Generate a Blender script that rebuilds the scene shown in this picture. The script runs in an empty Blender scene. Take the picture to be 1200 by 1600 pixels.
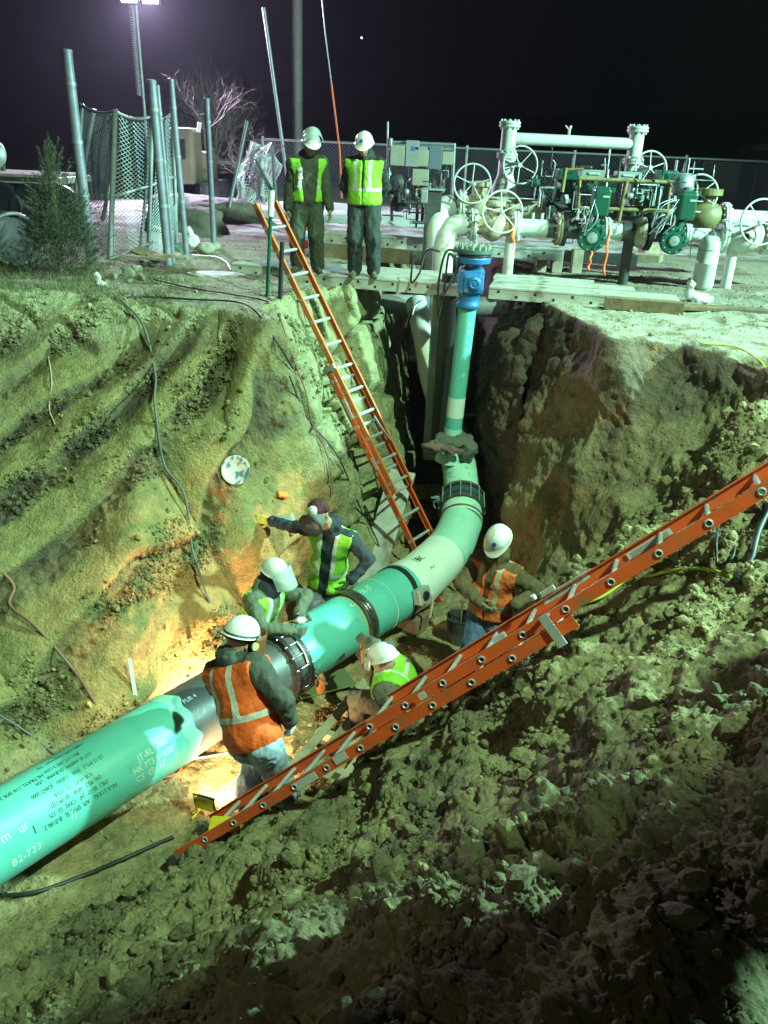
import bpy, bmesh, math, random
import numpy as np
from math import radians, sin, cos, pi, sqrt, atan2
from mathutils import Vector, Matrix
from mathutils.geometry import delaunay_2d_cdt
random.seed(7); rng = np.random.default_rng(11)
S = bpy.context.scene
COL = S.collection
# ------------------------------------------------------------------ camera
F = 1293.0; PITCH = radians(23.6); ROLL = radians(2.6); ZC = 1.65
cam_d = bpy.data.cameras.new('camera'); cam = bpy.data.objects.new('camera', cam_d); COL.objects.link(cam)
cam_d.sensor_fit = 'HORIZONTAL'; cam_d.sensor_width = 36.0; cam_d.lens = F/1200*36
cam_d.clip_start = 0.05; cam_d.clip_end = 3000
cam.matrix_world = Matrix.Translation((0, 0, ZC)) @ Matrix.Rotation(pi/2-PITCH, 4, 'X') @ Matrix.Rotation(ROLL, 4, 'Z')
S.camera = cam
S.render.resolution_x = 768; S.render.resolution_y = 1024
# ------------------------------------------------------------------ world (night sky)
W = bpy.data.worlds.new('World'); S.world = W; W.use_nodes = True
wn = W.node_tree; wn.nodes.clear()
wo = wn.nodes.new('ShaderNodeOutputWorld'); wb = wn.nodes.new('ShaderNodeBackground')
wb.inputs[0].default_value = (0.32, 0.31, 0.52, 1); wb.inputs[1].default_value = 0.0016
wn.links.new(wb.outputs[0], wo.inputs[0])
S.view_settings.view_transform = 'Standard'; S.view_settings.look = 'None'
S.view_settings.exposure = 0.15; S.view_settings.gamma = 1.0
try: S.view_settings.use_curve_mapping = False
except Exception: pass
# ------------------------------------------------------------------ lamps (flood lights standing round the dig)
def spot(name, loc, target, power, color, size=100, radius=0.25, blend=0.5):
    l = bpy.data.lights.new(name, 'SPOT'); l.energy = power; l.color = color
    l.spot_size = radians(size); l.spot_blend = blend; l.shadow_soft_size = radius
    o = bpy.data.objects.new(name, l); COL.objects.link(o); o.location = loc
    d = Vector(target)-Vector(loc); o.rotation_euler = d.to_track_quat('-Z', 'Y').to_euler()
    return o
GREEN = (0.46, 1.0, 0.70)
spot('flood_lamp_key', (6.8, -.6, 12.5), (-1.5, 8.7, -1.8), 17500, (.56, 1.0, .60), 40, 0.2, 0.4)
spot('flood_lamp_yard', (13, 7.4, 6.6), (2.0, 8.0, -.5), 24000, (.48, 1.0, .79), 130, 0.26, 0.5)
spot('flood_lamp_left', (-5.5, -3.5, 6.5), (-.2, 7.2, -2.2), 520, (1.0, .90, 0.62), 46, 0.4, 0.6)

# ------------------------------------------------------------------ picture ray helper
_R = np.array([1, 0, 0.]); _U = np.array([0, sin(PITCH), cos(PITCH)]); _D = np.array([0, cos(PITCH), -sin(PITCH)])
_RR = cos(ROLL)*_R+sin(ROLL)*_U; _UU = -sin(ROLL)*_R+cos(ROLL)*_U; CAM = np.array([0, 0, ZC])
def P(px, py, z=None, Y=None, d=None):
    v = _D+_RR*((px-600)/F)-_UU*((py-800)/F)
    t = (z-ZC)/v[2] if z is not None else (Y/v[1] if Y is not None else d)
    return CAM+v*t
def PV(*a, **k): return Vector(P(*a, **k))
LAMP = P(222, -2, Y=27)
lt_ = spot('flood_lamp_tower', tuple(LAMP+np.array([.1, -.45, 0])), (-2.5, 21, 0), 9500, (0.80, 0.68, 1.0), 112, 0.25, 0.5)
# ------------------------------------------------------------------ numpy noise
_perm = np.random.default_rng(5).permutation(256).astype(np.int32); _perm = np.concatenate([_perm, _perm, _perm])
_g = np.random.default_rng(6).normal(size=(256, 3)); _g /= np.linalg.norm(_g, axis=1)[:, None]
def noise3(p):
    p = np.asarray(p, float); i = np.floor(p).astype(np.int64); f = p-i; u = f*f*f*(f*(f*6-15)+10); i &= 255
    out = 0
    for dx in (0, 1):
        for dy in (0, 1):
            for dz in (0, 1):
                h = _perm[_perm[_perm[(i[:, 0]+dx) & 255]+((i[:, 1]+dy) & 255)]+((i[:, 2]+dz) & 255)] & 255
                g = _g[h]; dd = g[:, 0]*(f[:, 0]-dx)+g[:, 1]*(f[:, 1]-dy)+g[:, 2]*(f[:, 2]-dz)
                w = (u[:, 0] if dx else 1-u[:, 0])*(u[:, 1] if dy else 1-u[:, 1])*(u[:, 2] if dz else 1-u[:, 2])
                out = out+w*dd
    return out*1.5
def fbm(p, n=4, lac=2.05, gain=0.5, ridged=False):
    a = 1.0; s = 0; p = np.asarray(p, float)
    for k in range(n):
        v = noise3(p+k*17.3)
        if ridged: v = 0.5-np.abs(v)*1.3
        s = s+a*v; a *= gain; p = p*lac
    return s
def worley(p):
    i = np.floor(p).astype(np.int64); f1 = np.full(len(p), 9.0); f2 = f1.copy(); cid = np.zeros(len(p))
    for dx in (-1, 0, 1):
        for dy in (-1, 0, 1):
            for dz in (-1, 0, 1):
                c = i+np.array([dx, dy, dz]); cc = c & 255; h = _perm[_perm[_perm[cc[:, 0]]+cc[:, 1]]+cc[:, 2]] & 255
                q = c+.5+_g[h]*.55; d = np.linalg.norm(p-q, axis=1); n = d < f1; f2 = np.where(n, f1, np.minimum(f2, d)); cid = np.where(n, h/255., cid); f1 = np.where(n, d, f1)
    return f1, f2, cid
def sstep(a, b, x):
    t = np.clip((x-a)/(b-a), 0, 1); return t*t*(3-2*t)
# ------------------------------------------------------------------ object helpers
def tag(o, label=None, cat=None, group=None, kind=None):
    if label: o['label'] = label
    if cat: o['category'] = cat
    if group: o['group'] = group
    if kind: o['kind'] = kind
    return o
def thing(name, label, cat, loc=(0, 0, 0), rotz=0, group=None):
    o = bpy.data.objects.new(name, None); COL.objects.link(o); o.empty_display_size = 0.2
    o.location = loc; o.rotation_euler = (0, 0, rotz)
    return tag(o, label, cat, group)
def link_mesh(name, V, Fc, mats, parent=None, smooth=False, fm=None, origin=None):
    """V (n,3); Fc list of index tuples or (m,3)/(m,4) array"""
    me = bpy.data.meshes.new(name); V = np.asarray(V, float)
    if origin is not None: V = V-np.asarray(origin)
    if isinstance(Fc, np.ndarray):
        n = Fc.shape[1]; me.vertices.add(len(V)); me.vertices.foreach_set('co', V.ravel())
        me.loops.add(Fc.size); me.loops.foreach_set('vertex_index', Fc.ravel().astype(np.int32))
        me.polygons.add(len(Fc)); me.polygons.foreach_set('loop_start', np.arange(0, Fc.size, n, dtype=np.int32))
        try: me.polygons.foreach_set('loop_total', np.full(len(Fc), n, dtype=np.int32))
        except Exception: pass
        me.update(calc_edges=True)
    else:
        me.from_pydata([tuple(v) for v in V], [], [tuple(f) for f in Fc]); me.update()
    if not isinstance(mats, (list, tuple)): mats = [mats]
    for m in mats: me.materials.append(m)
    if fm is not None: me.polygons.foreach_set('material_index', np.asarray(fm, dtype=np.int32))
    me.polygons.foreach_set('use_smooth', np.full(len(me.polygons), bool(smooth)))
    me.validate()
    o = bpy.data.objects.new(name, me); COL.objects.link(o)
    if parent is not None: o.parent = parent
    if origin is not None: o.location = origin
    return o
class MB:
    """collects primitives into one mesh"""
    def __init__(s): s.v = []; s.f = []; s.m = []; s.sm = []
    def add(s, V, Fc, m=0, sm=False):
        b = len(s.v); s.v += [tuple(v) for v in V]
        for f in Fc: s.f.append(tuple(b+i for i in f)); s.m.append(m); s.sm.append(sm)
    def box(s, c, size, M=None, m=0, bev=0.0):
        x, y, z = [a/2 for a in size]
        if bev <= 0:
            V = [Vector((i, j, k)) for i in (-x, x) for j in (-y, y) for k in (-z, z)]
            Fc = [(0, 1, 3, 2), (4, 6, 7, 5), (0, 4, 5, 1), (2, 3, 7, 6), (0, 2, 6, 4), (1, 5, 7, 3)]
        else:
            bm = bmesh.new(); bmesh.ops.create_cube(bm, size=1)
            for v in bm.verts: v.co = Vector((v.co.x*2*x, v.co.y*2*y, v.co.z*2*z))
            bmesh.ops.bevel(bm, geom=bm.edges[:], offset=min(bev, x*.9, y*.9, z*.9), segments=2, affect='EDGES', profile=0.6)
            bm.verts.index_update(); V = [v.co.copy() for v in bm.verts]; Fc = [[v.index for v in f.verts] for f in bm.faces]; bm.free()
        c = Vector(c)
        V = [(M @ v if M is not None else v)+c for v in V]
        s.add(V, Fc, m)
    def tube(s, pts, r, n=12, m=0, caps=True, sm=True, closed=False):
        pts = [Vector(p) for p in pts]; k = len(pts)
        rr = r if isinstance(r, (list, tuple)) else [r]*k
        up = None; rings = []
        for i, p in enumerate(pts):
            a = pts[i-1] if (i > 0 or closed) else p; b = pts[(i+1) % k] if (i < k-1 or closed) else p
            t = (b-a)
            if t.length < 1e-9: t = Vector((0, 0, 1))
            t.normalize()
            if up is None:
                up = Vector((0, 0, 1)) if abs(t.z) < .9 else Vector((1, 0, 0))
            up = (up-t*up.dot(t))
            if up.length < 1e-6: up = t.orthogonal()
            up.normalize(); w = t.cross(up)
            rings.append([p+(up*cos(2*pi*j/n)+w*sin(2*pi*j/n))*rr[i] for j in range(n)])
        V = [v for q in rings for v in q]; Fc = []
        for i in range(k if closed else k-1):
            i2 = (i+1) % k
            for j in range(n): Fc.append((i*n+j, i*n+(j+1) % n, i2*n+(j+1) % n, i2*n+j))
        s.add(V, Fc, m, sm)
        if caps and not closed:
            s.add(rings[0], [tuple(range(n))[::-1]], m); s.add(rings[-1], [tuple(range(n))], m)
    def lathe(s, prof, c=(0, 0, 0), axis=(0, 0, 1), n=24, m=0, sm=False, sx=1.0, ms=None):
        """prof: list of (r, h) along axis"""
        ax = Vector(axis).normalized(); u = ax.orthogonal().normalized(); w = ax.cross(u); c = Vector(c)
        if abs(ax.z) > .99: u = Vector((1, 0, 0)); w = ax.cross(u)
        V = []
        for r, h in prof:
            for j in range(n): V.append(c+ax*h+(u*cos(2*pi*j/n)*sx+w*sin(2*pi*j/n))*max(r, 1e-4))
        Fc = []
        for i in range(len(prof)-1):
            for j in range(n): Fc.append((i*n+j, i*n+(j+1) % n, (i+1)*n+(j+1) % n, (i+1)*n+j))
        s.add(V, Fc, m, sm)
        if ms:
            for q in range(len(Fc)): s.m[len(s.m)-len(Fc)+q] = ms[q//n]
        if prof[0][0] > 1e-3: s.add(V[:n], [tuple(range(n))[::-1]], m)
        if prof[-1][0] > 1e-3: s.add(V[-n:], [tuple(range(n))], m)
    def torus(s, c, R, r, axis=(0, 0, 1), n=32, k=6, m=0):
        ax = Vector(axis).normalized(); u = ax.orthogonal().normalized(); w = ax.cross(u); c = Vector(c)
        s.tube([c+(u*cos(2*pi*i/n)+w*sin(2*pi*i/n))*R for i in range(n)], r, k, m, closed=True)
    def build(s, name, mats, parent=None, origin=None, bevel=0.0):
        o = link_mesh(name, s.v, s.f, mats, parent, fm=s.m, origin=origin)
        o.data.polygons.foreach_set('use_smooth', s.sm) if len(o.data.polygons) == len(s.sm) else None
        bm = bmesh.new(); bm.from_mesh(o.data); bmesh.ops.remove_doubles(bm, verts=bm.verts, dist=2e-5); bmesh.ops.recalc_face_normals(bm, faces=bm.faces)
        for e in bm.edges:
            fl = [f.smooth for f in e.link_faces]
            if not all(fl): e.smooth = False
        bm.to_mesh(o.data); bm.free()
        return o
# ------------------------------------------------------------------ materials
def mat(name, base, rough=0.6, metal=0.0, var=None, vscale=8.0, bump=0.0, bscale=40.0, var2=None, v2scale=2.5, v2lo=.5, v2hi=.62, spec=None, alpha=None, trans=0, emis=None, estr=0, coat=0, detail=6):
    m = bpy.data.materials.new(name); m.use_nodes = True; nt = m.node_tree; N = nt.nodes; L = nt.links
    b = N['Principled BSDF']; b.inputs['Base Color'].default_value = (*base, 1); b.inputs['Roughness'].default_value = rough
    b.inputs['Metallic'].default_value = metal
    if spec is not None: b.inputs['Specular IOR Level'].default_value = spec
    if alpha is not None: b.inputs['Alpha'].default_value = alpha
    if trans: b.inputs['Transmission Weight'].default_value = trans
    if coat: b.inputs['Coat Weight'].default_value = coat; b.inputs['Coat Roughness'].default_value = .15
    if emis: b.inputs['Emission Color'].default_value = (*emis, 1); b.inputs['Emission Strength'].default_value = estr
    tc = N.new('ShaderNodeTexCoord')
    src = None
    if var is not None:
        n = N.new('ShaderNodeTexNoise'); n.inputs['Scale'].default_value = vscale; n.inputs['Detail'].default_value = detail; n.inputs['Roughness'].default_value = .62
        L.new(tc.outputs['Object'], n.inputs['Vector'])
        r = N.new('ShaderNodeValToRGB'); r.color_ramp.elements[0].position = .33; r.color_ramp.elements[1].position = .68
        r.color_ramp.elements[0].color = (*base, 1); r.color_ramp.elements[1].color = (*var, 1)
        L.new(n.outputs['Fac'], r.inputs['Fac']); src = r.outputs['Color']
    if var2 is not None:
        n = N.new('ShaderNodeTexNoise'); n.inputs['Scale'].default_value = v2scale; n.inputs['Detail'].default_value = 8; n.inputs['Roughness'].default_value = .68
        L.new(tc.outputs['Object'], n.inputs['Vector'])
        r = N.new('ShaderNodeValToRGB'); r.color_ramp.elements[0].position = v2lo; r.color_ramp.elements[1].position = v2hi
        L.new(n.outputs['Fac'], r.inputs['Fac'])
        mx = N.new('ShaderNodeMixRGB'); L.new(r.outputs['Color'], mx.inputs['Fac'])
        if src: L.new(src, mx.inputs['Color1'])
        else: mx.inputs['Color1'].default_value = (*base, 1)
        mx.inputs['Color2'].default_value = (*var2, 1); src = mx.outputs['Color']
    if src: L.new(src, b.inputs['Base Color'])
    if bump:
        n = N.new('ShaderNodeTexNoise'); n.inputs['Scale'].default_value = bscale; n.inputs['Detail'].default_value = 5
        L.new(tc.outputs['Object'], n.inputs['Vector'])
        bp = N.new('ShaderNodeBump'); bp.inputs['Strength'].default_value = bump; bp.inputs['Distance'].default_value = .02
        L.new(n.outputs['Fac'], bp.inputs['Height']); L.new(bp.outputs['Normal'], b.inputs['Normal'])
        r = N.new('ShaderNodeMapRange'); r.inputs['To Min'].default_value = max(0.04, rough-.12); r.inputs['To Max'].default_value = min(1, rough+.12)
        L.new(n.outputs['Fac'], r.inputs['Value']); L.new(r.outputs['Result'], b.inputs['Roughness'])
    return m
# ================================================================== TERRAIN
def T3(p): return (float(p[0]), float(p[1]), float(p[2]))
Z0 = 0.0; ZF = -3.35
near_toe = [(-7.5, -1.5, ZF), (-4.6, 1.4, ZF), T3(P(-60, 1555, z=ZF)), T3(P(90, 1490, z=ZF)), (-1.72, 4.38, ZF), (-1.3, 4.72, ZF), (-.55, 5.05, ZF), (.1, 5.45, ZF), (.75, 6.05, ZF), (1.15, 6.5, ZF), (1.42, 7.1, ZF)]
right_toe = [(1.5, 7.9, ZF), (1.55, 8.6, ZF), (1.44, 9.4, ZF), (1.38, 10.4, ZF), (1.35, 12, ZF), (1.35, 16.5, ZF)]
left_toe = [(.45, 16.5, ZF), (.42, 12, ZF), (.36, 11, ZF), (.20, 10.2, ZF), (-.05, 9.5, ZF), (-.5, 8.6, ZF), (-1.2, 7.5, ZF), (-2.6, 5.6, ZF), (-3.15, 4.85, ZF), (-5.2, 2.6, ZF), (-8.2, -.6, ZF)]
left_rim = [(-.35, 16.9, 0), (-.45, 13, 0), (-.66, 11.05, 0), (-.98, 10.75, 0), (-1.36, 10.2, 0), (-1.5, 9.6, 0)] + [T3(P(x, y, z=0)) for x, y in ((420, 497), (350, 482), (290, 474), (200, 462), (100, 455), (0, 455))] + [(-6.4, 8.6, 0), (-9.5, 5.5, 0), (-12.5, 2, 0)]
right_rim = [(1.95, 16.9, 0), (2.0, 13, 0), (1.98, 11.2, 0)] + [T3(P(x, y, z=0)) for x, y in ((862, 476), (915, 500), (958, 528), (1010, 524), (1067, 532), (1137, 552), (1200, 578))] + [(3.9, 6.6, -.02), (3.7, 5.4, -.05), (3.1, 4.6, -.08), (2.75, 3.7, -.08), (2.1, 2.9, -.08), (1.45, 2.35, -.08), (.8, 1.7, -.1), (.3, 1.0, -.05), (-.4, .45, -.02), (-1.6, -.3, 0), (-3.6, -2.2, 0), (-6, -5, 0)]
extra = [ # near bank under and in front of the ladder
 (-.95, 4.45, -2.85), (-.35, 4.35, -2.35), (.35, 4.15, -1.72), (1.0, 4.0, -1.12), (1.7, 3.85, -.5),
 (-.8, 3.3, -2.4), (0, 2.95, -1.55), (.65, 2.7, -.85), (.6, 3.5, -1.35), (-.5, 2.3, -1.35), (-1.5, 2.6, -2.35), (-1.1, 1.4, -1.25), (-2.4, 1.6, -2.3), (-2.2, .3, -1.2), (-3.6, .4, -2.1),
 (0, 1.75, -.62), (1.3, 3.3, -.62),
 # beyond the ladder
 (1.35, 5.4, -1.38), (1.72, 6.4, -1.75), (2.05, 4.7, -.45), (1.85, 5.5, -1.0), (2.75, 6.0, -.66), (2.9, 5.2, -.3),
 (.5, 4.9, -2.1), (1.0, 5.6, -2.15),
 # valley at the foot of the right bank
 (1.62, 7.55, -2.75), (2.2, 7.25, -1.68), (2.87, 7.35, -.9), (3.5, 7.3, -.32),
 # right bank, scooped
 (1.95, 8.0, -1.7), (2.5, 7.75, -1.0), (1.72, 9.0, -1.5), (2.0, 8.75, -.75), (3.05, 7.75, -.5),
 # stepped benches beside the riser
 (1.7, 9.75, -1.75), (1.72, 10.25, -1.8), (1.5, 10.9, -.55), (1.85, 10.85, -.5), (1.62, 10.3, -.62), (1.93, 10.2, -.6), (1.5, 12.0, -.5), (1.9, 9.75, -.72), (1.75, 9.55, -.85),
 # left slope shape
 (-3.9, 8.0, -.85), (-2.5, 7.9, -1.05), (-1.65, 8.15, -1.15), (-3.9, 6.3, -2.1), (-2.3, 6.7, -2.2), (-5.6, 6.6, -1.0), (-5.4, 4.6, -2.3), (-4.7, 9.1, -.25), (-8, 3.6, -1.5),
 (-.95, 9.1, -1.0), (-.75, 8.9, -2.1), (-1.15, 8.45, -1.7)]
BIG = 400.0
outer = []
for y in (-30, -8, 18, 30, 60, 130, BIG):
    for x in (-BIG, -120, -40, -14, -6 if y > 20 or y < -10 else -15, 0, 6, 14, 40, 120, BIG):
        outer.append((x, y, 0))
outer += [(-14, 11, 0), (-9, 11.5, 0), (6, 9, 0), (6, 4, 0), (5, 0, 0), (10, 10, 0), (10, 0, 0), (0, -1.5, 0), (2, -3, 0), (-5, -9, 0), (-16, 4, 0), (-9, -8, 0), (-14, -3, 0), (-16, -8, 0), (3, 14, 0), (-2, 14, 0), (6, 13, 0), (1.6, .6, -.02), (2.6, 1.8, -.04), (4.2, 3, -.02)]
BB = 400
pts = []; segs = []
def chain(c):
    b = len(pts); pts.extend(c)
    segs.extend((b+i, b+i+1) for i in range(len(c)-1))
chain(near_toe+right_toe+left_toe); chain(left_rim); chain(right_rim)
pts.extend(extra+outer)
res = delaunay_2d_cdt([Vector(p[:2]) for p in pts], segs, [], 0, 1e-6)
tv = []
for i, v in enumerate(res[0]):
    o_ = res[3][i]
    tv.append((v.x, v.y, pts[o_[0]][2] if o_ else 0))
TV = np.array(tv); TF = np.array([f for f in res[2] if len(f) == 3], dtype=np.int64)
# the closed hollow must stay at floor level between toes
def tri_sub(V, Fc, lfun, maxit=14):
    for it in range(maxit):
        E = np.concatenate([Fc[:, [0, 1]], Fc[:, [1, 2]], Fc[:, [2, 0]]]); Es = np.sort(E, 1)
        key = Es[:, 0]*(len(V)+1)+Es[:, 1]; uk, first, inv = np.unique(key, return_index=True, return_inverse=True)
        ue = Es[first]; ln = np.linalg.norm(V[ue[:, 0]]-V[ue[:, 1]], axis=1); mid = (V[ue[:, 0]]+V[ue[:, 1]])/2
        mark = ln > lfun(mid)
        # refine also the longest edge of any touched triangle
        m = len(Fc); em = inv.reshape(3, m).T
        L = ln[em]; lg = em[np.arange(m), L.argmax(1)]; touched = mark[em].any(1); mark[lg[touched]] = True
        if not mark.any(): break
        nid = np.full(len(ue), -1); nid[mark] = len(V)+np.arange(mark.sum()); V = np.concatenate([V, mid[mark]])
        a, b, c = Fc.T; ab, bc, ca = nid[em[:, 0]], nid[em[:, 1]], nid[em[:, 2]]
        out = [Fc[(ab < 0) & (bc < 0) & (ca < 0)]]
        allm = (ab >= 0) & (bc >= 0) & (ca >= 0)
        def T(mk, *cols): out.append(np.stack([q[mk] for q in cols], 1))
        T(allm, a, ab, ca); T(allm, ab, b, bc); T(allm, ca, bc, c); T(allm, ab, bc, ca)
        for r in range(3):
            A, B, C_, AB, BC, CA = [(a, b, c, ab, bc, ca), (b, c, a, bc, ca, ab), (c, a, b, ca, ab, bc)][r]
            one = (AB >= 0) & (BC < 0) & (CA < 0); T(one, A, AB, C_); T(one, AB, B, C_)
            two = (AB >= 0) & (BC >= 0) & (CA < 0)
            T(two, AB, B, BC); T(two, A, AB, BC); T(two, A, BC, C_)
        Fc = np.concatenate(out)
    return V, Fc
def lod(m):
    q = m-CAM; dist = np.linalg.norm(q, axis=1); d = q@_D
    px = 600+q@_RR/np.maximum(d, .1)*F; py = 800-q@_UU/np.maximum(d, .1)*F
    vis = (d > .3) & (px > -120) & (px < 1320) & (py < 1760)
    L = np.where(vis, np.clip(.0043*dist, .012, 60), .08*dist+.15)
    return np.where(vis & (m[:, 1] > 13), np.maximum(L, .02*(dist-8)), L)
TV, TF = tri_sub(TV, TF, lod, 26)
def tri_normals(V, Fc):
    n = np.cross(V[Fc[:, 1]]-V[Fc[:, 0]], V[Fc[:, 2]]-V[Fc[:, 0]]); flip = n[:, 2] < 0
    Fc[flip] = Fc[flip][:, ::-1]; n[flip] *= -1
    vn = np.zeros_like(V)
    for k in range(3): np.add.at(vn, Fc[:, k], n)
    vn /= np.linalg.norm(vn, axis=1)[:, None]+1e-12
    return vn, n
VN, _n = tri_normals(TV, TF)
def smooth_normals(V, Fc, vn, it=3):
    for _ in range(it):
        s = vn.copy()
        for a, b in ((0, 1), (1, 2), (2, 0)):
            np.add.at(s, Fc[:, a], vn[Fc[:, b]]); np.add.at(s, Fc[:, b], vn[Fc[:, a]])
        vn = s/(np.linalg.norm(s, axis=1)[:, None]+1e-12)
    return vn
# soften the creases of the coarse shape
def laplace(V, Fc, mask, it, lam=.5):
    for _ in range(it):
        s = np.zeros_like(V); c = np.zeros(len(V))
        for a, b in ((0, 1), (1, 2), (2, 0)):
            np.add.at(s, Fc[:, a], V[Fc[:, b]]); np.add.at(s, Fc[:, b], V[Fc[:, a]]); np.add.at(c, Fc[:, a], 1); np.add.at(c, Fc[:, b], 1)
        V = V+(s/np.maximum(c, 1)[:, None]-V)*(lam*mask)[:, None]
    return V
X, Y, Z = TV.T
local = sstep(16, 12, np.hypot(X, Y-6))
TV = laplace(TV, TF, local, 6)
VN, _n = tri_normals(TV, TF); VNs = smooth_normals(TV, TF, VN, 6)
X, Y, Z = TV.T
# zones -------------------------------------------------------------
# distance sign from the trench axis: left slope / near bank / right wall / floor / flat ground
side = (X+2.14)*.795-(Y-5.02)*.607              # >0 near side of the pipe
flat = sstep(-.10, -.01, Z)*sstep(.5, .85, VNs[:, 2])
floor = sstep(ZF+.30, ZF+.05, Z)
leftS = (1-flat)*(1-floor)*sstep(.35, -.1, side)*(X < .35)
nearB = (1-floor)*sstep(0.2, .6, side)*sstep(7.6, 6.9, Y+(X-2)*-.3)
nearG = sstep(7.0, 6.3, Y-(X-2)*.45)*sstep(.3, .8, side)
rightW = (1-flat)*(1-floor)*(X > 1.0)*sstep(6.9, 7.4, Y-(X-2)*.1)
slotL = (1-flat)*(1-floor)*(X < .3)*sstep(8.6, 9.3, Y)
leftS = leftS*(1-slotL)
p = TV
D = np.zeros(len(TV))
# broad form
D += local*(1-flat*.7)*(fbm(p*.9, 3)*(.10-.05*leftS))
# left slope: bucket scrapes
ph = (.855*X-.518*Y+5.2+.2*np.clip(X+2.3, -1.3, 0)**2+fbm(p*.6+3, 2)*.13)/.46+.80
fr = ph-np.floor(ph); cell = np.floor(ph)
amp = .155+.085*np.sin(cell*2.3+1.2+p[:, 1]*.5)*np.sin(cell*5.1)+.05*fbm(p*.8+60, 2)
saw = sstep(-.1, .80, fr)*(1-sstep(.85, .93, fr))
D += leftS*sstep(0, -.35, Z)*(saw*amp-.05)
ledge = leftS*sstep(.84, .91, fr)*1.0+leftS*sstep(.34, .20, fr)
D += leftS*(fbm(p*4, 4)*(.012+.02*ledge)+ledge*np.maximum(fbm(p*13, 3), 0)*.055+fbm(p*22, 2)*.004)
# slot wall: blocky steps
bz = Z*1.5+fbm(p*.9+9, 2)*.5; bf = bz-np.floor(bz); by = Y*1.25+X*.5+np.floor(bz)*.37+fbm(p*1.3+4, 2)*.3; bh = np.abs((by-np.floor(by))-.5)*2
D += slotL*(sstep(0.0, .22, bf)*.16+sstep(.82, .97, bh)*-.16+fbm(p*6, 4)*.03)
# right wall: smooth clay with lumps
D += rightW*(fbm(p*1.8+2, 4)*.09+fbm(p*7, 3, ridged=True)*.03)
bz2 = Z*1.25+fbm(p*1.2, 2)*.4+Y*.6; bf2 = bz2-np.floor(bz2)
D += rightW*sstep(9.0, 9.6, Y)*(sstep(0, .12, bf2)*.07-.03+fbm(p*4.5+3, 4, ridged=True)*.07+fbm(p*14, 3)*.02)
# near bank: heavy clods
cl = fbm(p*2.4+7, 3); cl2 = fbm(p*6.5, 4, ridged=True); cl3 = fbm(p*19, 3, ridged=True)
gx = sstep(1.5, 3.2, X)
ng = np.maximum(nearB, nearG); sel = ng > .02; w1_, w2_, wc_ = (np.zeros(len(p)) for _ in range(3)); v1_, v2_, vc_ = (np.zeros(len(p)) for _ in range(3))
jit = fbm(p*5, 2)[:, None]*.25
w1_[sel], w2_[sel], wc_[sel] = worley((p*4.2+jit)[sel]); v1_[sel], v2_[sel], vc_[sel] = worley((p*11.0+jit*2)[sel])
big = (wc_-.35)*sstep(0.02, .22, w2_-w1_); sml = (vc_-.35)*sstep(0.02, .25, v2_-v1_); clus = sstep(-.25, .35, fbm(p*1.6+40, 2))
D += ng*(cl*.13+big*.065*(1-.5*gx)*clus+sml*.05*(.4+.6*clus)+(cl3-.3)*.016+fbm(p*26, 3)*.012+(fbm(p*48, 2)*.007)*sstep(5, 2.5, np.linalg.norm(p-CAM, axis=1)))
# cracked slab with parallel furrows near the front
sl = np.exp(-(((X-.42)/.34)**2+((Y-2.2)/.36)**2)**2)
fu = np.abs((((X*.82+Y*.57)+fbm(p*2.5, 2)*.10)*7.5) % 1-.5)*2
D += nearG*sl*(sstep(.30, .0, fu)*-.07+.05-(cl2-.35)*.10)
# floor
D += floor*local*(fbm(p*2.5, 4)*.05+fbm(p*11, 3, ridged=True)*.018)
# flat ground: trampled
D += flat*sstep(40, 10, Y)*(fbm(p*1.1, 3)*.03+fbm(p*8, 3)*.012)
D += (1-local)*fbm(p*.25, 3)*.05*sstep(300, 20, np.hypot(X, Y))
# everything: fine grit
D += sstep(11, 5, np.linalg.norm(p-CAM, axis=1))*fbm(p*34, 2)*.006
TV = TV+VNs*D[:, None]
VN2, fn = tri_normals(TV.copy(), TF.copy())
# colours -----------------------------------------------------------
def C(*a): return np.array(a)
n1 = fbm(p*1.3+20, 4); n2 = fbm(p*4.1+31, 4); n3 = fbm(p*12+3, 3)
col = np.empty((len(TV), 3)); col[:] = C(.20, .165, .115)
def mixc(c, w):
    global col
    w = np.clip(w, 0, 1)[:, None]; col = col*(1-w)+np.asarray(c)*w
mixc(C(.30, .275, .205), flat*.8)                                  # trampled pale subsoil and stone dust
mixc(C(.17, .13, .09), flat*sstep(.15, .5, n1)*.8)
mixc(C(.33, .33, .27), flat*sstep(1.4, 2.4, X)*sstep(12.5, 10.5, Y)*sstep(-.5, .2, n2)*.9)
mixc(C(.58, .57, .55), (Y > 17)*(Y < 30)*sstep(-.25, .15, n1)*sstep(14, 6, np.abs(X+1))*.9)     # pale stone yard behind
mixc(C(.085, .075, .06), sstep(34, 48, Y))
mixc(C(.215, .19, .078), leftS)
mixc(C(.12, .095, .065), leftS*np.clip(sstep(-.75, -.1, Z+n1*.5)+sstep(-3.2, -4.6, X)*sstep(-2.2, -.6, Z)*.8, 0, 1)*.8)
mixc(C(.075, .063, .04), np.clip(ledge, 0, 1)*(.75+n2*.7+n1*.5))  # ledges: dark crumb soil, with the shade of the recess put into the colour
clay = leftS*sstep(-1.1, -2.3, Z+n1*.7)*sstep(-3.6, -2.0, X)*sstep(-.45, .15, n1+n2*.6)
mixc(C(.50, .25, .10), clay*.85)
mixc(C(.28, .23, .12), floor)
mixc(C(.40, .26, .13), floor*sstep(-2.6, -1.6, X)*sstep(.6, -.8, X)*sstep(-.3, .3, n1)*.8)
mixc(C(.30, .30, .17), slotL)
mixc(C(.25, .20, .12), rightW); mixc(C(.13, .105, .08), rightW*sstep(-.15, .35, n1+(Z+.9)*.5))
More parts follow.
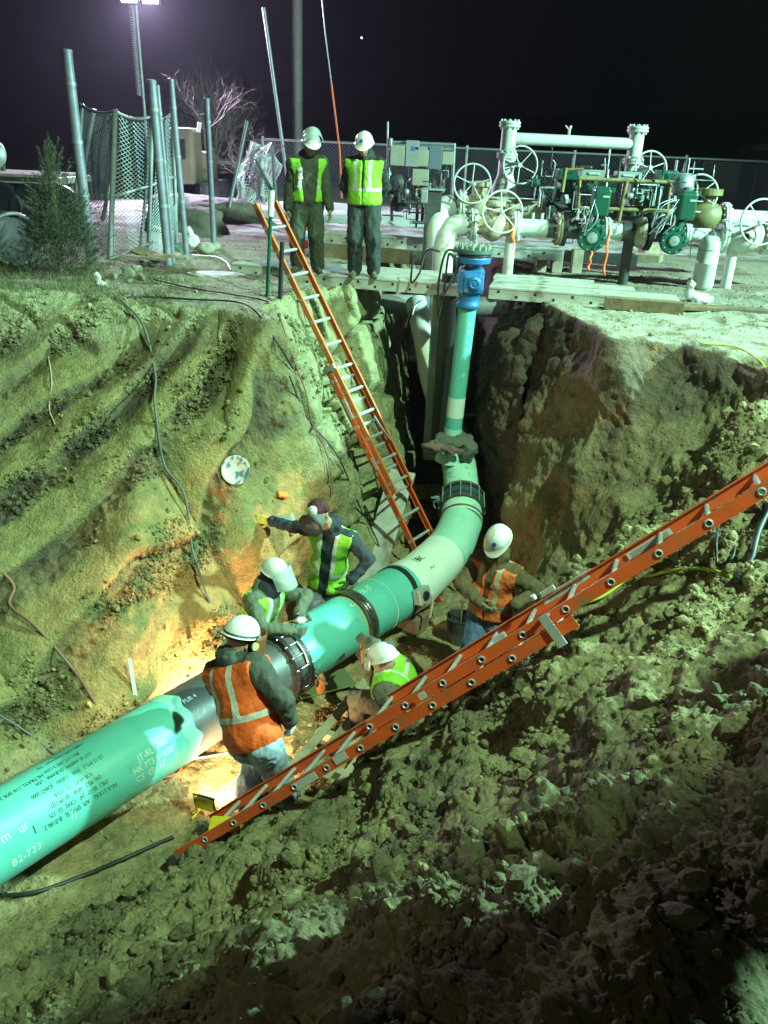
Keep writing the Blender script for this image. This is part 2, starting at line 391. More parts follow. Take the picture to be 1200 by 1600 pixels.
mixc(C(.25, .16, .07), rightW*sstep(.05, .4, n1*.8+n2*.5-(Z+1.6)*.25)*.75)
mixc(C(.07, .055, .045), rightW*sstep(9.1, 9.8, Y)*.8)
mixc(C(.215, .195, .10), np.maximum(nearB, nearG))
mixc(C(.14, .125, .075), nearG*sstep(-.1, .45, n1))
mixc(C(.28, .22, .12), nearG*sstep(.3, .6, n2+n1*.3)*.4)
mixc(C(.31, .27, .15), nearG*sstep(1.3, 2.6, X+Y*.25)*.6)  # paler to the right: lamplit brightness of the bank put into the soil colour
col *= (1+n3*.28+n2*.15)[:, None]; col = np.clip(col, .015, .8)

def soil_mat(name):
    m = bpy.data.materials.new(name); m.use_nodes = True; nt = m.node_tree; N = nt.nodes; L = nt.links; b = N['Principled BSDF']
    a = N.new('ShaderNodeAttribute'); a.attribute_name = 'soil'
    tc = N.new('ShaderNodeTexCoord'); n = N.new('ShaderNodeTexNoise'); n.inputs['Scale'].default_value = 55; n.inputs['Detail'].default_value = 8; n.inputs['Roughness'].default_value = .75
    L.new(tc.outputs['Object'], n.inputs['Vector'])
    r = N.new('ShaderNodeMapRange'); r.inputs['From Min'].default_value = .25; r.inputs['From Max'].default_value = .75; r.inputs['To Min'].default_value = .68; r.inputs['To Max'].default_value = 1.34
    L.new(n.outputs['Fac'], r.inputs['Value'])
    mx = N.new('ShaderNodeMixRGB'); mx.blend_type = 'MULTIPLY'; mx.inputs['Fac'].default_value = 1
    L.new(a.outputs['Color'], mx.inputs['Color1']); L.new(r.outputs['Result'], mx.inputs['Color2']); L.new(mx.outputs['Color'], b.inputs['Base Color'])
    b.inputs['Roughness'].default_value = .92; b.inputs['Specular IOR Level'].default_value = .25
    n2_ = N.new('ShaderNodeTexNoise'); n2_.inputs['Scale'].default_value = 28; n2_.inputs['Detail'].default_value = 9; n2_.inputs['Roughness'].default_value = .7
    v = N.new('ShaderNodeTexVoronoi'); v.inputs['Scale'].default_value = 34; L.new(tc.outputs['Object'], v.inputs['Vector']); L.new(tc.outputs['Object'], n2_.inputs['Vector'])
    ad = N.new('ShaderNodeMath'); ad.operation = 'MULTIPLY_ADD'; ad.inputs[1].default_value = -.35; L.new(v.outputs['Distance'], ad.inputs[0]); L.new(n2_.outputs['Fac'], ad.inputs[2])
    bp = N.new('ShaderNodeBump'); bp.inputs['Strength'].default_value = .9; bp.inputs['Distance'].default_value = .035
    L.new(ad.outputs[0], bp.inputs['Height']); L.new(bp.outputs['Normal'], b.inputs['Normal'])
    return m
M_soil = soil_mat('excavated_soil')
def set_soil(o, colors):
    at = o.data.color_attributes.new('soil', 'FLOAT_COLOR', 'POINT'); c = np.ones((len(colors), 4)); c[:, :3] = colors
    at.data.foreach_set('color', c.ravel().astype(np.float32))
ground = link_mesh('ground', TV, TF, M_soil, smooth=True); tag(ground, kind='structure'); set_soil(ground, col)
print('TERRAIN', len(TV), len(TF))
# nearest terrain height lookup
_cell = .12; _hx0, _hy0 = -9, 0; _nx, _ny = int(18/_cell), int(22/_cell)
_H = np.full((_nx, _ny), np.nan)
_ix = ((TV[:, 0]-_hx0)/_cell).astype(int); _iy = ((TV[:, 1]-_hy0)/_cell).astype(int); _ok = (_ix >= 0) & (_ix < _nx) & (_iy >= 0) & (_iy < _ny)
_s = np.zeros((_nx, _ny)); _c = np.zeros((_nx, _ny)); np.add.at(_s, (_ix[_ok], _iy[_ok]), TV[_ok, 2]); np.add.at(_c, (_ix[_ok], _iy[_ok]), 1)
_H = np.where(_c > 0, _s/np.maximum(_c, 1), np.nan)
def gz(x, y):
    i, j = int((x-_hx0)/_cell), int((y-_hy0)/_cell)
    for r in range(6):
        a = _H[max(i-r, 0):i+r+1, max(j-r, 0):j+r+1]
        if a.size and np.isfinite(a).any(): return float(np.nanmean(a))
    return 0.0
from mathutils.bvhtree import BVHTree
_selb = (np.abs(TV[TF[:, 0], 0]) < 14) & (TV[TF[:, 0], 1] < 30) & (TV[TF[:, 0], 1] > -2)
BVH = BVHTree.FromPolygons([tuple(v) for v in TV], [tuple(int(i) for i in f) for f in TF[_selb]])
def hit(px, py):
    """where the ray through a photo pixel meets the soil"""
    v = Vector(P(px, py, d=1)-CAM).normalized(); h = BVH.ray_cast(Vector(CAM), v)
    return (h[0], h[1]) if h[0] is not None else (PV(px, py, z=0), Vector((0, 0, 1)))
def down(x, y, z=3):
    h = BVH.ray_cast(Vector((x, y, z)), Vector((0, 0, -1)))
    return h[0].z if h[0] is not None else 0.0
# ================================================================== MATERIALS
M_pipe = mat('green_epoxy_coating', (.10, .44, .40), .38, var=(.135, .50, .45), vscale=3, bump=.06, bscale=30, var2=(.17, .22, .13), v2scale=6, v2lo=.60, v2hi=.80)
M_pipe2 = mat('pale_scuffed_coating', (.30, .62, .50), .45, var=(.5, .72, .62), vscale=4, bump=.1, var2=(.12, .35, .26), v2scale=6, v2lo=.56, v2hi=.66)
M_white = mat('white_joint_wrap', (.58, .72, .68), .45, var=(.70, .78, .75), vscale=5, bump=.06)
M_steel = mat('bare_dark_steel', (.085, .095, .10), .5, .4, var=(.13, .13, .13), vscale=6, bump=.08, var2=(.10, .06, .04), v2scale=5, v2lo=.58, v2hi=.72)
M_black = mat('black_rubber', (.014, .014, .016), .5, bump=.15)
M_chrome = mat('scratched_bright_steel', (.42, .42, .44), .22, .9, var=(.2, .2, .22), vscale=14, bump=.1)
M_ink = mat('black_stencil_ink', (.012, .035, .03), .6)
M_chalk = mat('white_paint_marker', (.62, .76, .70), .7)
M_orange = mat('orange_fibreglass', (.72, .10, .018), .42, var=(.60, .085, .02), vscale=7, bump=.08, bscale=60, var2=(.20, .13, .07), v2scale=6, v2lo=.54, v2hi=.72)
M_orange2 = mat('faded_orange_fibreglass', (.66, .17, .04), .5, var=(.5, .12, .03), vscale=8, bump=.1, var2=(.22, .14, .07), v2scale=4, v2lo=.55, v2hi=.7)
M_alu = mat('dull_aluminium', (.56, .58, .58), .42, .45, var=(.40, .42, .42), vscale=9, bump=.06, var2=(.2, .18, .14), v2scale=6, v2lo=.62, v2hi=.8)
M_alud = mat('muddy_aluminium', (.60, .62, .61), .5, .3, var=(.42, .42, .39), vscale=5, bump=.06, var2=(.14, .11, .08), v2scale=2.5, v2lo=.58, v2hi=.75)
M_label = mat('silver_label', (.52, .52, .52), .5, var=(.4, .4, .4), vscale=60)
M_yel = mat('yellow_label', (.55, .5, .05), .5)
M_blue = mat('blue_enamel', (.014, .13, .36), .42, var=(.018, .16, .42), vscale=5, bump=.06, var2=(.05, .09, .14), v2scale=7, v2lo=.62, v2hi=.8, coat=.2)
M_wpaint = mat('weathered_white_paint', (.62, .64, .60), .48, var=(.52, .54, .50), vscale=4, bump=.08, var2=(.28, .20, .11), v2scale=3.2, v2lo=.56, v2hi=.72)
M_rusty = mat('rust_streaked_cream_paint', (.50, .48, .38), .6, var=(.34, .26, .15), vscale=5, bump=.15, var2=(.20, .11, .05), v2scale=6, v2lo=.50, v2hi=.66)
M_gal = mat('galvanised_steel', (.36, .40, .41), .48, .5, var=(.26, .29, .30), vscale=12, bump=.05)
M_gpaint = mat('dark_green_enamel', (.006, .075, .048), .35, var=(.009, .095, .06), vscale=5, bump=.05, var2=(.05, .06, .045), v2scale=5, v2lo=.6, v2hi=.74)
M_wood = mat('weathered_timber', (.22, .155, .09), .8, var=(.12, .085, .05), vscale=7, bump=.3, bscale=25)
M_woodp = mat('pale_timber', (.42, .36, .26), .8, var=(.26, .2, .13), vscale=6, bump=.3, bscale=25)
M_dark = mat('dark_grey_metal', (.05, .055, .055), .5, .3, var=(.09, .09, .085), vscale=8, bump=.1)
M_grey = mat('grey_box_paint', (.34, .35, .34), .5, var=(.27, .28, .27), vscale=6, bump=.04)
M_beige = mat('beige_box_paint', (.42, .39, .30), .5, var=(.33, .31, .24), vscale=6, bump=.04)
M_cord = mat('black_cable_sheath', (.018, .018, .018), .55)
M_cordg = mat('dusty_grey_cable', (.10, .11, .10), .7)
M_cordr = mat('brown_rubber_hose', (.20, .085, .05), .6)
M_cordy = mat('yellow_cord', (.42, .50, .05), .5)
M_rag = mat('grey_green_blanket', (.07, .10, .085), .9, var=(.13, .12, .10), vscale=9, bump=.4)
M_ragb = mat('tan_rag', (.22, .15, .12), .9, var=(.12, .07, .06), vscale=12, bump=.4)
M_plastic = mat('translucent_white_sheeting', (.72, .74, .74), .35, var=(.6, .62, .62), vscale=9, bump=.2)
M_flag = mat('orange_marking_ribbon', (.85, .16, .03), .6)
M_red = mat('red_enamel', (.42, .015, .015), .4)

# ================================================================== PIPELINE
AX0 = np.array([-4.9, 1.31, -2.88]); AXB = np.array([-.69, 6.92, -2.86])
AXD = (AXB-AX0)/np.linalg.norm(AXB-AX0); RP = .302
def axs(px, py, r=0):
    q = P(px, py, z=-2.87+r); return float((q-AX0)@AXD)
S_end = float((np.array([.42, 8.40, -2.84])-AX0)@AXD)
def axp(s): return Vector(AX0+AXD*s)
side_v = Vector((AXD[1], -AXD[0], 0)).normalized(); up_v = Vector((0, 0, 1))
pipeline = thing('gas_pipeline', 'large mint green gas pipeline running along the bottom of the trench past the workers', 'pipeline', (float(axp(3).x), float(axp(3).y), ZF))
PO = pipeline.location.copy()
def pb(mb, name, mats, parent=pipeline, base=None):
    return link_part(mb, name, mats, parent)
def link_part(mb, name, mats, parent):
    loc = parent.location if parent.parent is None else parent.parent.location+parent.location
    mb.v = [tuple(Vector(v)-loc) for v in mb.v]
    return mb.build(name, mats, parent)
def seg(s0, s1, name, m, r=RP, parent=pipeline, n=64):
    b = MB(); k = max(2, int((s1-s0)/.25)); b.tube([axp(s0+(s1-s0)*i/k) for i in range(k+1)], r, n); return link_part(b, name, m, parent)
s_bare0 = axs(266, 1140); s_clamp = axs(440, 1040); s_ring = axs(537, 966); s_strap = axs(596, 922); s_white = axs(660, 872)
s_white = min(s_white, S_end-.30)
seg(0, s_bare0, 'coated_pipe_section', M_pipe)
# cutback edge: scalloped pale lip where the coating ends
b = MB(); n = 96; ring = []
for i in range(n):
    a = 2*pi*i/n; off = .025*max(0, sin(a*5+.6))**2+.012*sin(a*9)
    ring.append((a, off))
V = []; 
for k, (rr, ds) in enumerate(((RP+.0015, -.09), (RP+.003, -.01), (RP+.003, .035), (RP-.004, .045))):
    for a, off in ring: V.append(axp(s_bare0+ds+off+.01)+(side_v*cos(a)+up_v*sin(a))*rr)
b.add(V, [(k*n+i, k*n+(i+1) % n, (k+1)*n+(i+1) % n, (k+1)*n+i) for k in range(3) for i in range(n)], 0, True)
link_part(b, 'coating_edge', mat('pale_green_edge', (.22, .55, .43), .5), pipeline)
seg(s_bare0+.004, s_clamp, 'bare_steel_section', M_steel, RP-.004)
seg(s_clamp, s_ring-.075, 'coated_pipe_section', M_pipe)
seg(s_ring-.075, s_ring+.075, 'bare_weld_band', M_steel, RP-.002)
# burnt edges of the coating either side of the girth weld
M_burn = mat('heat_browned_coating', (.30, .42, .20), .5, var=(.36, .26, .12), vscale=9)
seg(s_ring-.10, s_ring-.074, 'scorched_edge', M_burn, RP+.002); seg(s_ring+.074, s_ring+.09, 'scorched_edge', M_burn, RP+.002)
b = MB(); b.lathe([(RP, -.018), (RP+.006, -.012), (RP+.009, 0), (RP+.006, .012), (RP, .018)], axp(s_ring+.005), AXD, 64, sm=True); link_part(b, 'girth_weld', M_chrome, pipeline)
seg(s_ring+.075, s_white, 'coated_pipe_section', M_pipe)
def curve_pts(ctrl, n=10):
    c = [Vector(p) for p in ctrl]; c = [c[0]*2-c[1]]+c+[c[-1]*2-c[-2]]; out = []
    for i in range(1, len(c)-2):
        for k in range(n):
            t = k/n; p0, p1, p2, p3 = c[i-1:i+3]
            out.append(.5*((2*p1)+(p2-p0)*t+(2*p0-5*p1+4*p2-p3)*t*t+(3*p1-p0-3*p2+p3)*t**3))
    out.append(c[-2]); return out
E0 = axp(S_end); Pw = axp(s_white)
# white wrapped elbow, narrowing
el = curve_pts([tuple(Pw), tuple((Pw+E0)/2), tuple(E0), (.80, 8.98, -2.72), (.97, 9.42, -2.56)], 10)
k1 = int(len(el)*.70)
b = MB(); rad = [RP+.003-.045*sstep(.35, 1, i/(len(el)-1)) for i in range(len(el))]
b.tube(el[:k1+1], [float(x) for x in rad[:k1+1]], 64); link_part(b, 'white_wrapped_section', M_white, pipeline)
b = MB(); b.tube(el[k1:], [float(x) for x in rad[k1:]], 64); link_part(b, 'elbow', mat('scuffed_mint_coating', (.26, .60, .50), .42, var=(.40, .66, .58), vscale=5, bump=.08), pipeline)
back = curve_pts([(.97, 9.42, -2.56), (.99, 9.9, -2.38), (.985, 10.4, -2.22), (.95, 11.3, -2.12), (.90, 12.6, -2.1), (.86, 14.5, -2.1), (.84, 16.5, -2.1)], 8)
b = MB(); b.tube(back[:18], [float(.262-.035*sstep(0, 10, i)) for i in range(18)], 48); link_part(b, 'back_section', M_pipe2, pipeline)
b = MB(); b.tube(back[17:], .235, 40); link_part(b, 'buried_section', mat('dusty_dark_coating', (.06, .13, .10), .6, var=(.12, .14, .11), vscale=4, bump=.1), pipeline)
b = MB(); b.lathe([(.255, -.02), (.27, -.01), (.27, .01), (.255, .02)], (.972, 9.47, -2.54), (back[3]-back[2]), 48, sm=True); link_part(b, 'elbow_weld', M_steel, pipeline)
# ---------------- writing wrapped on the pipe
def text_mesh(txt, size):
    c = bpy.data.curves.new('t', 'FONT'); c.body = txt; c.size = size; c.align_x = 'CENTER'; c.align_y = 'CENTER'; c.resolution_u = 2
    o = bpy.data.objects.new('t', c); COL.objects.link(o); dg = bpy.context.evaluated_depsgraph_get(); dg.update()
    me = bpy.data.meshes.new_from_object(o.evaluated_get(dg)); V = [v.co.copy() for v in me.vertices]; Fc = [tuple(p.vertices) for p in me.polygons]
    bpy.data.objects.remove(o); bpy.data.curves.remove(c); bpy.data.meshes.remove(me); return V, Fc
def cyl_hit(px, py, r=RP):
    o = Vector(CAM)-Vector(AX0); d = Vector(P(px, py, d=1)-CAM); a = Vector(AXD)
    oo = o-a*o.dot(a); dd = d-a*d.dot(a); A = dd.dot(dd); B = 2*oo.dot(dd); Cc = oo.dot(oo)-r*r; disc = B*B-4*A*Cc
    t = (-B-sqrt(max(disc, 0)))/(2*A); h = o+d*t; s = h.dot(a); q = h-a*s
    return s, atan2(q.dot(up_v), q.dot(side_v))
def pipe_text(mb, txt, px, py, size, flip=False, rot=0, squash=.75, w=.0):
    s, phi = cyl_hit(px, py); V, Fc = text_mesh(txt, size); out = []
    for v in V:
        x, y = v.x*squash, v.y
        if rot: x, y = x*cos(rot)-y*sin(rot), x*sin(rot)+y*cos(rot)
        if flip: x, y = -x, -y
        a = phi+y/RP
        out.append(axp(s+x)+(side_v*cos(a)+up_v*sin(a))*(RP+.0022))
    mb.add(out, Fc)
ink = MB()
L_ = [('F41A 51XXL   API  SPEC 5L  B-0186.2', 128, 1258, .052), ('SMLS  00-17   24"   CX42   LE-.375', 124, 1247, .046), ('DRL PSL2   HFW   1811M 13JT', 119, 1236, .044), ('FOR HEAT   15   U.S.A.', 114, 1226, .044),
      ('LE-15 MTL5   JWR   118341   JOINT 2000', 106, 1213, .046), ('LOT 81-H003M   DURAMA   USA', 100, 1201, .044), ('JRH. 11T-14/5 3 CDH', 96, 1192, .044), ('ORLCUN- OAKTUM   TX', 92, 1183, .044), ('X2111', 122, 1166, .040)]
for t_, x_, y_, s_ in L_: ink = MB(); pipe_text(ink, t_, x_, y_, s_, flip=True, squash=.72); link_part(ink, 'stencilled_line', M_ink, pipeline)
ink = MB()
pipe_text(ink, 'HLTRAYL 110 SPA 240', 30, 1232, .05, flip=True); pipe_text(ink, 'l', 54, 1297, .085, squash=1.2)
pipe_text(ink, 'FBC-031b', 664, 868, .12, rot=.0, squash=.8); pipe_text(ink, '24-17', 676, 886, .05)
link_part(ink, 'stencilled_text', M_ink, pipeline)
chalk = MB()
for t_, x_, y_, s_, r_ in (('JT-RL  780', 238, 1172, .075, .04), ('HK 7T3 0YR80', 240, 1188, .07, .0), ('CS  @  17', 236, 1205, .075, .02), ('B2-723', 42, 1335, .09, .05), ('m', 8, 1308, .10, .1), ('ur', 36, 1293, .09, .1), ('//', 116, 1272, .11, 0),
                           ('F3L JT', 570, 922, .10, .1), ('<- - -', 556, 943, .10, .0), ('7680RHR', 620, 882, .085, .05), ('PUR 4', 296, 1092, .06, .0)):
    chalk = MB(); pipe_text(chalk, t_, x_, y_, s_, rot=r_, squash=.85); link_part(chalk, 'marker_note', M_chalk, pipeline)
chalk = MB()
for ss in (s_ring+.42,): chalk.tube([axp(ss)+(side_v*cos(a)+up_v*sin(a))*(RP+.002) for a in [i*pi/24-.7 for i in range(25)]], .0035, 4)
link_part(chalk, 'marker_ring', M_chalk, pipeline)

# ---------------- line-up clamp (black ring with bolts)
cl_ = thing('line_up_clamp', 'black bolted clamp ring round the pipe beside the orange vested worker', 'pipe clamp', tuple(axp(s_clamp)-Vector((0, 0, .4))))
for ds, r0, r1, w in ((-.075, RP+.002, RP+.055, .022), (.0, RP+.002, RP+.035, .05), (.075, RP+.002, RP+.055, .022)):
    b = MB(); b.lathe([(r0, -w), (r1, -w), (r1, w), (r0, w), (r0, -w)], axp(s_clamp+ds), AXD, 56); link_part(b, 'clamp_ring', M_black if ds else M_dark, cl_)
b = MB()
for i in range(18):
    a = 2*pi*i/18; p0 = axp(s_clamp-.11)+(side_v*cos(a)+up_v*sin(a))*(RP+.042); b.tube([p0, p0+Vector(AXD)*.22], .009, 6); b.tube([p0+Vector(AXD)*.0, p0+Vector(AXD)*.02], .016, 6); b.tube([p0+Vector(AXD)*.2, p0+Vector(AXD)*.22], .016, 6)
link_part(b, 'bolts', M_chrome, cl_)
b = MB(); b.tube([axp(s_clamp+.04)+(side_v*cos(a)+up_v*sin(a))*(RP+.05) for a in [i*.05 for i in range(8, 22)]], .012, 6); link_part(b, 'bright_strip', M_alu, cl_)
b = MB(); b.torus(axp(s_clamp+.15)+side_v*(RP+.03)-up_v*.12, .05, .01, (1, 0, .2), 18, 6); b.torus(axp(s_clamp+.13)+side_v*(RP+.05)+up_v*.0, .035, .009, (0, 1, .2), 18, 6); b.tube([axp(s_clamp+.1)+side_v*(RP+.02), axp(s_clamp+.16)+side_v*(RP+.16)-up_v*.1], .012, 6)
link_part(b, 'lever_chain', M_dark, cl_)
# ---------------- chain weld ring tool round the girth weld
wr = thing('weld_track_band', 'shiny steel band strapped round the green pipe at the girth weld', 'steel band', tuple(axp(s_ring)-Vector((0, 0, .4))))
for ds, w in ((-.045, .012), (-.015, .008), (.028, .008), (.055, .012)):
    b = MB(); b.lathe([(RP+.002, -w), (RP+.022, -w), (RP+.026, 0), (RP+.022, w), (RP+.002, w)], axp(s_ring+ds), AXD, 64, sm=True); link_part(b, 'band', M_chrome if abs(ds) < .03 else M_dark, wr)
# ---------------- strap with ultrasonic box
st = thing('strapped_sensor_box', 'silver box with a dark lens strapped on a black belt round the green pipe', 'sensor box', tuple(axp(s_strap)-Vector((0, 0, .4))))
b = MB(); w = .035; nn = 48; V = []
for i in range(nn+1):
    a = 2*pi*i/nn
    for dw in (-w, w):
        for r_ in (RP+.003, RP+.011): V.append(axp(s_strap+dw+.05*sin(a))+(side_v*cos(a)+up_v*sin(a))*r_)
Fc = []
for i in range(nn):
    q = i*4
    for a_, b_ in ((0, 1), (1, 3), (3, 2), (2, 0)): Fc.append((q+a_, q+b_, q+4+b_, q+4+a_))
b.add(V, Fc); link_part(b, 'belt', M_black, st)
Rm = Matrix((tuple(AXD), tuple(side_v*.8-up_v*-.6), (0, 0, 1))).transposed().to_3x3()
phi_ = .30; nrm = side_v*cos(phi_)+up_v*sin(phi_); tng = Vector(AXD); bit = nrm.cross(tng); Mx = Matrix((tng, bit, nrm)).transposed()
cb = axp(s_strap+.03)+nrm*(RP+.06)
b = MB(); b.box(cb, (.19, .17, .10), Mx, bev=.012); link_part(b, 'housing', M_alu, st)
b = MB(); b.lathe([(.05, 0), (.05, .02), (.035, .024), (.0, .022)], cb+nrm*.05, nrm, 20); link_part(b, 'dark_lens', M_black, st)
b = MB(); b.tube(curve_pts([tuple(cb+tng*.09), tuple(cb+tng*.14+side_v*.05-up_v*.1), tuple(cb+tng*.1+side_v*.06-up_v*.3)], 6), .016, 8); link_part(b, 'nozzle', M_woodp, st)
# ---------------- clamp behind the elbow and the blanket at the tee
def ring_clamp(c, ax, r, name, label):
    t = thing(name, label, 'pipe clamp', tuple(Vector(c)-Vector((0, 0, r))))
    ax = Vector(ax).normalized()
    for ds, w, e, m in ((-.10, .02, .05, M_dark), (.02, .045, .035, mat('dull_blue_green_rubber', (.03, .07, .075), .5, bump=.2)), (.12, .02, .045, M_dark)):
        b = MB(); b.lathe([(r, -w), (r+e, -w), (r+e+.005, 0), (r+e, w), (r, w)], Vector(c)+ax*ds, ax, 44); link_part(b, 'clamp_ring', m, t)
    u = ax.orthogonal().normalized(); w_ = ax.cross(u); b = MB()
    for i in range(14):
        a = 2*pi*i/14; p0 = Vector(c)+(u*cos(a)+w_*sin(a))*(r+.05); b.tube([p0-ax*.13, p0+ax*.14], .01, 6)
    link_part(b, 'bolts', M_gal, t)
    b = MB(); b.torus(Vector(c)+Vector((-r-.09, -.02, .06)), .05, .009, (0, 1, .3), 16, 5); b.torus(Vector(c)+Vector((-r-.06, -.05, .0)), .06, .009, (.3, 1, 0), 16, 5)
    b.tube([Vector(c)+Vector((-r+.02, 0, .05)), Vector(c)+Vector((-r-.16, -.06, .1))], .011, 6); link_part(b, 'lever_chain', M_gal, t)
    return t
ck = Vector((.985, 9.72, -2.44))
ring_clamp(ck, (back[6]-back[3]), .243, 'line_up_clamp', 'dark green clamp ring behind the pipe elbow, nearest the foot of the leaning ladder')

# ================================================================== RISER WITH BLUE VALVE
RB = PV(706, 688, Y=10.30); RT = PV(731, 478, Y=10.26)
riser = thing('riser_pipe', 'tall mint green riser pipe with bright blue valve on top standing in the trench', 'riser pipe', tuple(RB))
ax_r = (RT-RB).normalized(); LR = (RT-RB).length; rr_ = .110
def rp(t): return RB+ax_r*(LR*t)
for t0, t1, m, nm, r in ((-.12, .10, M_pipe2, 'base_section', rr_+.004), (.10, .19, M_pipe, 'green_section', rr_), (.19, .34, M_white, 'white_band', rr_+.002), (.34, 1.0, M_pipe, 'green_section', rr_)):
    b = MB(); b.tube([rp(t0), rp((t0+t1)/2), rp(t1)], r, 32); link_part(b, nm, m, riser)
b = MB(); b.tube([rp(-.16), rp(-.08), rp(.04)], [rr_+.09, rr_+.05, rr_+.004], 32); link_part(b, 'weld_saddle', M_pipe2, riser)
ch = MB()
for t_, k in (('A', .88), ('T', .82), ('L', .76), ('X', .70), ('e', .64), ('#', .52), ('.', .45)):
    V, Fc = text_mesh(t_, .085); out = []
    uu = Vector((0, -1, 0)); rs = ax_r.cross(uu).normalized()*-1
    for v in V:
        a = v.x*.8/rr_+.35; out.append(rp(k)+ax_r*v.y+(Vector((1, 0, 0))*sin(a)+uu*cos(a))*(rr_+.002))
    ch.add(out, Fc)
link_part(ch, 'marker_writing', M_chalk, riser)
# valve body
b = MB(); v0 = RT
b.lathe([(rr_+.006, -.03), (rr_+.03, -.02), (rr_+.035, .03), (rr_+.015, .05), (rr_+.02, .14), (rr_+.05, .17)], v0, ax_r, 32, sm=True)
body_c = v0+ax_r*.31
b.box(body_c, (.30, .27, .31), None, bev=.05)
b.box(body_c+Vector((.02, -.02, -.02)), (.25, .29, .25), None, bev=.06)
b.lathe([(.085, 0), (.085, .03), (.07, .045), (0, .05)], body_c+Vector((.03, -.14, -.02)), (0, -1, 0), 24, sm=True)
b.torus(body_c+Vector((.03, -.186, -.02)), .05, .008, (0, 1, 0), 24, 6)
b.lathe([(.10, .44), (.11, .50), (.205, .52), (.21, .575), (.205, .585)], v0, ax_r, 36)
vb = link_part(b, 'blue_valve', M_blue, riser)
b = MB(); b.lathe([(.20, .588), (.205, .60), (.20, .622)], v0, ax_r, 36); link_part(b, 'gasket', M_black, riser)
b = MB(); b.lathe([(.215, .624), (.22, .635), (.215, .672), (.12, .684), (.09, .70), (0, .70)], v0, ax_r, 36); link_part(b, 'top_flange', M_gpaint if 0 else mat('dark_teal_flange', (.05, .10, .09), .5, bump=.1), riser)
Mzb = mat('zinc_bolts', (.45, .50, .46), .35, .6)
for i in range(14):
    a = 2*pi*i/14; q = v0+ax_r*.67+Vector((cos(a), sin(a), 0))*.175
    b = MB(); b.lathe([(.022, 0), (.022, .03), (.014, .035), (.014, .06), (.004, .066)], q, ax_r, 8); link_part(b, 'flange_bolt', Mzb, riser)
for i in range(6):
    a = 2*pi*i/6+.3; q = v0+ax_r*.69+Vector((cos(a), sin(a), 0))*.075; b = MB(); b.lathe([(.025, 0), (.025, .035), (.004, .04)], q, ax_r, 8); link_part(b, 'flange_bolt', Mzb, riser)
b = MB(); b.lathe([(.02, .69), (.02, .76), (.011, .77), (.011, .80), (0, .805)], v0, ax_r, 10); link_part(b, 'grease_fitting', Mzb, riser)
# looped black hoses at the valve
def cable(name, label, pts, r, m, cat='cable', group=None, n=8, k=8):
    b = MB(); p = curve_pts(pts, k); b.tube(p, r, n); o = b.build(name, m, origin=tuple(Vector(pts[0]))) if False else None
    b.v = [tuple(Vector(v)-Vector(pts[0])) for v in b.v]; o = b.build(name, m); o.location = Vector(pts[0]); return tag(o, label, cat, group)
hv = v0+ax_r*.62
cable('black_hose', 'black hose loop hanging left of the blue valve', [tuple(hv+Vector((-.20, -.02, .02))), tuple(hv+Vector((-.34, -.06, .0))), tuple(hv+Vector((-.40, -.06, -.35))), tuple(hv+Vector((-.38, -.06, -.75))), tuple(hv+Vector((-.33, -.08, -.4))), tuple(hv+Vector((-.30, -.06, -.02))), tuple(hv+Vector((-.20, -.10, -.18))), tuple(hv+Vector((-.34, -.12, -.50)))], .014, M_cord, 'hose')
cable('black_hose', 'black hose hanging off the white elbows onto the walkway, left of the valve', [tuple(hv+Vector((-.62, .5, .02))), tuple(hv+Vector((-.70, .42, -.1))), tuple(hv+Vector((-.72, .4, -.42))), tuple(hv+Vector((-.62, .4, -.3))), tuple(hv+Vector((-.55, .45, -.04))), tuple(hv+Vector((-.40, .2, -.02)))], .013, M_cord, 'hose')

# ================================================================== LADDERS
def rail(mb, a, b, side, nrm, web=.074, fl=.028, th=.005):
    """C channel: web lies in the plane (dir, nrm); flanges point along side"""
    a, b = Vector(a), Vector(b); side = Vector(side).normalized(); nrm = Vector(nrm).normalized()
    prof = [(0, -web/2), (fl, -web/2), (fl, -web/2+th), (th, -web/2+th), (th, web/2-th), (fl, web/2-th), (fl, web/2), (0, web/2)]
    V = [a+side*x+nrm*y for x, y in prof]+[b+side*x+nrm*y for x, y in prof]; n = 8
    mb.add(V, [(i, (i+1) % n, n+(i+1) % n, n+i) for i in range(n)]+[tuple(range(n))[::-1], tuple(range(n, 2*n))])
def ladder_section(t, a, u, s, nrm, length, width, step=.305, first=.15, rung_r=.015, m=M_orange, rail_names=('rail',), flip=1):
    u, s, nrm = Vector(u).normalized(), Vector(s).normalized(), Vector(nrm).normalized(); a = Vector(a)
    for sg, base in ((1, a), (-1, a+s*width)):
        b = MB(); rail(b, base, base+u*length, s*sg*1.0, nrm); link_part(b, 'rail', m, t)
    k = first
    while k < length-.05:
        c = a+u*k; b = MB()
        b.tube([c-s*.006, c+s*(width+.006)], rung_r, 8); b.box(c+s*width/2, (1, 1, 1), Matrix((s*(width-.01), nrm*.006, u*.034)).transposed())
        rg = link_part(b, 'rung', M_alu, t)
        lk = t.location
        for e, sg in ((c-s*.003, -1), (c+s*(width+.003), 1)):
            b = MB(); b.lathe([(0, .003), (.014, .003), (.017, .007), (.025, .003), (.023, 0)], e, s*sg, 14, ms=[1, 0, 0, 0])
            b.v = [tuple(Vector(v)-lk) for v in b.v]; b.build('ferrule', [M_alu, M_black], rg)
        k += step
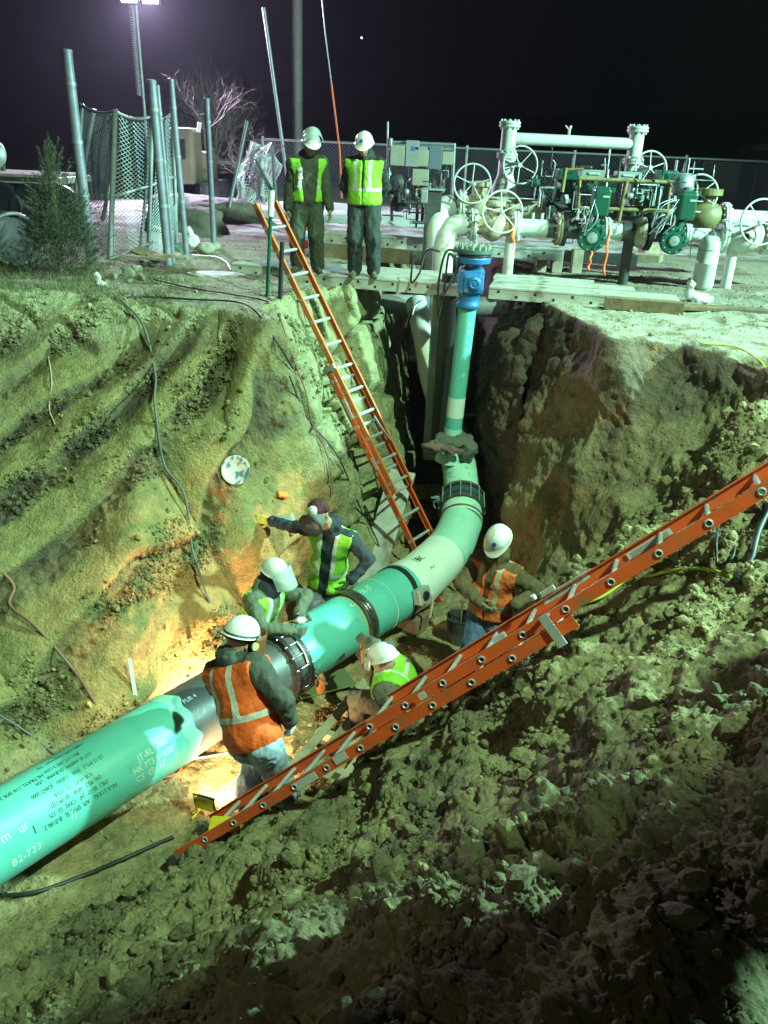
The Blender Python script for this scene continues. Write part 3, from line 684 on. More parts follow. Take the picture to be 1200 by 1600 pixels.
# ladder across the near bank
uA = P(321, 1311, d=5.95); fA = Vector(P(629, 1101, d=5.2)); fB = Vector(P(1166, 784, d=4.27))
u2 = Vector((.718, -.127, .684)).normalized(); s2_ = Vector(.13*_RR+.085*_UU+.37*_D); s2_ = (s2_-u2*s2_.dot(u2)).normalized(); n2_ = s2_.cross(u2).normalized()
if n2_.z < 0: n2_ = -n2_
lad2 = thing('extension_ladder', 'long orange extension ladder lying up the near dirt bank in the foreground', 'ladder', tuple(Vector(uA)-u2*.2))
ladder_section(lad2, Vector(uA)-u2*.33, u2, s2_, n2_, 3.52, .50, first=.33)
ladder_section(lad2, fA-u2*.32+s2_*.03-n2_*.018, u2, s2_, n2_, 4.6, .44, first=.015)
def on_rail(px, py, off, size, m, name, up=0, par=lad2, inner=False):
    """plate on the outer face of the near rail"""
    o = Vector(uA)+n2_*up; d = Vector(P(px, py, d=1)-CAM); nn_ = s2_; t = (o-Vector(CAM)).dot(nn_)/d.dot(nn_); h = Vector(CAM)+d*t
    b = MB(); b.box(h-s2_*off, (1, 1, 1), Matrix((u2*size[0], n2_*size[1], s2_*.003)).transposed()); return link_part(b, name, m, par)
on_rail(478, 1220, .004, (.20, .055), M_label, 'maker_label'); on_rail(481, 1186+4, .004, (.001, .001), M_label, 'maker_label') if 0 else None
on_rail(484, 1215, .006, (.03, .03), mat('pale_blue_print', (.25, .3, .5), .5), 'label_print') if 0 else None
on_rail(532, 1184, .004, (.11, .055), M_label, 'warning_label'); on_rail(490, 1212, .005, (.16, .05), M_yel, 'safety_label') if 0 else None
on_rail(660, 1087, .0, (.055, .045), M_label, 'small_label')
# bracket clamping both sections, labels on the far rail
def local2(k, n, s): return Vector(uA)+u2*k+n2_*n+s2_*s
b = MB(); b.box(local2(3.05, .02, -.012), (1, 1, 1), Matrix((u2*.055, n2_*.21, s2_*.012)).transposed()); b.box(local2(3.05, .105, .03), (1, 1, 1), Matrix((u2*.055, n2_*.012, s2_*.09)).transposed()); link_part(b, 'slide_bracket', M_alu, lad2)
b = MB(); b.box(local2(3.12, .10, .478), (1, 1, 1), Matrix((u2*.34, n2_*.05, s2_*.004)).transposed()); link_part(b, 'instruction_label', M_label, lad2); b = MB(); b.box(local2(3.7, .06, .478-.013), (1, 1, 1), Matrix((u2*.30, n2_*.052, s2_*.004)).transposed()); link_part(b, 'instruction_label', M_label, lad2)
b = MB()
for r_ in range(6):
    for c_ in range(16): b.box(local2(3.58+c_*.016, .045+r_*.007-.005, .478-.0165), (1, 1, 1), Matrix((u2*.011, n2_*.0025, s2_*.001)).transposed())
    for c_ in range(14): b.box(local2(3.0+c_*.018, .083+r_*.007, .4750), (1, 1, 1), Matrix((u2*.012, n2_*.0025, s2_*.001)).transposed())
link_part(b, 'label_print', M_ink, lad2)
b = MB(); b.box(local2(3.02, .145, .46), (1, 1, 1), Matrix((u2*.10, n2_*.03, s2_*.02)).transposed()); b.lathe([(.02, 0), (.022, .03), (0, .035)], local2(2.95, .16, .36), n2_, 10); link_part(b, 'pulley', M_alu, lad2)
b = MB(); b.tube(curve_pts([tuple(local2(2.95, .08, .2)), tuple(local2(2.6, .06, .25)), tuple(local2(2.25, .03, .2)), tuple(local2(2.3, .05, .1))], 6), .008, 6); b.box(local2(2.62, .07, .32), (1, 1, 1), Matrix((u2*.10, n2_*.05, s2_*.05)).transposed()); link_part(b, 'rung_lock', M_alu, lad2)
b = MB(); b.tube(curve_pts([tuple(local2(3.6, .05, .25)), tuple(local2(4.3, .07, .2)), tuple(local2(5.0, .08, .26)), tuple(local2(6.1, .1, .2))], 8), .006, 6); link_part(b, 'pull_rope', M_cord, lad2)
for s_ in (0, .4):
    b = MB(); b.box(local2(-.36, -.03, s_), (1, 1, 1), Matrix((u2*.10, n2_*.10, s2_*.05)).transposed()); link_part(b, 'foot', M_dark, lad2)
# ladder leaning on the far left rim
a1 = PV(641, 838, Y=9.05); b1 = PV(391, 322, Y=10.35); a1r = PV(668, 818, Y=9.25); b1r = PV(417, 315, Y=10.52)
u1 = (b1-a1).normalized(); s1_ = Vector((.25, .33, .02)); s1_ = (s1_-u1*s1_.dot(u1)).normalized(); n1_ = u1.cross(s1_).normalized()
if n1_.y > 0: n1_ = -n1_
L1 = (b1-a1).length; foot1 = a1-u1*((a1.z+3.33)/u1.z)
lad1 = thing('extension_ladder', 'orange extension ladder leaning on the far left rim beside the two onlookers', 'ladder', tuple(foot1))
ladder_section(lad1, foot1-n1_*.04, u1, s1_, n1_, 3.15, .42, first=.2, m=M_orange)
ladder_section(lad1, a1+u1*.55+n1_*.04+s1_*.03, u1, s1_, n1_, L1-.55, .36, first=.12, m=M_orange2)
b = MB(); b.box(a1+u1*1.7-s1_*.012, (1, 1, 1), Matrix((u1*.26, n1_*.045, s1_*.004)).transposed()); b.box(a1+u1*.98-s1_*.012, (1, 1, 1), Matrix((u1*.16, n1_*.05, s1_*.004)).transposed()); link_part(b, 'maker_label', M_label, lad1)
b = MB(); b.box(foot1+u1*3.1-n1_*0-s1_*.006, (1, 1, 1), Matrix((u1*.06, n1_*.2, s1_*.02)).transposed()); b.tube(curve_pts([tuple(a1+u1*1.35+s1_*.36), tuple(a1+u1*1.5+s1_*.30+n1_*.05), tuple(a1+u1*1.25+s1_*.32+n1_*.08), tuple(a1+u1*1.1+s1_*.40+n1_*.05)], 6), .012, 6); link_part(b, 'rung_lock', M_gal, lad1)
# ================================================================== DECK OVER THE TRENCH
def G(px, py, z=0.0): return PV(px, py, z=z)
def frame(a, b):
    e = (b-a); L = e.length; e.normalize(); n = Vector((0, 0, 1)); w = n.cross(e).normalized(); n = e.cross(w).normalized(); return e, w, n, L
def plank(name, label, a, b, width, h=.15, cat='walkway plank', group='aluminium walkway planks', holes=True, m=None):
    """aluminium plank; a-b is the near top edge, it extends away from the camera by width"""
    a, b = Vector(a), Vector(b); e, w, n, L = frame(a, b)
    if w.y < 0: w = -w
    if n.z < 0: n = -n
    t = thing(name, label, cat, tuple(a-n*h), group=group); m = m or M_alud
    Mx = Matrix((e, w, n)).transposed()
    b_ = MB(); b_.box(a+e*L/2+w*width/2-n*.006, (L, width-.012, .012), Mx)
    k = 0
    for i in range(int(width/.055)): b_.box(a+e*L/2+w*(.03+i*.055)+n*.003, (L-.02, .012, .008), Mx)
    link_part(b_, 'deck_plate', m, t)
    for q in (0, width):
        b_ = MB(); sg = 1 if q == 0 else -1
        c = a+e*L/2+w*(q+sg*.004)-n*h/2; b_.box(c, (L, .006, h), Mx); b_.box(c-n*(h/2-.004)+w*sg*.022, (L-.01, .045, .007), Mx); b_.box(c+n*(h/2-.012)-w*sg*.006, (L-.004, .012, .022), Mx)
        if q == 0 and holes:
            for i in range(int(L/.23)):
                cc = a+e*(.12+i*.23)-n*(h*.5+(.032 if i % 2 else -.018)); b_.lathe([(0, .006), (.016, .006), (.02, .0)], cc-w*.0, -w, 8, m=1)
        link_part(b_, 'side_rail', [m, M_black], t)
    for q in (0, 1):
        b_ = MB(); b_.box(a+e*(L*q+(.01 if q == 0 else -.01))+w*width/2-n*h/2, (.012, width-.02, h-.03), Mx); link_part(b_, 'end_plate', m, t)
    return t
dz = .12
dA = PV(440, 424, z=.13); dB = PV(728, 446, z=.13); dC = PV(728, 447, z=.13); dD = PV(1063, 470, z=.13)
e_ = (dD-dA).normalized(); w_ = Vector((-e_.y, e_.x, 0))
def dk(s, t, z=.13): q = dA+e_*s+w_*t; return Vector((q.x, q.y, z))
Ld = (dD-dA).length
plank('walkway_plank', 'front aluminium walkway plank under the boots of the two onlookers', dk(0, 0), dk(2.38, 0), .44)
plank('walkway_plank', 'front aluminium walkway plank right of the blue valve, its end by the white gas bottle', dk(2.74, 0.02), dk(Ld, 0.02), .44)
plank('walkway_plank', 'second aluminium walkway plank from the front, longest, passing behind the blue valve', dk(-.9, .52, .12), dk(2.2, .52, .12), .40)
plank('walkway_plank', 'second aluminium walkway plank from the front on the right half of the deck', dk(2.75, .52, .14), dk(Ld-.5, .52, .14), .34)
plank('walkway_plank', 'third aluminium walkway plank from the front, behind the onlookers', dk(-.75, 1.02, .10), dk(2.0, 1.02, .10), .36)
plank('walkway_plank', 'third aluminium walkway plank from the front below the pipe run', dk(2.7, 1.0, .12), dk(Ld-1.0, 1.0, .12), .42)
plank('walkway_beam', 'raised aluminium beam behind the onlookers, standing on dark timber', PV(486, 362, Y=14.1), PV(664, 374, Y=13.8), .30, .17, cat='beam', group='raised beams')
plank('walkway_beam', 'raised aluminium beam under the left white valves on pale timber blocks', PV(700, 380, Y=13.6), PV(880, 390, Y=13.4), .30, .17, cat='beam', group='raised beams')
def block(name, label, c, size, rz=0, m=M_wood, cat='timber', group=None, bev=.008):
    b = MB(); b.box((0, 0, 0), size, None, bev=bev); o = b.build(name, m); o.location = c; o.rotation_euler = (0, 0, rz); return tag(o, label, cat, group)
ra = atan2(e_.y, e_.x)
q = (PV(486, 380, Y=14.15)+PV(664, 392, Y=13.85))/2; block('timber_sill', 'dark timber sill under the raised beam behind the onlookers', (q.x, 14.0, .10), (1.9, .3, .22), ra, M_wood)
q = G(1004, 486); block('timber_block', 'long weathered timber block on pale gravel in front of the deck end', (q.x, q.y, .07), (.92, .16, .14), ra-.03, M_wood)
q = G(1120, 487); block('plank', 'flat weathered plank on the ground behind the white plastic sheet', (q.x+.1, q.y+.05, .03), (1.05, .24, .05), -.03, M_wood)
for i, (x, y, dx) in enumerate(((870, 408, 0), (900, 412, .0), (845, 405, 0))):
    q = PV(x, y, Y=13.7); block('timber_block', ['pale upright timber block under the pipe run, middle of three', 'pale upright timber block under the pipe run, rightmost of three', 'pale upright timber block under the pipe run, leftmost of three'][i], (q.x, 13.7, .16), (.16, .2, .36), .05*i, M_woodp)
q = G(1012, 410); block('timber_block', 'pale sawn block lying on bare ground behind the orange ribbons', (q.x, q.y, .07), (.45, .3, .14), -.5, M_woodp)
q = G(990, 402); block('timber_block', 'stacked grey pier block behind the orange ribbons', (q.x+.35, q.y+.3, .12), (.3, .3, .24), .2, M_woodp)
q = G(925, 430); block('timber_sill', 'dark skid beam on the deck under the first green actuator', (q.x, q.y+.4, .22), (1.5, .16, .16), ra, M_dark, 'skid beam')

# ================================================================== PIPE YARD
def flange(mb, c, ax, R, w=.035, n=28, m=0, bolts=12):
    c, ax = Vector(c), Vector(ax).normalized()
    mb.lathe([(R*.6, -w-.02), (R*.95, -w-.004), (R, -w), (R, -.007), (R*.9, -.006), (R*.9, .006), (R, .007), (R, w), (R*.95, w+.004), (R*.6, w+.02)], c, ax, n, m=m)
    u = ax.orthogonal().normalized(); v = ax.cross(u)
    for i in range(bolts):
        a = 2*pi*i/bolts; q = c+(u*cos(a)+v*sin(a))*R*.82; mb.lathe([(R*.085, -w-.035), (R*.085, w+.035)], q, ax, 6, m=m)
def flange_part(c, ax, R, parent, m=M_wpaint, w=.035, name='flange', bolts=12):
    b = MB(); flange(b, c, ax, R, w, bolts=bolts); return link_part(b, name, m, parent)
def handwheel(c, nrm, R, parent, m=M_wpaint, spokes=5, ph=.3):
    c, nrm = Vector(c), Vector(nrm).normalized(); u = nrm.orthogonal().normalized(); v = nrm.cross(u)
    b = MB(); b.torus(c, R, .014, nrm, 40, 8); h = link_part(b, 'handwheel', m, parent)
    pl = h.parent.location
    for i in range(spokes):
        a = 2*pi*i/spokes+ph; b = MB(); b.tube([c-nrm*.03, c+(u*cos(a)+v*sin(a))*R], .009, 6); b.v = [tuple(Vector(x)-pl) for x in b.v]; b.build('spoke', m, h)
    b = MB(); b.lathe([(.03, -.05), (.035, 0), (.02, .02), (0, .025)], c-nrm*.02, nrm, 12, sm=True); b.v = [tuple(Vector(x)-pl) for x in b.v]; b.build('hub', m, h)
def tube_part(pts, r, name, m, parent, n=24, curve=0):
    b = MB(); b.tube(curve_pts(pts, curve) if curve else pts, r, n); return link_part(b, name, m, parent)
ex = Vector((1, 0, 0)); ez = Vector((0, 0, 1)); ey = Vector((0, 1, 0))
def valve_body(c, r, parent, m=M_rusty, L=.34, name='valve_body'):
    b = MB(); c = Vector(c); b.lathe([(r*.75, -L/2), (r*.9, -L/2+.03), (r*1.25, -L*.22), (r*1.42, 0), (r*1.25, L*.22), (r*.9, L/2-.03), (r*.75, L/2)], c, ex, 28, sm=True)
    b.lathe([(r*.75, r*.8), (r*.75, r*1.7), (r*1.0, r*1.75), (r*1.0, r*2.15), (r*.5, r*2.2), (0, r*2.2)], c, ez, 24)
    return link_part(b, name, m, parent)
# rear elbow + run
YF, YR = 12.55, 13.5
run1 = thing('valve_pipe_run', 'front run of white valves, elbow and mint pipe with dark green actuators along the deck', 'pipe run', (2.5, YF, 0))
c0 = PV(703, 400, Y=YF-.2); zf = PV(840, 356, Y=YF).z
pA = PV(724, 352, Y=YF); 
def axf(px): q = PV(px, 352+(px-724)*.030, Y=YF); return Vector((q.x, YF, zf))
r8 = .135
xA = axf(728)
down0 = Vector((xA.x-.30, YF-.05, zf-.34))
tube_part([tuple(down0+ez*-2.0), tuple(down0+ez*-1.0), tuple(down0+ez*-.3), tuple(down0), tuple(xA+Vector((-.22, 0, -.07))), tuple(xA)], r8*1.12, 'elbow', M_wpaint, run1, 28, 7)
flange_part(axf(739), ex, .225, run1); valve_body(axf(770), .155, run1, M_rusty, .36); flange_part(axf(805), ex, .215, run1, M_wpaint)
tube_part([tuple(axf(742)), tuple(axf(803))], r8, 'valve_neck', M_rusty, run1)
handwheel(PV(785, 331, Y=YF-.42), (.08, -1, .12), .275, run1)
tube_part([tuple(axf(776)+ez*.15), tuple(PV(785, 331, Y=YF-.2)), tuple(PV(785, 331, Y=YF-.42))], .028, 'valve_stem', M_wpaint, run1, 10)
tube_part([tuple(axf(808)), tuple(axf(858))], r8*.86, 'mint_pipe', mat('mint_white_paint', (.46, .60, .52), .45, var=(.55, .62, .54), vscale=4, bump=.05), run1)
for px in (831, 845): tube_part([tuple(axf(px)+ez*.1), tuple(axf(px)+ez*.2)], .02, 'stub', M_wpaint, run1, 8)
tube_part([tuple(axf(855)), tuple(axf(905))], r8*.95, 'dark_spool', M_dark, run1)
flange_part(axf(873), ex, .225, run1, M_rusty); 
b = MB(); b.lathe([(.15, -.03), (.235, -.028), (.235, .03), (.15, .03)], axf(880), ex, 28); link_part(b, 'black_ring', M_black, run1)
def actuator(pxc, pyc, pxcan, pycan, parent, disc_r=.20, m=M_gpaint):
    c = PV(pxc, pyc, Y=YF-.30)
    b = MB(); b.lathe([(disc_r*.55, .12), (disc_r*.95, .09), (disc_r, .06), (disc_r, .0), (disc_r*.93, -.015), (disc_r*.5, -.02), (disc_r*.46, -.035), (0, -.035)], c, ey, 32); 
    o = link_part(b, 'gear_disc', m, parent)
    b = MB(); b.lathe([(disc_r*.36, -.037), (0, -.045)], c, ey, 20); link_part(b, 'disc_plate', M_gal, parent)
    for i in range(10):
        a = 2*pi*i/10; b = MB(); b.lathe([(.014, -.03), (.011, -.04), (0, -.042)], c+Vector((cos(a), 0, sin(a)))*disc_r*.84, ey, 6); link_part(b, 'disc_bolt', M_gal, parent)
    k = PV(pxcan, pycan, Y=YF-.16)
    b = MB(); b.box(k, (.24, .22, .36), None, bev=.035); b.box(k+ez*.18, (.20, .18, .05), None, bev=.02); b.tube([tuple(k-ez*.16), tuple(c+ey*.08+ez*.05)], .055, 14); link_part(b, 'actuator_canister', m, parent)
    b = MB(); b.box(k+Vector((.05, -.113, .08)), (.09, .004, .025)); link_part(b, 'canister_label', M_label, parent)
    b = MB()
    rr = random.Random(int(pxc))
    for i in range(9):
        p0 = c+Vector((rr.uniform(-.38, -.12), -.05, rr.uniform(.0, .25))); p1 = k+Vector((rr.uniform(-.3, -.1), -.1, rr.uniform(-.25, .1)))
        mb_ = MB(); mb_.tube(curve_pts([tuple(p0), tuple((p0+p1)/2+Vector((rr.uniform(-.1, .1), -.05, rr.uniform(-.05, .12)))), tuple(p1)], 4), .008, 5); link_part(mb_, 'impulse_tube', M_gal, parent)
actuator(925, 371, 938, 316, run1); actuator(1053, 376, 1072, 322, run1, .19)
tube_part([tuple(axf(915)), tuple(axf(972))], r8*.85, 'white_spool', M_wpaint, run1); flange_part(axf(946), ex, .19, run1, M_wpaint, bolts=10)
tube_part([tuple(axf(972)), tuple(axf(990))], r8*.95, 'dark_spool', M_dark, run1)
b = MB(); b.lathe([(.10, -.16), (.19, -.11), (.215, -.05), (.22, .0), (.0, .0)], axf(1006), ex, 28, sm=False); link_part(b, 'dull_reducer', M_rusty, run1)
b = MB(); b.lathe([(.15, -.03), (.245, -.028), (.245, .035), (.15, .035)], axf(1012), ex, 28); link_part(b, 'black_ring', M_black, run1)
tube_part([tuple(axf(1012)), tuple(axf(1045))], r8*.9, 'dark_spool', M_dark, run1)
tube_part([tuple(axf(1065)), tuple(axf(1125))], r8*.72, 'white_spool', M_wpaint, run1); flange_part(axf(1073), ex, .15, run1, bolts=8)
flange_part(axf(1130), ex, .23, run1); b = MB(); b.lathe([(.14, -.26), (.19, -.16), (.23, 0), (.19, .16), (.14, .28)], axf(1165), ex, 28, sm=True); link_part(b, 'ball_valve_body', M_wpaint, run1)
flange_part(axf(1198), ex, .23, run1); tube_part([tuple(axf(1190)), tuple(axf(1290))], r8, 'white_spool', M_wpaint, run1)
handwheel(PV(1190, 347, Y=YF-.4), (.1, -1, .15), .30, run1, ph=.9)
tube_part([tuple(axf(1172)+ez*.1), tuple(PV(1190, 347, Y=YF-.4))], .03, 'valve_stem', M_wpaint, run1, 10)
tube_part([tuple(PV(1168, 372, Y=YF-.2)), tuple(PV(1166, 369, Y=YF-.3))], .045, 'black_cap', M_black, run1, 12)
for px, hh in ((1150, 0), (985, 0), (800, 0)):
    q = axf(px); tube_part([(q.x, q.y, -.02), (q.x, q.y, zf-.1)], .075, 'pipe_support', M_wpaint if px != 985 else M_dark, run1, 16)
# rear run
run2 = thing('valve_pipe_run', 'rear run of rust streaked cream valves and pipe behind the front run', 'pipe run', (2.5, YR, 0))
zr = PV(760, 323, Y=YR).z
def axr(px): q = PV(px, 323+(px-760)*.03, Y=YR); return Vector((q.x, YR, zr))
xB = axr(712); d1 = Vector((xB.x-.28, YR-.15, zr-.38))
tube_part([tuple(d1-ez*2.2), tuple(d1-ez*1.2), tuple(d1-ez*.3), tuple(d1), tuple(xB+Vector((-.2, 0, -.07))), tuple(xB)], .165, 'elbow', M_wpaint, run2, 28, 7)
flange_part(axr(721), ex, .235, run2); valve_body(axr(748), .165, run2, M_rusty, .40)
handwheel(PV(738, 287, Y=YR-.2), (.05, -1, .1), .275, run2, ph=.1); tube_part([tuple(axr(746)+ez*.3), tuple(PV(738, 287, Y=YR-.2))], .028, 'valve_stem', M_wpaint, run2, 10)
tube_part([tuple(axr(724)), tuple(axr(850))], .15, 'rusty_pipe', M_rusty, run2)
tube_part([tuple(axr(850)), tuple(axr(1090))], .11, 'dark_spool', M_dark, run2)
b = MB(); b.lathe([(.12, -.24), (.19, -.15), (.24, 0), (.2, .14), (.14, .24)], axr(1102), ex, 28, sm=True); b.lathe([(.1, .1), (.1, .3), (.2, .31), (.2, .40), (0, .41)], axr(1102), ez, 20); link_part(b, 'yellow_valve_body', mat('chipped_yellow_green_paint', (.22, .21, .09), .5, var=(.15, .12, .05), vscale=5, var2=(.10, .09, .04), v2scale=5, v2lo=.55, v2hi=.66), run2)
handwheel(PV(1093, 302, Y=YR-.1), (-.05, -1, .25), .27, run2, ph=.5)
tube_part([tuple(axr(1102)+ez*.3), tuple(PV(1093, 302, Y=YR-.1))], .03, 'valve_stem', M_wpaint, run2, 10)
flange_part(axr(1132), ex, .22, run2); tube_part([tuple(axr(1125)), tuple(axr(1230))], .12, 'white_spool', M_wpaint, run2)
# overhead bypass with two capped standpipes
by = thing('overhead_pipe', 'tall white overhead pipe between two capped standpipes', 'overhead pipe', (3, 14.2, 0))
YB = 14.2; t1_ = PV(797, 192, Y=YB); t2_ = PV(997, 200, Y=YB+.25); bt1 = PV(783, 320, Y=YB); bt2 = PV(984, 290, Y=YB+.25)
bt1 = Vector((t1_.x, YB, bt1.z)); bt2 = Vector((t2_.x, YB+.25, bt2.z))
tube_part([tuple(bt1), tuple(bt1+ez*.25), tuple(bt1+ez*.45), tuple(t1_)], [.22, .20, .125, .115], 'standpipe', M_wpaint, by)
tube_part([tuple(bt2-ez*.3), tuple(t2_)], .115, 'standpipe', M_wpaint, by)
for t_, b_ in ((t1_, bt1), (t2_, bt2)):
    flange_part(t_-ez*.02, ez, .165, by, bolts=10); flange_part(Vector((t_.x, t_.y, PV(790, 243, Y=YB).z)), ez, .165, by, bolts=10)
flange_part(Vector((t1_.x-.0, YB-.14, PV(783, 262, Y=YB).z)), ey, .11, by, bolts=8)
j1 = PV(797, 216, Y=YB); j2 = PV(997, 223, Y=YB+.25); tube_part([(t1_.x, YB, j1.z), (t2_.x, YB+.25, j1.z)], .085, 'cross_pipe', M_wpaint, by)
q = PV(889, 213, Y=YB+.1); tube_part([(q.x, YB+.12, j1.z+.08), (q.x, YB+.12, j1.z+.16), (q.x+.02, YB+.12, j1.z+.22)], .018, 'vent_valve', M_wpaint, by, 8); tube_part([(q.x, YB+.12, j1.z+.15), (q.x-.07, YB+.12, j1.z+.22)], .010, 'vent_handle', M_wpaint, by, 6)
handwheel(PV(813, 258, Y=YB-.45), (.2, -1, .1), .27, by, ph=.7); tube_part([(t1_.x, YB, PV(797, 256, Y=YB).z), tuple(PV(813, 258, Y=YB-.45))], .035, 'valve_stem', M_wpaint, by, 10)
handwheel(PV(1017, 262, Y=YB-.1), (.1, -1, .3), .25, by, ph=.2); tube_part([(t2_.x, YB+.25, PV(985, 268, Y=YB).z), tuple(PV(1017, 262, Y=YB-.1))], .035, 'valve_stem', M_wpaint, by, 10)
# control rack: grey cabinets on a rusted yellow pipe frame
rk = thing('control_rack', 'rusted yellow pipe frame holding grey control cabinets and tangled tubing behind the actuators', 'control rack', (4, 13.2, 0)); YK = 13.15
M_ry = mat('rusted_yellow_paint', (.34, .28, .10), .6, var=(.17, .10, .05), vscale=9, bump=.15)
for (a, b_, r) in (((905, 279), (1052, 285), .028), ((979, 283), (966, 346), .035), ((905, 325), (1050, 330), .03), ((906, 279), (902, 345), .025), ((1048, 285), (1040, 345), .022), ((882, 265), (912, 264), .02), ((884, 262), (878, 300), .03)):
    tube_part([tuple(PV(*a, Y=YK)), tuple(PV(*b_, Y=YK))], r, 'frame_tube', M_ry, rk, 10)
def boxp(px, py, Y, size, m, parent, name, bev=.015, rz=0):
    b = MB(); b.box(PV(px, py, Y=Y), size, Matrix.Rotation(rz, 3, 'Z') if rz else None, bev=bev); return link_part(b, name, m, parent)
M_pgrn = mat('pale_green_grey_paint', (.27, .33, .29), .5, var=(.22, .28, .25), vscale=5, bump=.04)
boxp(942, 296, YK+.18, (.36, .2, .40), M_pgrn, rk, 'cabinet'); boxp(1003, 301, YK+.18, (.40, .2, .36), M_pgrn, rk, 'cabinet')
boxp(926, 272, YK+.15, (.40, .25, .12), M_pgrn, rk, 'junction_box'); boxp(980, 275, YK+.15, (.36, .25, .12), M_pgrn, rk, 'junction_box'); boxp(1040, 275, YK+.3, (.30, .22, .16), M_gpaint, rk, 'junction_box')
for px, py in ((929, 271), (983, 274)): boxp(px, py, YK+.01, (.17, .004, .03), M_label, rk, 'cabinet_label', .0)
boxp(913, 262, YK+.1, (.22, .14, .07), M_black, rk, 'black_cap', .03); boxp(885, 287, YK+.6, (.34, .3, .42), M_gpaint, rk, 'green_cabinet')
b = MB(); b.lathe([(.15, -.12), (.17, -.05), (.17, .1), (.12, .16), (0, .17)], PV(1066, 290, Y=YK+.3), ez, 20, sm=True); link_part(b, 'round_housing', M_gal, rk)
rr = random.Random(4)
for i in range(92):
    px, py = rr.uniform(820, 1090), rr.uniform(262, 350); y_ = YK+rr.uniform(-.1, .5); pts_ = [PV(px, py, Y=y_)]
    for k in range(rr.randint(2, 4)):
        d_ = rr.choice([(1, 0), (-1, 0), (0, 1), (0, -1), (0, -1)]); L_2 = rr.uniform(.06, .28); pts_.append(pts_[-1]+Vector((d_[0]*L_2, rr.uniform(-.03, .03), d_[1]*L_2)))
    pts_ = [p if p.z > .3 else Vector((p.x, p.y, .3)) for p in pts_]
    tube_part([tuple(p) for p in pts_], rr.choice([.006, .008, .012, .018]), 'impulse_tube', rr.choice([M_gal, M_alu, M_dark, M_wpaint, M_dark]), rk, 6)
for i in range(34):
    px, py = rr.uniform(835, 1080), rr.uniform(278, 345); c = PV(px, py, Y=YK+rr.uniform(-.1, .2)); b = MB(); r_ = rr.uniform(.03, .06)
    b.lathe([(r_, -r_), (r_*1.1, 0), (r_*.8, r_), (0, r_*1.05)], c, rr.choice([ex, ez, -ey]), 12); link_part(b, 'fitting', rr.choice([M_gal, M_dark, M_gpaint]), rk)
for (a, b_) in (((857, 300), (868, 256)), ((868, 256), (864, 250)), ((945, 247), (945, 275)), ((940, 258), (951, 258))): tube_part([tuple(PV(*a, Y=YK+.4)), tuple(PV(*b_, Y=YK+.4))], .012, 'tubing_mast', M_gal, rk, 6)
# left rack of instrument cabinets
r2 = thing('instrument_rack', 'galvanised rack of beige and grey cabinets with meters below, behind the right onlooker', 'instrument rack', (1, 16.5, 0)); YI = 16.6
for a, b_, r in (((607, 300), (610, 216), .05), ((610, 222), (710, 226), .028), ((612, 230), (708, 234), .02), ((710, 224), (706, 310), .03), ((668, 255), (668, 330), .02), ((640, 255), (640, 335), .025), ((612, 296), (612, 345), .03), ((690, 268), (688, 300), .012)):
    tube_part([tuple(PV(*a, Y=YI)), tuple(PV(*b_, Y=YI))], r, 'rack_tube', M_gal, r2, 10)
for px, py, sx, sz, m in ((621, 243, .26, .34, M_beige), (644, 240, .24, .44, M_grey), (661, 247, .2, .28, M_beige), (680, 246, .24, .40, mat('blue_grey_paint', (.14, .17, .21), .5)), (699, 247, .20, .22, M_beige), (657, 277, .30, .28, M_beige), (655, 232, .3, .06, M_grey)):
    o = boxp(px, py, YI-.15, (sx, .16, sz), m, r2, 'cabinet', .012)
boxp(646, 232, YI-.235, (.07, .006, .07), mat('blue_screen_print', (.12, .14, .5), .4), r2, 'cabinet_label', 0)
for i in range(40):
    px, py = rr.uniform(606, 700), rr.uniform(258, 335); y_ = YI+rr.uniform(-.25, .1); pts_ = [PV(px, py, Y=y_)]
    for k in range(rr.randint(2, 4)):
        d_ = rr.choice([(1, 0), (-1, 0), (0, 1), (0, -1), (0, -1)]); L_2 = rr.uniform(.08, .3); pts_.append(pts_[-1]+Vector((d_[0]*L_2, rr.uniform(-.03, .03), d_[1]*L_2)))
    pts_ = [Vector((p.x, p.y, max(p.z, .12))) for p in pts_]
    tube_part([tuple(p) for p in pts_], rr.choice([.01, .014, .02, .03]), 'instrument_tube', rr.choice([M_gal, M_dark, M_dark, M_rusty]), r2, 6)
for px, py, r_ in ((620, 286, .16), (622, 318, .15), (646, 283, .08), (690, 296, .07), (634, 300, .07), (668, 302, .07)):
    b = MB(); b.lathe([(r_*.9, -.10), (r_, -.08), (r_, .0), (r_*.85, .03), (r_*.3, .06), (0, .06)], PV(px, py, Y=YI-.1), -ey, 22, sm=False); link_part(b, 'meter_housing', M_dark if r_ > .1 else M_gal, r2)
o = MB(); o.tube([tuple(PV(605, 268, Y=YI+.1)), tuple(PV(606, 190, Y=YI+.1))], .018, 8); link_part(o, 'whip_antenna', M_alu, r2)
# dark tall box beside the elbows
q = PV(672, 395, Y=13.4); t = thing('cable_tray_post', 'dark open topped steel post left of the white elbows', 'steel post', (q.x, 13.4, 0)); top = PV(673, 298, Y=13.4)
b = MB(); b.box((q.x, 13.4, top.z/2-.3), (.24, .20, top.z+.6), None, bev=.01); link_part(b, 'column', M_dark, t); b = MB(); b.box((q.x, 13.4, top.z+.02), (.30, .26, .03), None, bev=.01); link_part(b, 'cap_plate', M_gal, t)
boxp(663, 307, 13.2, (.1, .12, .18), M_gal, t, 'switch_box')
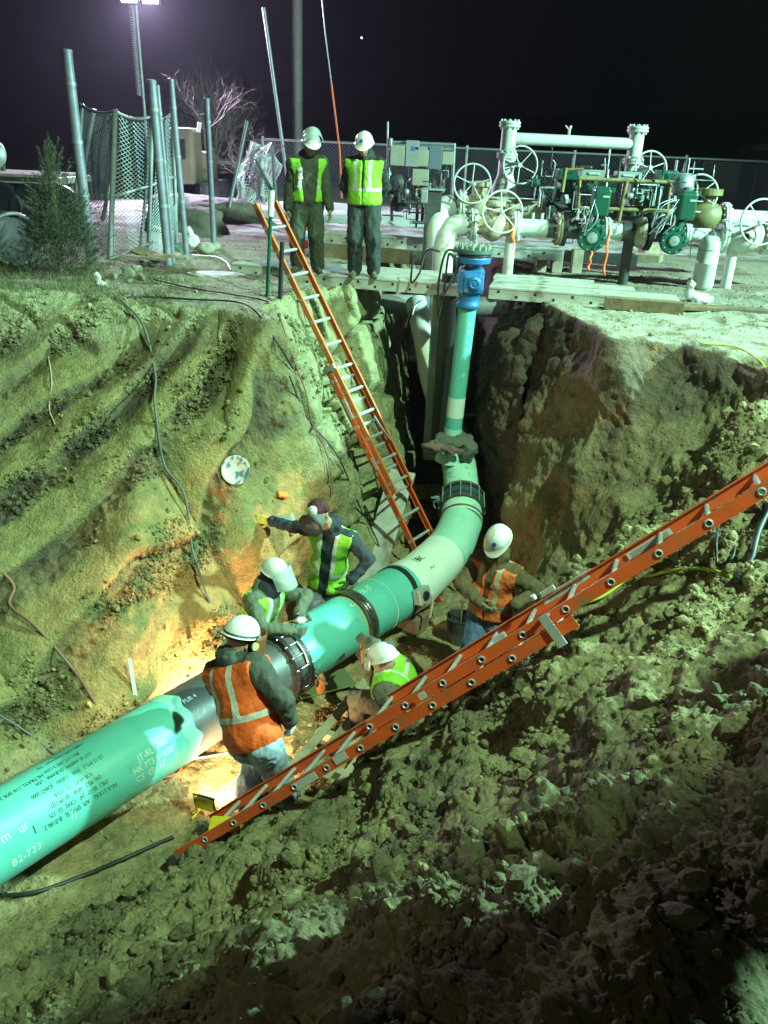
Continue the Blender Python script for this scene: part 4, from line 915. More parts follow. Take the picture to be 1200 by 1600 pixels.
# pipes under the deck
o = MB(); a = PV(575, 476, Y=13.0); b_ = PV(664, 474, Y=13.0); o.tube([a-ex*.9, b_+ex*1.6], .15, 28); o = o.build('crossing_pipe', mat('dusty_violet_grey_coating', (.30, .32, .36), .5, var=(.2, .22, .24), vscale=3)); tag(o, 'grey pipe crossing the trench in the shade under the deck', 'pipe')
cr = thing('service_pipe', 'pale pipe bend with ragged white wrap under the deck, right end of the crossing pipe', 'pipe bend', (.75, 12.4, -2))
tube_part([tuple(PV(650, 470, Y=12.4)), tuple(PV(656, 500, Y=12.2)), tuple(PV(664, 540, Y=12.0)), tuple(PV(672, 590, Y=11.7)), tuple(PV(688, 640, Y=11.4))], .15, 'pipe_bend', M_wpaint, cr, 24, 6)
for k in range(4):
    tube_part([tuple(PV(628+k*5, 520-k*8, Y=11.9)), tuple(PV(640+k*3, 488-k*3, Y=12.0)), tuple(PV(656+k*2, 470, Y=12.1))], .012, 'strap_end', M_alu if k % 2 else M_black, cr, 6, 4)
q = PV(684, 500, Y=11.2); o = MB(); o.box((0, 0, -1.0), (.17, .17, 2.5), None, bev=.01); o = o.build('steel_post', M_gal); o.location = (q.x, 11.2, -.12); tag(o, 'grey galvanised square post left of the black column under the deck', 'steel post')
q = PV(701, 500, Y=11.0); o = MB(); o.tube([(0, 0, -2.1), (0, 0, .25)], .13, 24); o = o.build('wrapped_pipe', M_black); o.location = (q.x, 10.95, -.02); tag(o, 'black wrapped vertical pipe just left of the green riser', 'pipe')
# gas bottle, plastic
gb = thing('gas_bottle', 'tall white gas bottle standing upright on the ground at the right end of the deck', 'gas bottle', tuple(G(1096, 452))); g0 = gb.location.copy()
h_ = PV(1107, 366, Y=g0.y).z
b = MB(); b.lathe([(.12, 0), (.135, .02), (.148, .06), (.148, h_*.47), (.151, h_*.475), (.151, h_*.49), (.148, h_*.495), (.148, h_-.14), (.135, h_-.08), (.10, h_-.035), (.05, h_-.01), (0, h_)], g0, ez, 36, sm=True); link_part(b, 'cylinder_body', M_wpaint, gb)
b = MB(); b.lathe([(.1515, 0), (.1515, .012)], g0+ez*h_*.72, ez, 36); link_part(b, 'weld_seam', M_gal, gb)
b = MB(); b.lathe([(.05, 0), (.05, .05), (.02, .06), (.02, .09), (0, .09)], g0+ez*(h_-.015), ez, 14); link_part(b, 'valve_cap', M_gal, gb)
# ribbons
for i, (px0, py0, px1, py1, lab) in enumerate(((800, 352, 803, 398, 'orange ribbon tied to the front handwheel'), (924, 392, 919, 422, 'short orange ribbon hanging from the first green disc'), (952, 352, 943, 430, 'longest orange ribbon over the pipe beside the first green disc'))):
    a, c_ = PV(px0, py0, Y=YF-.36), PV(px1, py1, Y=YF-.38); b = MB(); n = 10; V = []
    for k in range(n+1):
        q = a.lerp(c_, k/n)+Vector((sin(k*1.3)*.012, -.02+cos(k*.9)*.015, 0)); w = .017*(1 if i else (1.6 if k < 6 else .5)); V += [tuple(q-ex*w+ey*.01*sin(k)), tuple(q+ex*w)]
    b.add(V, [(2*k, 2*k+1, 2*k+3, 2*k+2) for k in range(n)], 0, True); o = b.build('marking_ribbon', M_flag); o.modifiers.new('s', 'SOLIDIFY').thickness = .003; tag(o, lab, 'ribbon', None)

# ================================================================== CHAIN LINK FENCES
def chain_link(mb, fn, Wm, Hm, cell=.075, r=.0035):
    """diagonal wires in panel space (0..Wm, 0..Hm) mapped by fn(u,v)->Vector"""
    k = -Hm
    while k < Wm:
        for sg in (1, -1):
            pts_ = []
            m = int(Hm/cell*1)
            for i in range(m+1):
                v = i*Hm/m; u = (k+v) if sg > 0 else (k+Hm-v)
                if 0 <= u <= Wm: pts_.append(fn(u, v))
            if len(pts_) > 1: mb.tube(pts_, r, 3, caps=False, sm=False)
        k += cell
def post(parent, a, b_, r, name='post', m=M_gal, n=12):
    o = MB(); o.tube([tuple(a), tuple(Vector(a).lerp(Vector(b_), .5)), tuple(b_)], r, n); o.lathe([(r*1.08, -.02), (r*1.08, .02), (0, .035)], Vector(b_), (Vector(b_)-Vector(a)), n)
    return link_part(o, name, m, parent)
M_fence = mat('blue_grey_galvanised_wire', (.34, .40, .43), .5, .4)
# far fence behind the yard
ff = thing('chain_link_fence', 'long straight chain link fence with top rail behind the pipe yard', 'fence', (0, 23, 0))
fL, fR = Vector((-3.6, 23.6, 0)), Vector((9.6, 21.6, 0)); fe = (fR-fL).normalized(); FLn = (fR-fL).length; FH = 1.78
o = MB(); chain_link(o, lambda u, v: fL+fe*u+ez*v, FLn, FH, .10, .003); link_part(o, 'wire_mesh', mat('dull_fence_wire', (.20, .21, .23), .6, .3), ff)
o = MB(); o.tube([fL+ez*FH, fR+ez*FH], .025, 8); link_part(o, 'top_rail', M_gal, ff)
for i in range(6): q = fL+fe*(FLn*i/5); post(ff, q, q+ez*(FH+.04), .03)
f2 = thing('chain_link_fence', 'nearer chain link fence corner at the right edge with angled top rail', 'fence', (9, 17, 0))
c1, c2 = G(1118, 325), G(1245, 372); c1 = Vector((c1.x, c1.y, 0)); h1 = PV(1143, 256, Y=c1.y).z
fe2 = (c2-c1).normalized(); L2 = (c2-c1).length
o = MB(); chain_link(o, lambda u, v: c1+fe2*u+ez*v, L2, h1, .10, .004); link_part(o, 'wire_mesh', M_fence, f2)
o = MB(); o.tube([c1+ez*h1, c2+ez*h1], .022, 8); link_part(o, 'top_rail', M_gal, f2)
for k in (0, .5, 1): q = c1+fe2*L2*k; post(f2, q, q+ez*(h1+.05), .03)
# leaning posts near the fence right
for i, (a, b_, lab) in enumerate((((1052, 300), (1058, 250), 'short post of the far fence near the right standpipe'), ((745, 330), (752, 290), 'dark post stub behind the left handwheel'))):
    q = PV(*a, Y=19); o = MB(); o.tube([(0, 0, -q.z), tuple(PV(*b_, Y=19)-q)], .03, 8); o = o.build('fence_post', M_gal); o.location = q; tag(o, lab, 'post')
# dismantled fence panels on the left
fp = thing('fence_panel_stack', 'bent chain link panels with loose posts beside the cedar bush', 'fence panels', tuple(G(225, 410)))
YP = 12.6
def W3(px, py, Y): return PV(px, py, Y=Y)
cs = [(W3(128, 165, 13.6), W3(118, 330, 13.6)), (W3(180, 174, 12.7), W3(172, 415, 12.7)), (W3(238, 182, 12.9), W3(232, 405, 12.9)), (W3(270, 177, 13.5), W3(276, 392, 13.5))]
def panel_fn(u, v):
    k = min(int(u), 2); f_ = u-k; t_ = cs[k][0].lerp(cs[k+1][0], f_); b_ = cs[k][1].lerp(cs[k+1][1], f_); q = b_.lerp(t_, v/2.0)
    q = q+Vector((.02*sin(v*3+u*2), .06*sin(u*3.1+v*1.5), -.10*(v/2)*sin(pi*f_))); return q
o = MB()
for k0 in range(3):
    Wk = (cs[k0][0]-cs[k0+1][0]).length; chain_link(o, lambda u, v: panel_fn(k0+min(u/Wk, .999), v), Wk, 2.0, .058, .0042)
link_part(o, 'wire_mesh', M_fence, fp)
for k in range(4): post(fp, cs[k][1], cs[k][0], .032 if k != 1 else .04, 'post')
for k in range(3):
    tube_part([tuple(cs[k][0].lerp(cs[k+1][0], j/6)-ez*(.06*sin(pi*j/6))) for j in range(7)], .022, 'top_rail', M_gal, fp, 8)
tube_part([tuple(W3(175, 308, 12.7)), tuple(W3(235, 290, 12.9)), tuple(W3(275, 276, 13.5))], .02, 'mid_rail', M_gal, fp, 8); tube_part([tuple(W3(172, 405, 12.6)), tuple(W3(240, 378, 12.9))], .02, 'bottom_rail', M_gal, fp, 8)
tube_part([tuple(W3(147, 170, 13.8)), tuple(W3(124, 300, 13.8))], .035, 'brace', M_gal, fp, 10); tube_part([tuple(W3(234, 200, 13.2)), tuple(W3(228, 300, 13.2)), tuple(W3(220, 385, 13.2))], .028, 'brace', M_gal, fp, 10); tube_part([tuple(W3(172, 285, 13.3)), tuple(W3(160, 345, 13.1))], .03, 'brace', M_dark, fp, 10)
for i, (a, b_, r, Y_, lab) in enumerate((((131, 305), (104, 80), .068, 12.3, 'thick leaning steel post rising out of the cedar bush'), ((262, 400), (237, 128), .058, 12.5, 'thick upright steel post in front of the mesh panels'), ((270, 398), (246, 136), .030, 12.7, 'thin steel post tied against the thick upright post'), ((291, 392), (267, 126), .045, 13.2, 'steel post at the right end of the mesh panels'), ((334, 374), (323, 156), .048, 15.2, 'lone blue grey steel post standing clear of the fence'))):
    p0, p1 = PV(*a, Y=Y_), PV(*b_, Y=Y_-.05)
    p0 = p0-(p1-p0).normalized()*max(0, p0.z+.05); t = thing('steel_post', lab, 'post', tuple(p0)); post(t, p0, p1, r, 'shaft', mat('blue_grey_weathered_steel', (.28, .26, .37), .5, .3, var=(.15, .18, .21), vscale=6, bump=.1) if i == 0 else bpy.data.materials['blue_grey_weathered_steel'], 16)
    for k in (.35, .6, .86):
        o = MB(); q = p0.lerp(p1, k); o.lathe([(r*1.12, -.02), (r*1.12, .02)], q, (p1-p0), 14); link_part(o, 'tie_band', M_gal, t)
# torn crumpled mesh by the far fence
tm = thing('torn_mesh', 'crumpled sheet of pale torn mesh draped on leaning poles left of the onlookers', 'torn mesh', tuple(G(395, 325)))
qa = [(PV(385, 235, Y=21), PV(366, 330, Y=20)), (PV(400, 222, Y=21.5), PV(388, 328, Y=20)), (PV(412, 232, Y=21), PV(405, 322, Y=20.2)), (PV(432, 240, Y=22), PV(430, 318, Y=20.5))]
def crump(u, v):
    k = min(int(u), 2); f_ = u-k; q = qa[k][1].lerp(qa[k+1][1], f_).lerp(qa[k][0].lerp(qa[k+1][0], f_), v)
    nn = noise3(np.array([[u*2.2, v*3, 1], [u*2.2, v*3, 9], [u*2.2, v*3, 17]])); return q+Vector((nn[0]*.25, nn[1]*.5, nn[2]*.25))
o = MB(); NU, NV = 46, 34
for i in range(NU+1):
    o.tube([crump(min(i/NU*3, 2.999), j/NV) for j in range(NV+1)], .008, 3, caps=False, sm=False)
for j in range(NV+1): o.tube([crump(min(i/NU*3, 2.999), j/NV) for i in range(NU+1)], .008, 3, caps=False, sm=False)
link_part(o, 'crumpled_mesh', M_plastic, tm)
for a, b_ in (((358, 325), (386, 190)), ((432, 325), (425, 230)), ((440, 330), (400, 250))): tube_part([tuple(PV(*a, Y=19.6)), tuple(PV(*b_, Y=20.6))], .04, 'pole', M_gal, tm, 8)
# poles against the night
for a, b_, r, Y_, nm, m, lab, cat in (((465, 322), (464, -60), .19, 33, 'utility_pole', mat('pale_pole', (.62, .60, .60), .7, var=(.5, .48, .48), vscale=5), 'thick pale utility pole rising behind the left onlooker', 'pole'),
                                ((452, 300), (412, 12), .045, 24, 'whip_pole', M_gal, 'thin tilted grey pole left of the utility pole', 'pole'), ):
    p0, p1 = PV(*a, Y=Y_), PV(*b_, Y=Y_); o = MB(); o.tube([(0, 0, -p0.z), tuple(Vector((0, 0, 0))), tuple(p1-p0)], r, 14); o = o.build(nm, m); o.location = p0; tag(o, lab, cat)
t = thing('marker_whip', 'thin whip pole, orange below and pale above, right of the utility pole', 'pole', tuple(PV(534, 300, Y=20)))
tube_part([tuple(PV(534, 310, Y=20)), tuple(PV(531, 235, Y=20)), tuple(PV(518, 130, Y=20))], .02, 'orange_shaft', M_flag, t, 6); tube_part([tuple(PV(518, 130, Y=20)), tuple(PV(508, 50, Y=20)), tuple(PV(501, -20, Y=20))], .012, 'pale_shaft', M_gal, t, 6)
# light tower with lit head
M_lamp = mat('lit_lamp_glass', (1, 1, 1), .3, emis=(.85, .72, 1.0), estr=60)
lt = thing('light_tower', 'lit floodlight on a telescopic mast with coiled cable at the top left', 'light tower', (PV(226, 300, Y=27).x, 27, 0))
m0 = PV(226, 175, Y=27); m1 = Vector(LAMP)-Vector((.2, 0, .12))
tube_part([(m0.x, 27, 0), tuple(m0), tuple(m1+ez*.3)], .05, 'mast', M_gal, lt, 10)
o = MB(); pts_ = []
for k in range(260):
    f_ = k/260; c = m1.lerp(m0, f_*.85)+Vector((-.12, 0, 0)); pts_.append(c+Vector((cos(k*.9)*.07, sin(k*.9)*.07, 0)))
o.tube(pts_, .016, 5); link_part(o, 'coiled_cable', M_alu, lt)
for dx in (-.1, .5):
    q = m1+Vector((dx, -.15, .12)); o = MB(); o.box(q, (.5, .18, .34), None, bev=.03); h = link_part(o, 'lamp_housing', M_dark, lt); o = MB(); o.box(q+Vector((0, -.10, 0)), (.42, .02, .26)); o.v = [tuple(Vector(v)-lt.location) for v in o.v]; o.build('lamp_glass', M_lamp, h)
# portable toilets
for i, px in enumerate((1170, 1212)):
    base = PV(px, 305, Y=38); t = thing('portable_toilet', ['left portable toilet with pale arched roof at the right edge of the yard', 'right portable toilet cut by the photo edge'][i], 'portable toilet', (base.x, 38, 0), group='portable toilets'); M_toi = mat('grey_violet_plastic', (.10, .10, .115), .6, var=(.08, .08, .09), vscale=3)
    b = MB(); b.box((base.x, 38, 1.15), (1.12, 1.15, 2.3), None, bev=.05); link_part(b, 'cabin', M_toi, t)
    b = MB(); V = []; 
    for k in range(13):
        a = pi*k/12
        for yy in (-.6, .6): V.append((base.x+cos(a)*.58, 38+yy, 2.28+sin(a)*.26))
    b.add(V, [(2*k, 2*k+1, 2*k+3, 2*k+2) for k in range(12)]+[tuple(range(0, 26, 2)), tuple(range(25, 0, -2))], 0, False); link_part(b, 'roof', mat('pale_roof_plastic', (.42, .42, .44), .5), t)
    b = MB(); b.box((base.x, 37.41, 1.15), (.75, .04, 1.9), None, bev=.02); link_part(b, 'door', M_toi, t)
q = PV(1125, 277, Y=30); block('sheet_board', 'pale upright board beyond the right fence', (q.x, 30, q.z), (1.3, .05, .95), .1, M_grey, 'board')
q = G(1142, 330, 0); block('red_crate', 'dull red box behind the yellow valve', (PV(1145, 330, Y=19).x, 19, .2), (.8, .4, .3), .2, mat('dull_red', (.22, .05, .04), .7), 'crate')
# far hill
hv_ = []; hf = []; nh = 60
for i in range(nh+1):
    x = -260+520*i/nh
    for j, (yy, hh) in enumerate(((95, -1), (150, 5.5), (240, 13), (330, 12))):
        hv_.append((x, yy+4*sin(i*.7), hh*(1+.12*sin(i*.33)+.05*sin(i*1.1))*(1 if x > -60 else .8) if hh > 0 else hh))
for i in range(nh):
    for j in range(3): hf.append((i*4+j, (i+1)*4+j, (i+1)*4+j+1, i*4+j+1))
o = link_mesh('hills', hv_, hf, mat('dark_hillside', (.10, .09, .10), .95, var=(.05, .045, .05), vscale=.05), smooth=True); tag(o, kind='structure')
# distant tiny lights
for px, py, nm in ((565, 59, 'star'),):
    q = PV(px, py, Y=900); o = MB(); o.lathe([(0, -1), (.9, 0), (0, 1)], (0, 0, 0), ez, 8); o = o.build('star', mat('star_light', (1, 1, 1), .5, emis=(1, 1, 1), estr=6)); o.location = q; tag(o, 'single bright star high in the black sky', 'star')

# ---- thin haze volume added to give the tower lamp its glow
b = MB(); b.box((0, 0, 14), (900, 900, 40)); hz = b.build('haze', None); hz.data.materials.clear()
mh = bpy.data.materials.new('lamp_glow_haze'); mh.use_nodes = True; nt = mh.node_tree; nt.nodes.clear(); ou = nt.nodes.new('ShaderNodeOutputMaterial'); pv = nt.nodes.new('ShaderNodeVolumePrincipled')
pv.inputs['Color'].default_value = (.82, .80, .92, 1); pv.inputs['Density'].default_value = .00045; pv.inputs['Anisotropy'].default_value = .72; nt.links.new(pv.outputs[0], ou.inputs['Volume']); hz.data.materials.append(mh); tag(hz, kind='stuff')
# ================================================================== PEOPLE (distance field bodies polygonised to one continuous surface)
class Fld:
    def __init__(s, lo, hi, h):
        s.h = h; s.lo = np.array(lo, float); n = np.ceil((np.array(hi)-s.lo)/h).astype(int)+1; s.n = n
        ax = [s.lo[i]+h*np.arange(n[i]) for i in range(3)]
        s.g = np.stack(np.meshgrid(*ax, indexing='ij'), -1).astype(np.float32).reshape(-1, 3)
def caps(p, a, b, ra, rb):
    a = np.asarray(a, np.float32); b = np.asarray(b, np.float32); ba = b-a; t = np.clip(((p-a)@ba)/max(float(ba@ba), 1e-9), 0, 1)
    return np.linalg.norm(p-a-t[:, None]*ba, axis=1)-(ra+(rb-ra)*t)
def elli(p, c, Rm, r):
    q = (p-np.asarray(c, np.float32))@np.asarray(Rm, np.float32); r = np.asarray(r, np.float32)
    k0 = np.linalg.norm(q/r, axis=1); k1 = np.linalg.norm(q/(r*r), axis=1); return k0*(k0-1)/np.maximum(k1, 1e-6)
def smin(a, b, k):
    h = np.clip(.5+.5*(b-a)/k, 0, 1); return b*(1-h)+a*h-k*h*(1-h)
def nets(fld, d):
    n = fld.n; D = d.reshape(n); ins = D < 0
    c = sum(ins[i:n[0]-1+i, j:n[1]-1+j, k:n[2]-1+k].astype(np.int8) for i in (0, 1) for j in (0, 1) for k in (0, 1)); act = (c > 0) & (c < 8)
    idx = np.full(act.shape, -1, np.int64); ii = np.argwhere(act); idx[act] = np.arange(len(ii))
    acc = np.zeros((len(ii), 3)); cnt = np.zeros(len(ii))
    cr = [(i, j, k) for i in (0, 1) for j in (0, 1) for k in (0, 1)]
    for a in cr:
        for b in cr:
            if sum(abs(x-y) for x, y in zip(a, b)) == 1 and a < b:
                va = D[ii[:, 0]+a[0], ii[:, 1]+a[1], ii[:, 2]+a[2]]; vb = D[ii[:, 0]+b[0], ii[:, 1]+b[1], ii[:, 2]+b[2]]; m = (va < 0) != (vb < 0)
                t = va/np.where(np.abs(va-vb) < 1e-9, 1, va-vb); pos = np.array(a)+np.array(t)[:, None]*(np.array(b)-np.array(a)); acc[m] += pos[m]; cnt[m] += 1
    V = fld.lo+(ii+acc/np.maximum(cnt, 1)[:, None])*fld.h; Q = []
    for ax in range(3):
        o1, o2 = [(1, 2), (2, 0), (0, 1)][ax]; sl = [slice(None)]*3; sl2 = [slice(None)]*3; sl[ax] = slice(0, -1); sl2[ax] = slice(1, None)
        A, B = ins[tuple(sl)], ins[tuple(sl2)]; e = np.argwhere(A != B); e = e[(e[:, o1] > 0) & (e[:, o2] > 0) & (e[:, o1] < n[o1]-1) & (e[:, o2] < n[o2]-1)]
        fl = A[e[:, 0], e[:, 1], e[:, 2]]; v = np.zeros(3, int); w = np.zeros(3, int); v[o1] = 1; w[o2] = 1
        q = [idx[tuple((e-v-w).T)], idx[tuple((e-w).T)], idx[tuple(e.T)], idx[tuple((e-v).T)]]; q = np.stack(q, 1); q[~fl] = q[~fl][:, ::-1]; Q.append(q)
    Q = np.concatenate(Q); Q = Q[(Q >= 0).all(1)]; return V, Q
def ik(a, c, l1, l2, pole):
    a, c, pole = Vector(a), Vector(c), Vector(pole); d = c-a; L = min(d.length, (l1+l2)*.998); d.normalize(); c = a+d*L
    x = (l1*l1-l2*l2+L*L)/(2*L); h = sqrt(max(l1*l1-x*x, 0)); pl = pole-d*pole.dot(d); pl.normalize(); return a+d*x+pl*h, c
def fabric(name, c, c2, sc=10, rough=.85, bump=.25, var2=None):
    return mat(name, c, rough, var=c2, vscale=sc, bump=bump, bscale=60, var2=var2, v2scale=4, v2lo=.52, v2hi=.7)
M_skin = mat('skin', (.42, .24, .17), .55, var=(.36, .19, .13), vscale=20)
M_boot = mat('dusty_boot_leather', (.07, .05, .035), .8, var=(.16, .13, .09), vscale=14, bump=.2)
M_hard = mat('white_helmet_plastic', (.66, .67, .66), .3, var=(.58, .58, .56), vscale=7, coat=.3, var2=(.3, .28, .22), v2scale=9, v2lo=.66, v2hi=.8)
M_stk = mat('blue_sticker', (.01, .10, .45), .4)
M_bandk = mat('black_band', (.012, .012, .014), .6)
M_shield = mat('tinted_face_shield', (.50, .62, .60), .12, alpha=.42, spec=.8)
M_eye = mat('dark_eye', (.02, .015, .012), .3)
def vest_mat(name, base, base2, stripe=(.55, .56, .52), u0=.30, v0=.36, orange=False):
    m = bpy.data.materials.new(name); m.use_nodes = True; nt = m.node_tree; N = nt.nodes; L = nt.links; b = N['Principled BSDF']; b.inputs['Roughness'].default_value = .7
    a = N.new('ShaderNodeAttribute'); a.attribute_name = 'tl'; sp = N.new('ShaderNodeSeparateXYZ'); L.new(a.outputs['Vector'], sp.inputs[0])
    def mth(op, x, y=None):
        n = N.new('ShaderNodeMath'); n.operation = op
        for i, v in enumerate((x, y)):
            if v is None: continue
            if isinstance(v, (int, float)): n.inputs[i].default_value = v
            else: L.new(v, n.inputs[i])
        return n.outputs[0]
    au = mth('ABSOLUTE', mth('SUBTRACT', sp.outputs[0], .5))
    hor = mth('LESS_THAN', mth('ABSOLUTE', mth('SUBTRACT', sp.outputs[1], v0)), .040)
    ver = mth('MULTIPLY', mth('LESS_THAN', mth('ABSOLUTE', mth('SUBTRACT', au, u0*.5)), .036), mth('GREATER_THAN', sp.outputs[1], v0))
    st = mth('MAXIMUM', hor, ver)
    tc = N.new('ShaderNodeTexCoord'); n = N.new('ShaderNodeTexNoise'); n.inputs['Scale'].default_value = 7; n.inputs['Detail'].default_value = 6; L.new(tc.outputs['Object'], n.inputs['Vector'])
    mx = N.new('ShaderNodeMixRGB'); L.new(n.outputs['Fac'], mx.inputs['Fac']); mx.inputs['Color1'].default_value = (*base, 1); mx.inputs['Color2'].default_value = (*base2, 1)
    m2 = N.new('ShaderNodeMixRGB'); L.new(st, m2.inputs['Fac']); L.new(mx.outputs['Color'], m2.inputs['Color1']); m2.inputs['Color2'].default_value = (*stripe, 1); L.new(m2.outputs['Color'], b.inputs['Base Color'])
    n2 = N.new('ShaderNodeTexNoise'); n2.inputs['Scale'].default_value = 16; L.new(tc.outputs['Object'], n2.inputs['Vector']); bp = N.new('ShaderNodeBump'); bp.inputs['Strength'].default_value = .5; bp.inputs['Distance'].default_value = .03; L.new(n2.outputs['Fac'], bp.inputs['Height']); L.new(bp.outputs['Normal'], b.inputs['Normal'])
    return m
M_lime = vest_mat('lime_vest_cloth', (.26, .62, .035), (.18, .45, .03)); M_ovest = vest_mat('orange_vest_cloth', (.85, .13, .015), (.70, .09, .015)); M_ovest2 = vest_mat('soft_orange_vest_cloth', (.85, .20, .045), (.70, .15, .04), stripe=(.48, .50, .36))
def to_obj(V, Q, name, mats, fm, parent, origin, attr=None, noise=0, nscale=9):
    if noise:
        n1 = np.cross(V[Q[:, 2]]-V[Q[:, 0]], V[Q[:, 3]]-V[Q[:, 1]]); vn = np.zeros_like(V)
        for k in range(4): np.add.at(vn, Q[:, k], n1)
        vn /= np.linalg.norm(vn, axis=1)[:, None]+1e-9
        w = fbm(V*np.array([nscale, nscale, nscale*.55]), 3, ridged=True)-.35; V = V+vn*(w*noise)[:, None]
    o = link_mesh(name, V-np.array(origin), Q.astype(np.int64), mats, parent, smooth=True, fm=fm)
    if attr is not None and len(o.data.vertices) == len(attr):
        at = o.data.color_attributes.new('tl', 'FLOAT_COLOR', 'POINT'); c = np.ones((len(attr), 4), np.float32); c[:, :3] = attr; at.data.foreach_set('color', c.ravel())
    return o
def hand(W, fwd, palm, right, curl, m, parent, origin, sc=1.0):
    """W wrist, fwd along the fingers, palm normal; unequal bent fingers and a side thumb"""
    fwd = Vector(fwd).normalized(); palm = Vector(palm); palm = (palm-fwd*palm.dot(fwd)).normalized(); lat = fwd.cross(palm)*(1 if right else -1); W = Vector(W); pr_ = []
    s = sc*1.06
    pr_.append((W-fwd*.05*s, W+fwd*.02*s, .036*s, .033*s))
    for i, u in enumerate((-.030, -.010, .010, .030)): pr_.append((W+fwd*.015*s+lat*u*.7*s, W+fwd*.092*s+lat*u*s, .0175*s, .0155*s))
    for i, (u, l) in enumerate(((-.031, .060), (-.0105, .076), (.0105, .084), (.031, .074))):
        a = W+fwd*.094*s+lat*u*s; c = curl*(1+.12*(1.5-i)); d1 = (fwd*cos(c*.6)+palm*sin(c*.6)+lat*u*2.2); d1.normalize(); d2 = (fwd*cos(c*1.5)+palm*sin(c*1.5)+lat*u*1.2); d2.normalize()
        b1 = a+d1*l*.52*s; b2 = b1+d2*l*.5*s; pr_ += [(a, b1, .0118*s, .0105*s), (b1, b2, .0105*s, .009*s)]
    t0 = W+fwd*.028*s+lat*.032*s+palm*.008*s; d1 = (fwd*.62+lat*.70+palm*(.15+.4*curl)).normalized(); t1 = t0+d1*.045*s; d2 = (fwd*.85+lat*(.35-.3*curl)+palm*(.2+.5*curl)).normalized(); t2 = t1+d2*.038*s
    pr_ += [(t0-lat*.015*s, t1, .0165*s, .013*s), (t1, t2, .013*s, .0105*s)]
    P_ = np.array([tuple(x) for q in pr_ for x in q[:2]]); f = Fld(P_.min(0)-.05, P_.max(0)+.05, .0052); d = None
    for a, b, ra, rb in pr_:
        q = caps(f.g, a, b, ra, rb); d = q if d is None else smin(d, q, .006)
    V, Q = nets(f, d); return to_obj(V, Q, 'glove', [m], None, parent, origin)
def helmet(t, c, up, fwd, org, sc=1.0, m=None, sticker=None, band=False, ridge=True):
    up = Vector(up).normalized(); fwd = Vector(fwd); fwd = (fwd-up*fwd.dot(up)).normalized(); lat = fwd.cross(up); c = Vector(c)
    n = 40; V = []; rows = []
    prof = [(1.02, -.012), (1.04, -.004)]+[(cos(a), sin(a)) for a in [radians(x) for x in (0, 8, 18, 30, 42, 54, 66, 76, 84, 89)]]
    for k, (r, h) in enumerate(prof):
        row = []
        for j in range(n):
            a = 2*pi*j/n; x, y = cos(a), sin(a)                 # x lateral, y forward
            front = max(0, y)**3
            if k < 2: R_ = (1.10+.30*front) if k == 0 else (1.09+.28*front); hh = -.022-.10*front*1 + (-.012 if k == 0 else .0)
            else: R_ = r; hh = h
            rd = .035*math.exp(-(x/.16)**2)*(h if k >= 2 else 0)*(1 if ridge else 0)
            hz = (.132*(hh if k >= 2 else 0)+(.132*rd)) + (hh*.25 if k < 2 else 0)
            V.append(c+lat*(.116*sc*R_*x)+fwd*(.142*sc*R_*y)+up*hz*sc)
    Fc = [(k*n+j, k*n+(j+1) % n, (k+1)*n+(j+1) % n, (k+1)*n+j) for k in range(len(prof)-1) for j in range(n)]+[tuple((len(prof)-1)*n+j for j in range(n))]
    b = MB(); b.v = [tuple(v-Vector(org)) for v in V]; b.f = Fc; b.m = [0]*len(Fc); b.sm = [True]*len(Fc)
    h = b.build('hard_hat', m or M_hard, t)
    if sticker:
        a = radians(sticker[0]); e = radians(sticker[1]); q = lat*(.116*cos(e)*sin(a))+fwd*(.142*cos(e)*cos(a))+up*(.132*sin(e)); nn = q.normalized(); b = MB(); b.lathe([(.021, -.004), (.021, .005), (0, .006)], c+q*sc*1.005, nn, 18); b.v = [tuple(Vector(v)-Vector(org)) for v in b.v]; b.build('sticker', M_stk, h)
    if band:
        b = MB(); b.v = []; n2 = 36; vs = []
        for zz, rr in ((-.028, 1.05), (.016, 1.03), (.016, .98), (-.028, 1.0)):
            for j in range(n2): a = 2*pi*j/n2; vs.append(c+lat*(.116*rr*cos(a))+fwd*(.142*rr*sin(a))+up*zz-Vector(org))
        b.add(vs, [(k*n2+j, k*n2+(j+1) % n2, ((k+1) % 4)*n2+(j+1) % n2, ((k+1) % 4)*n2+j) for k in range(4) for j in range(n2)], 0, True); b.build('goggle_strap', M_bandk, h)
    return h
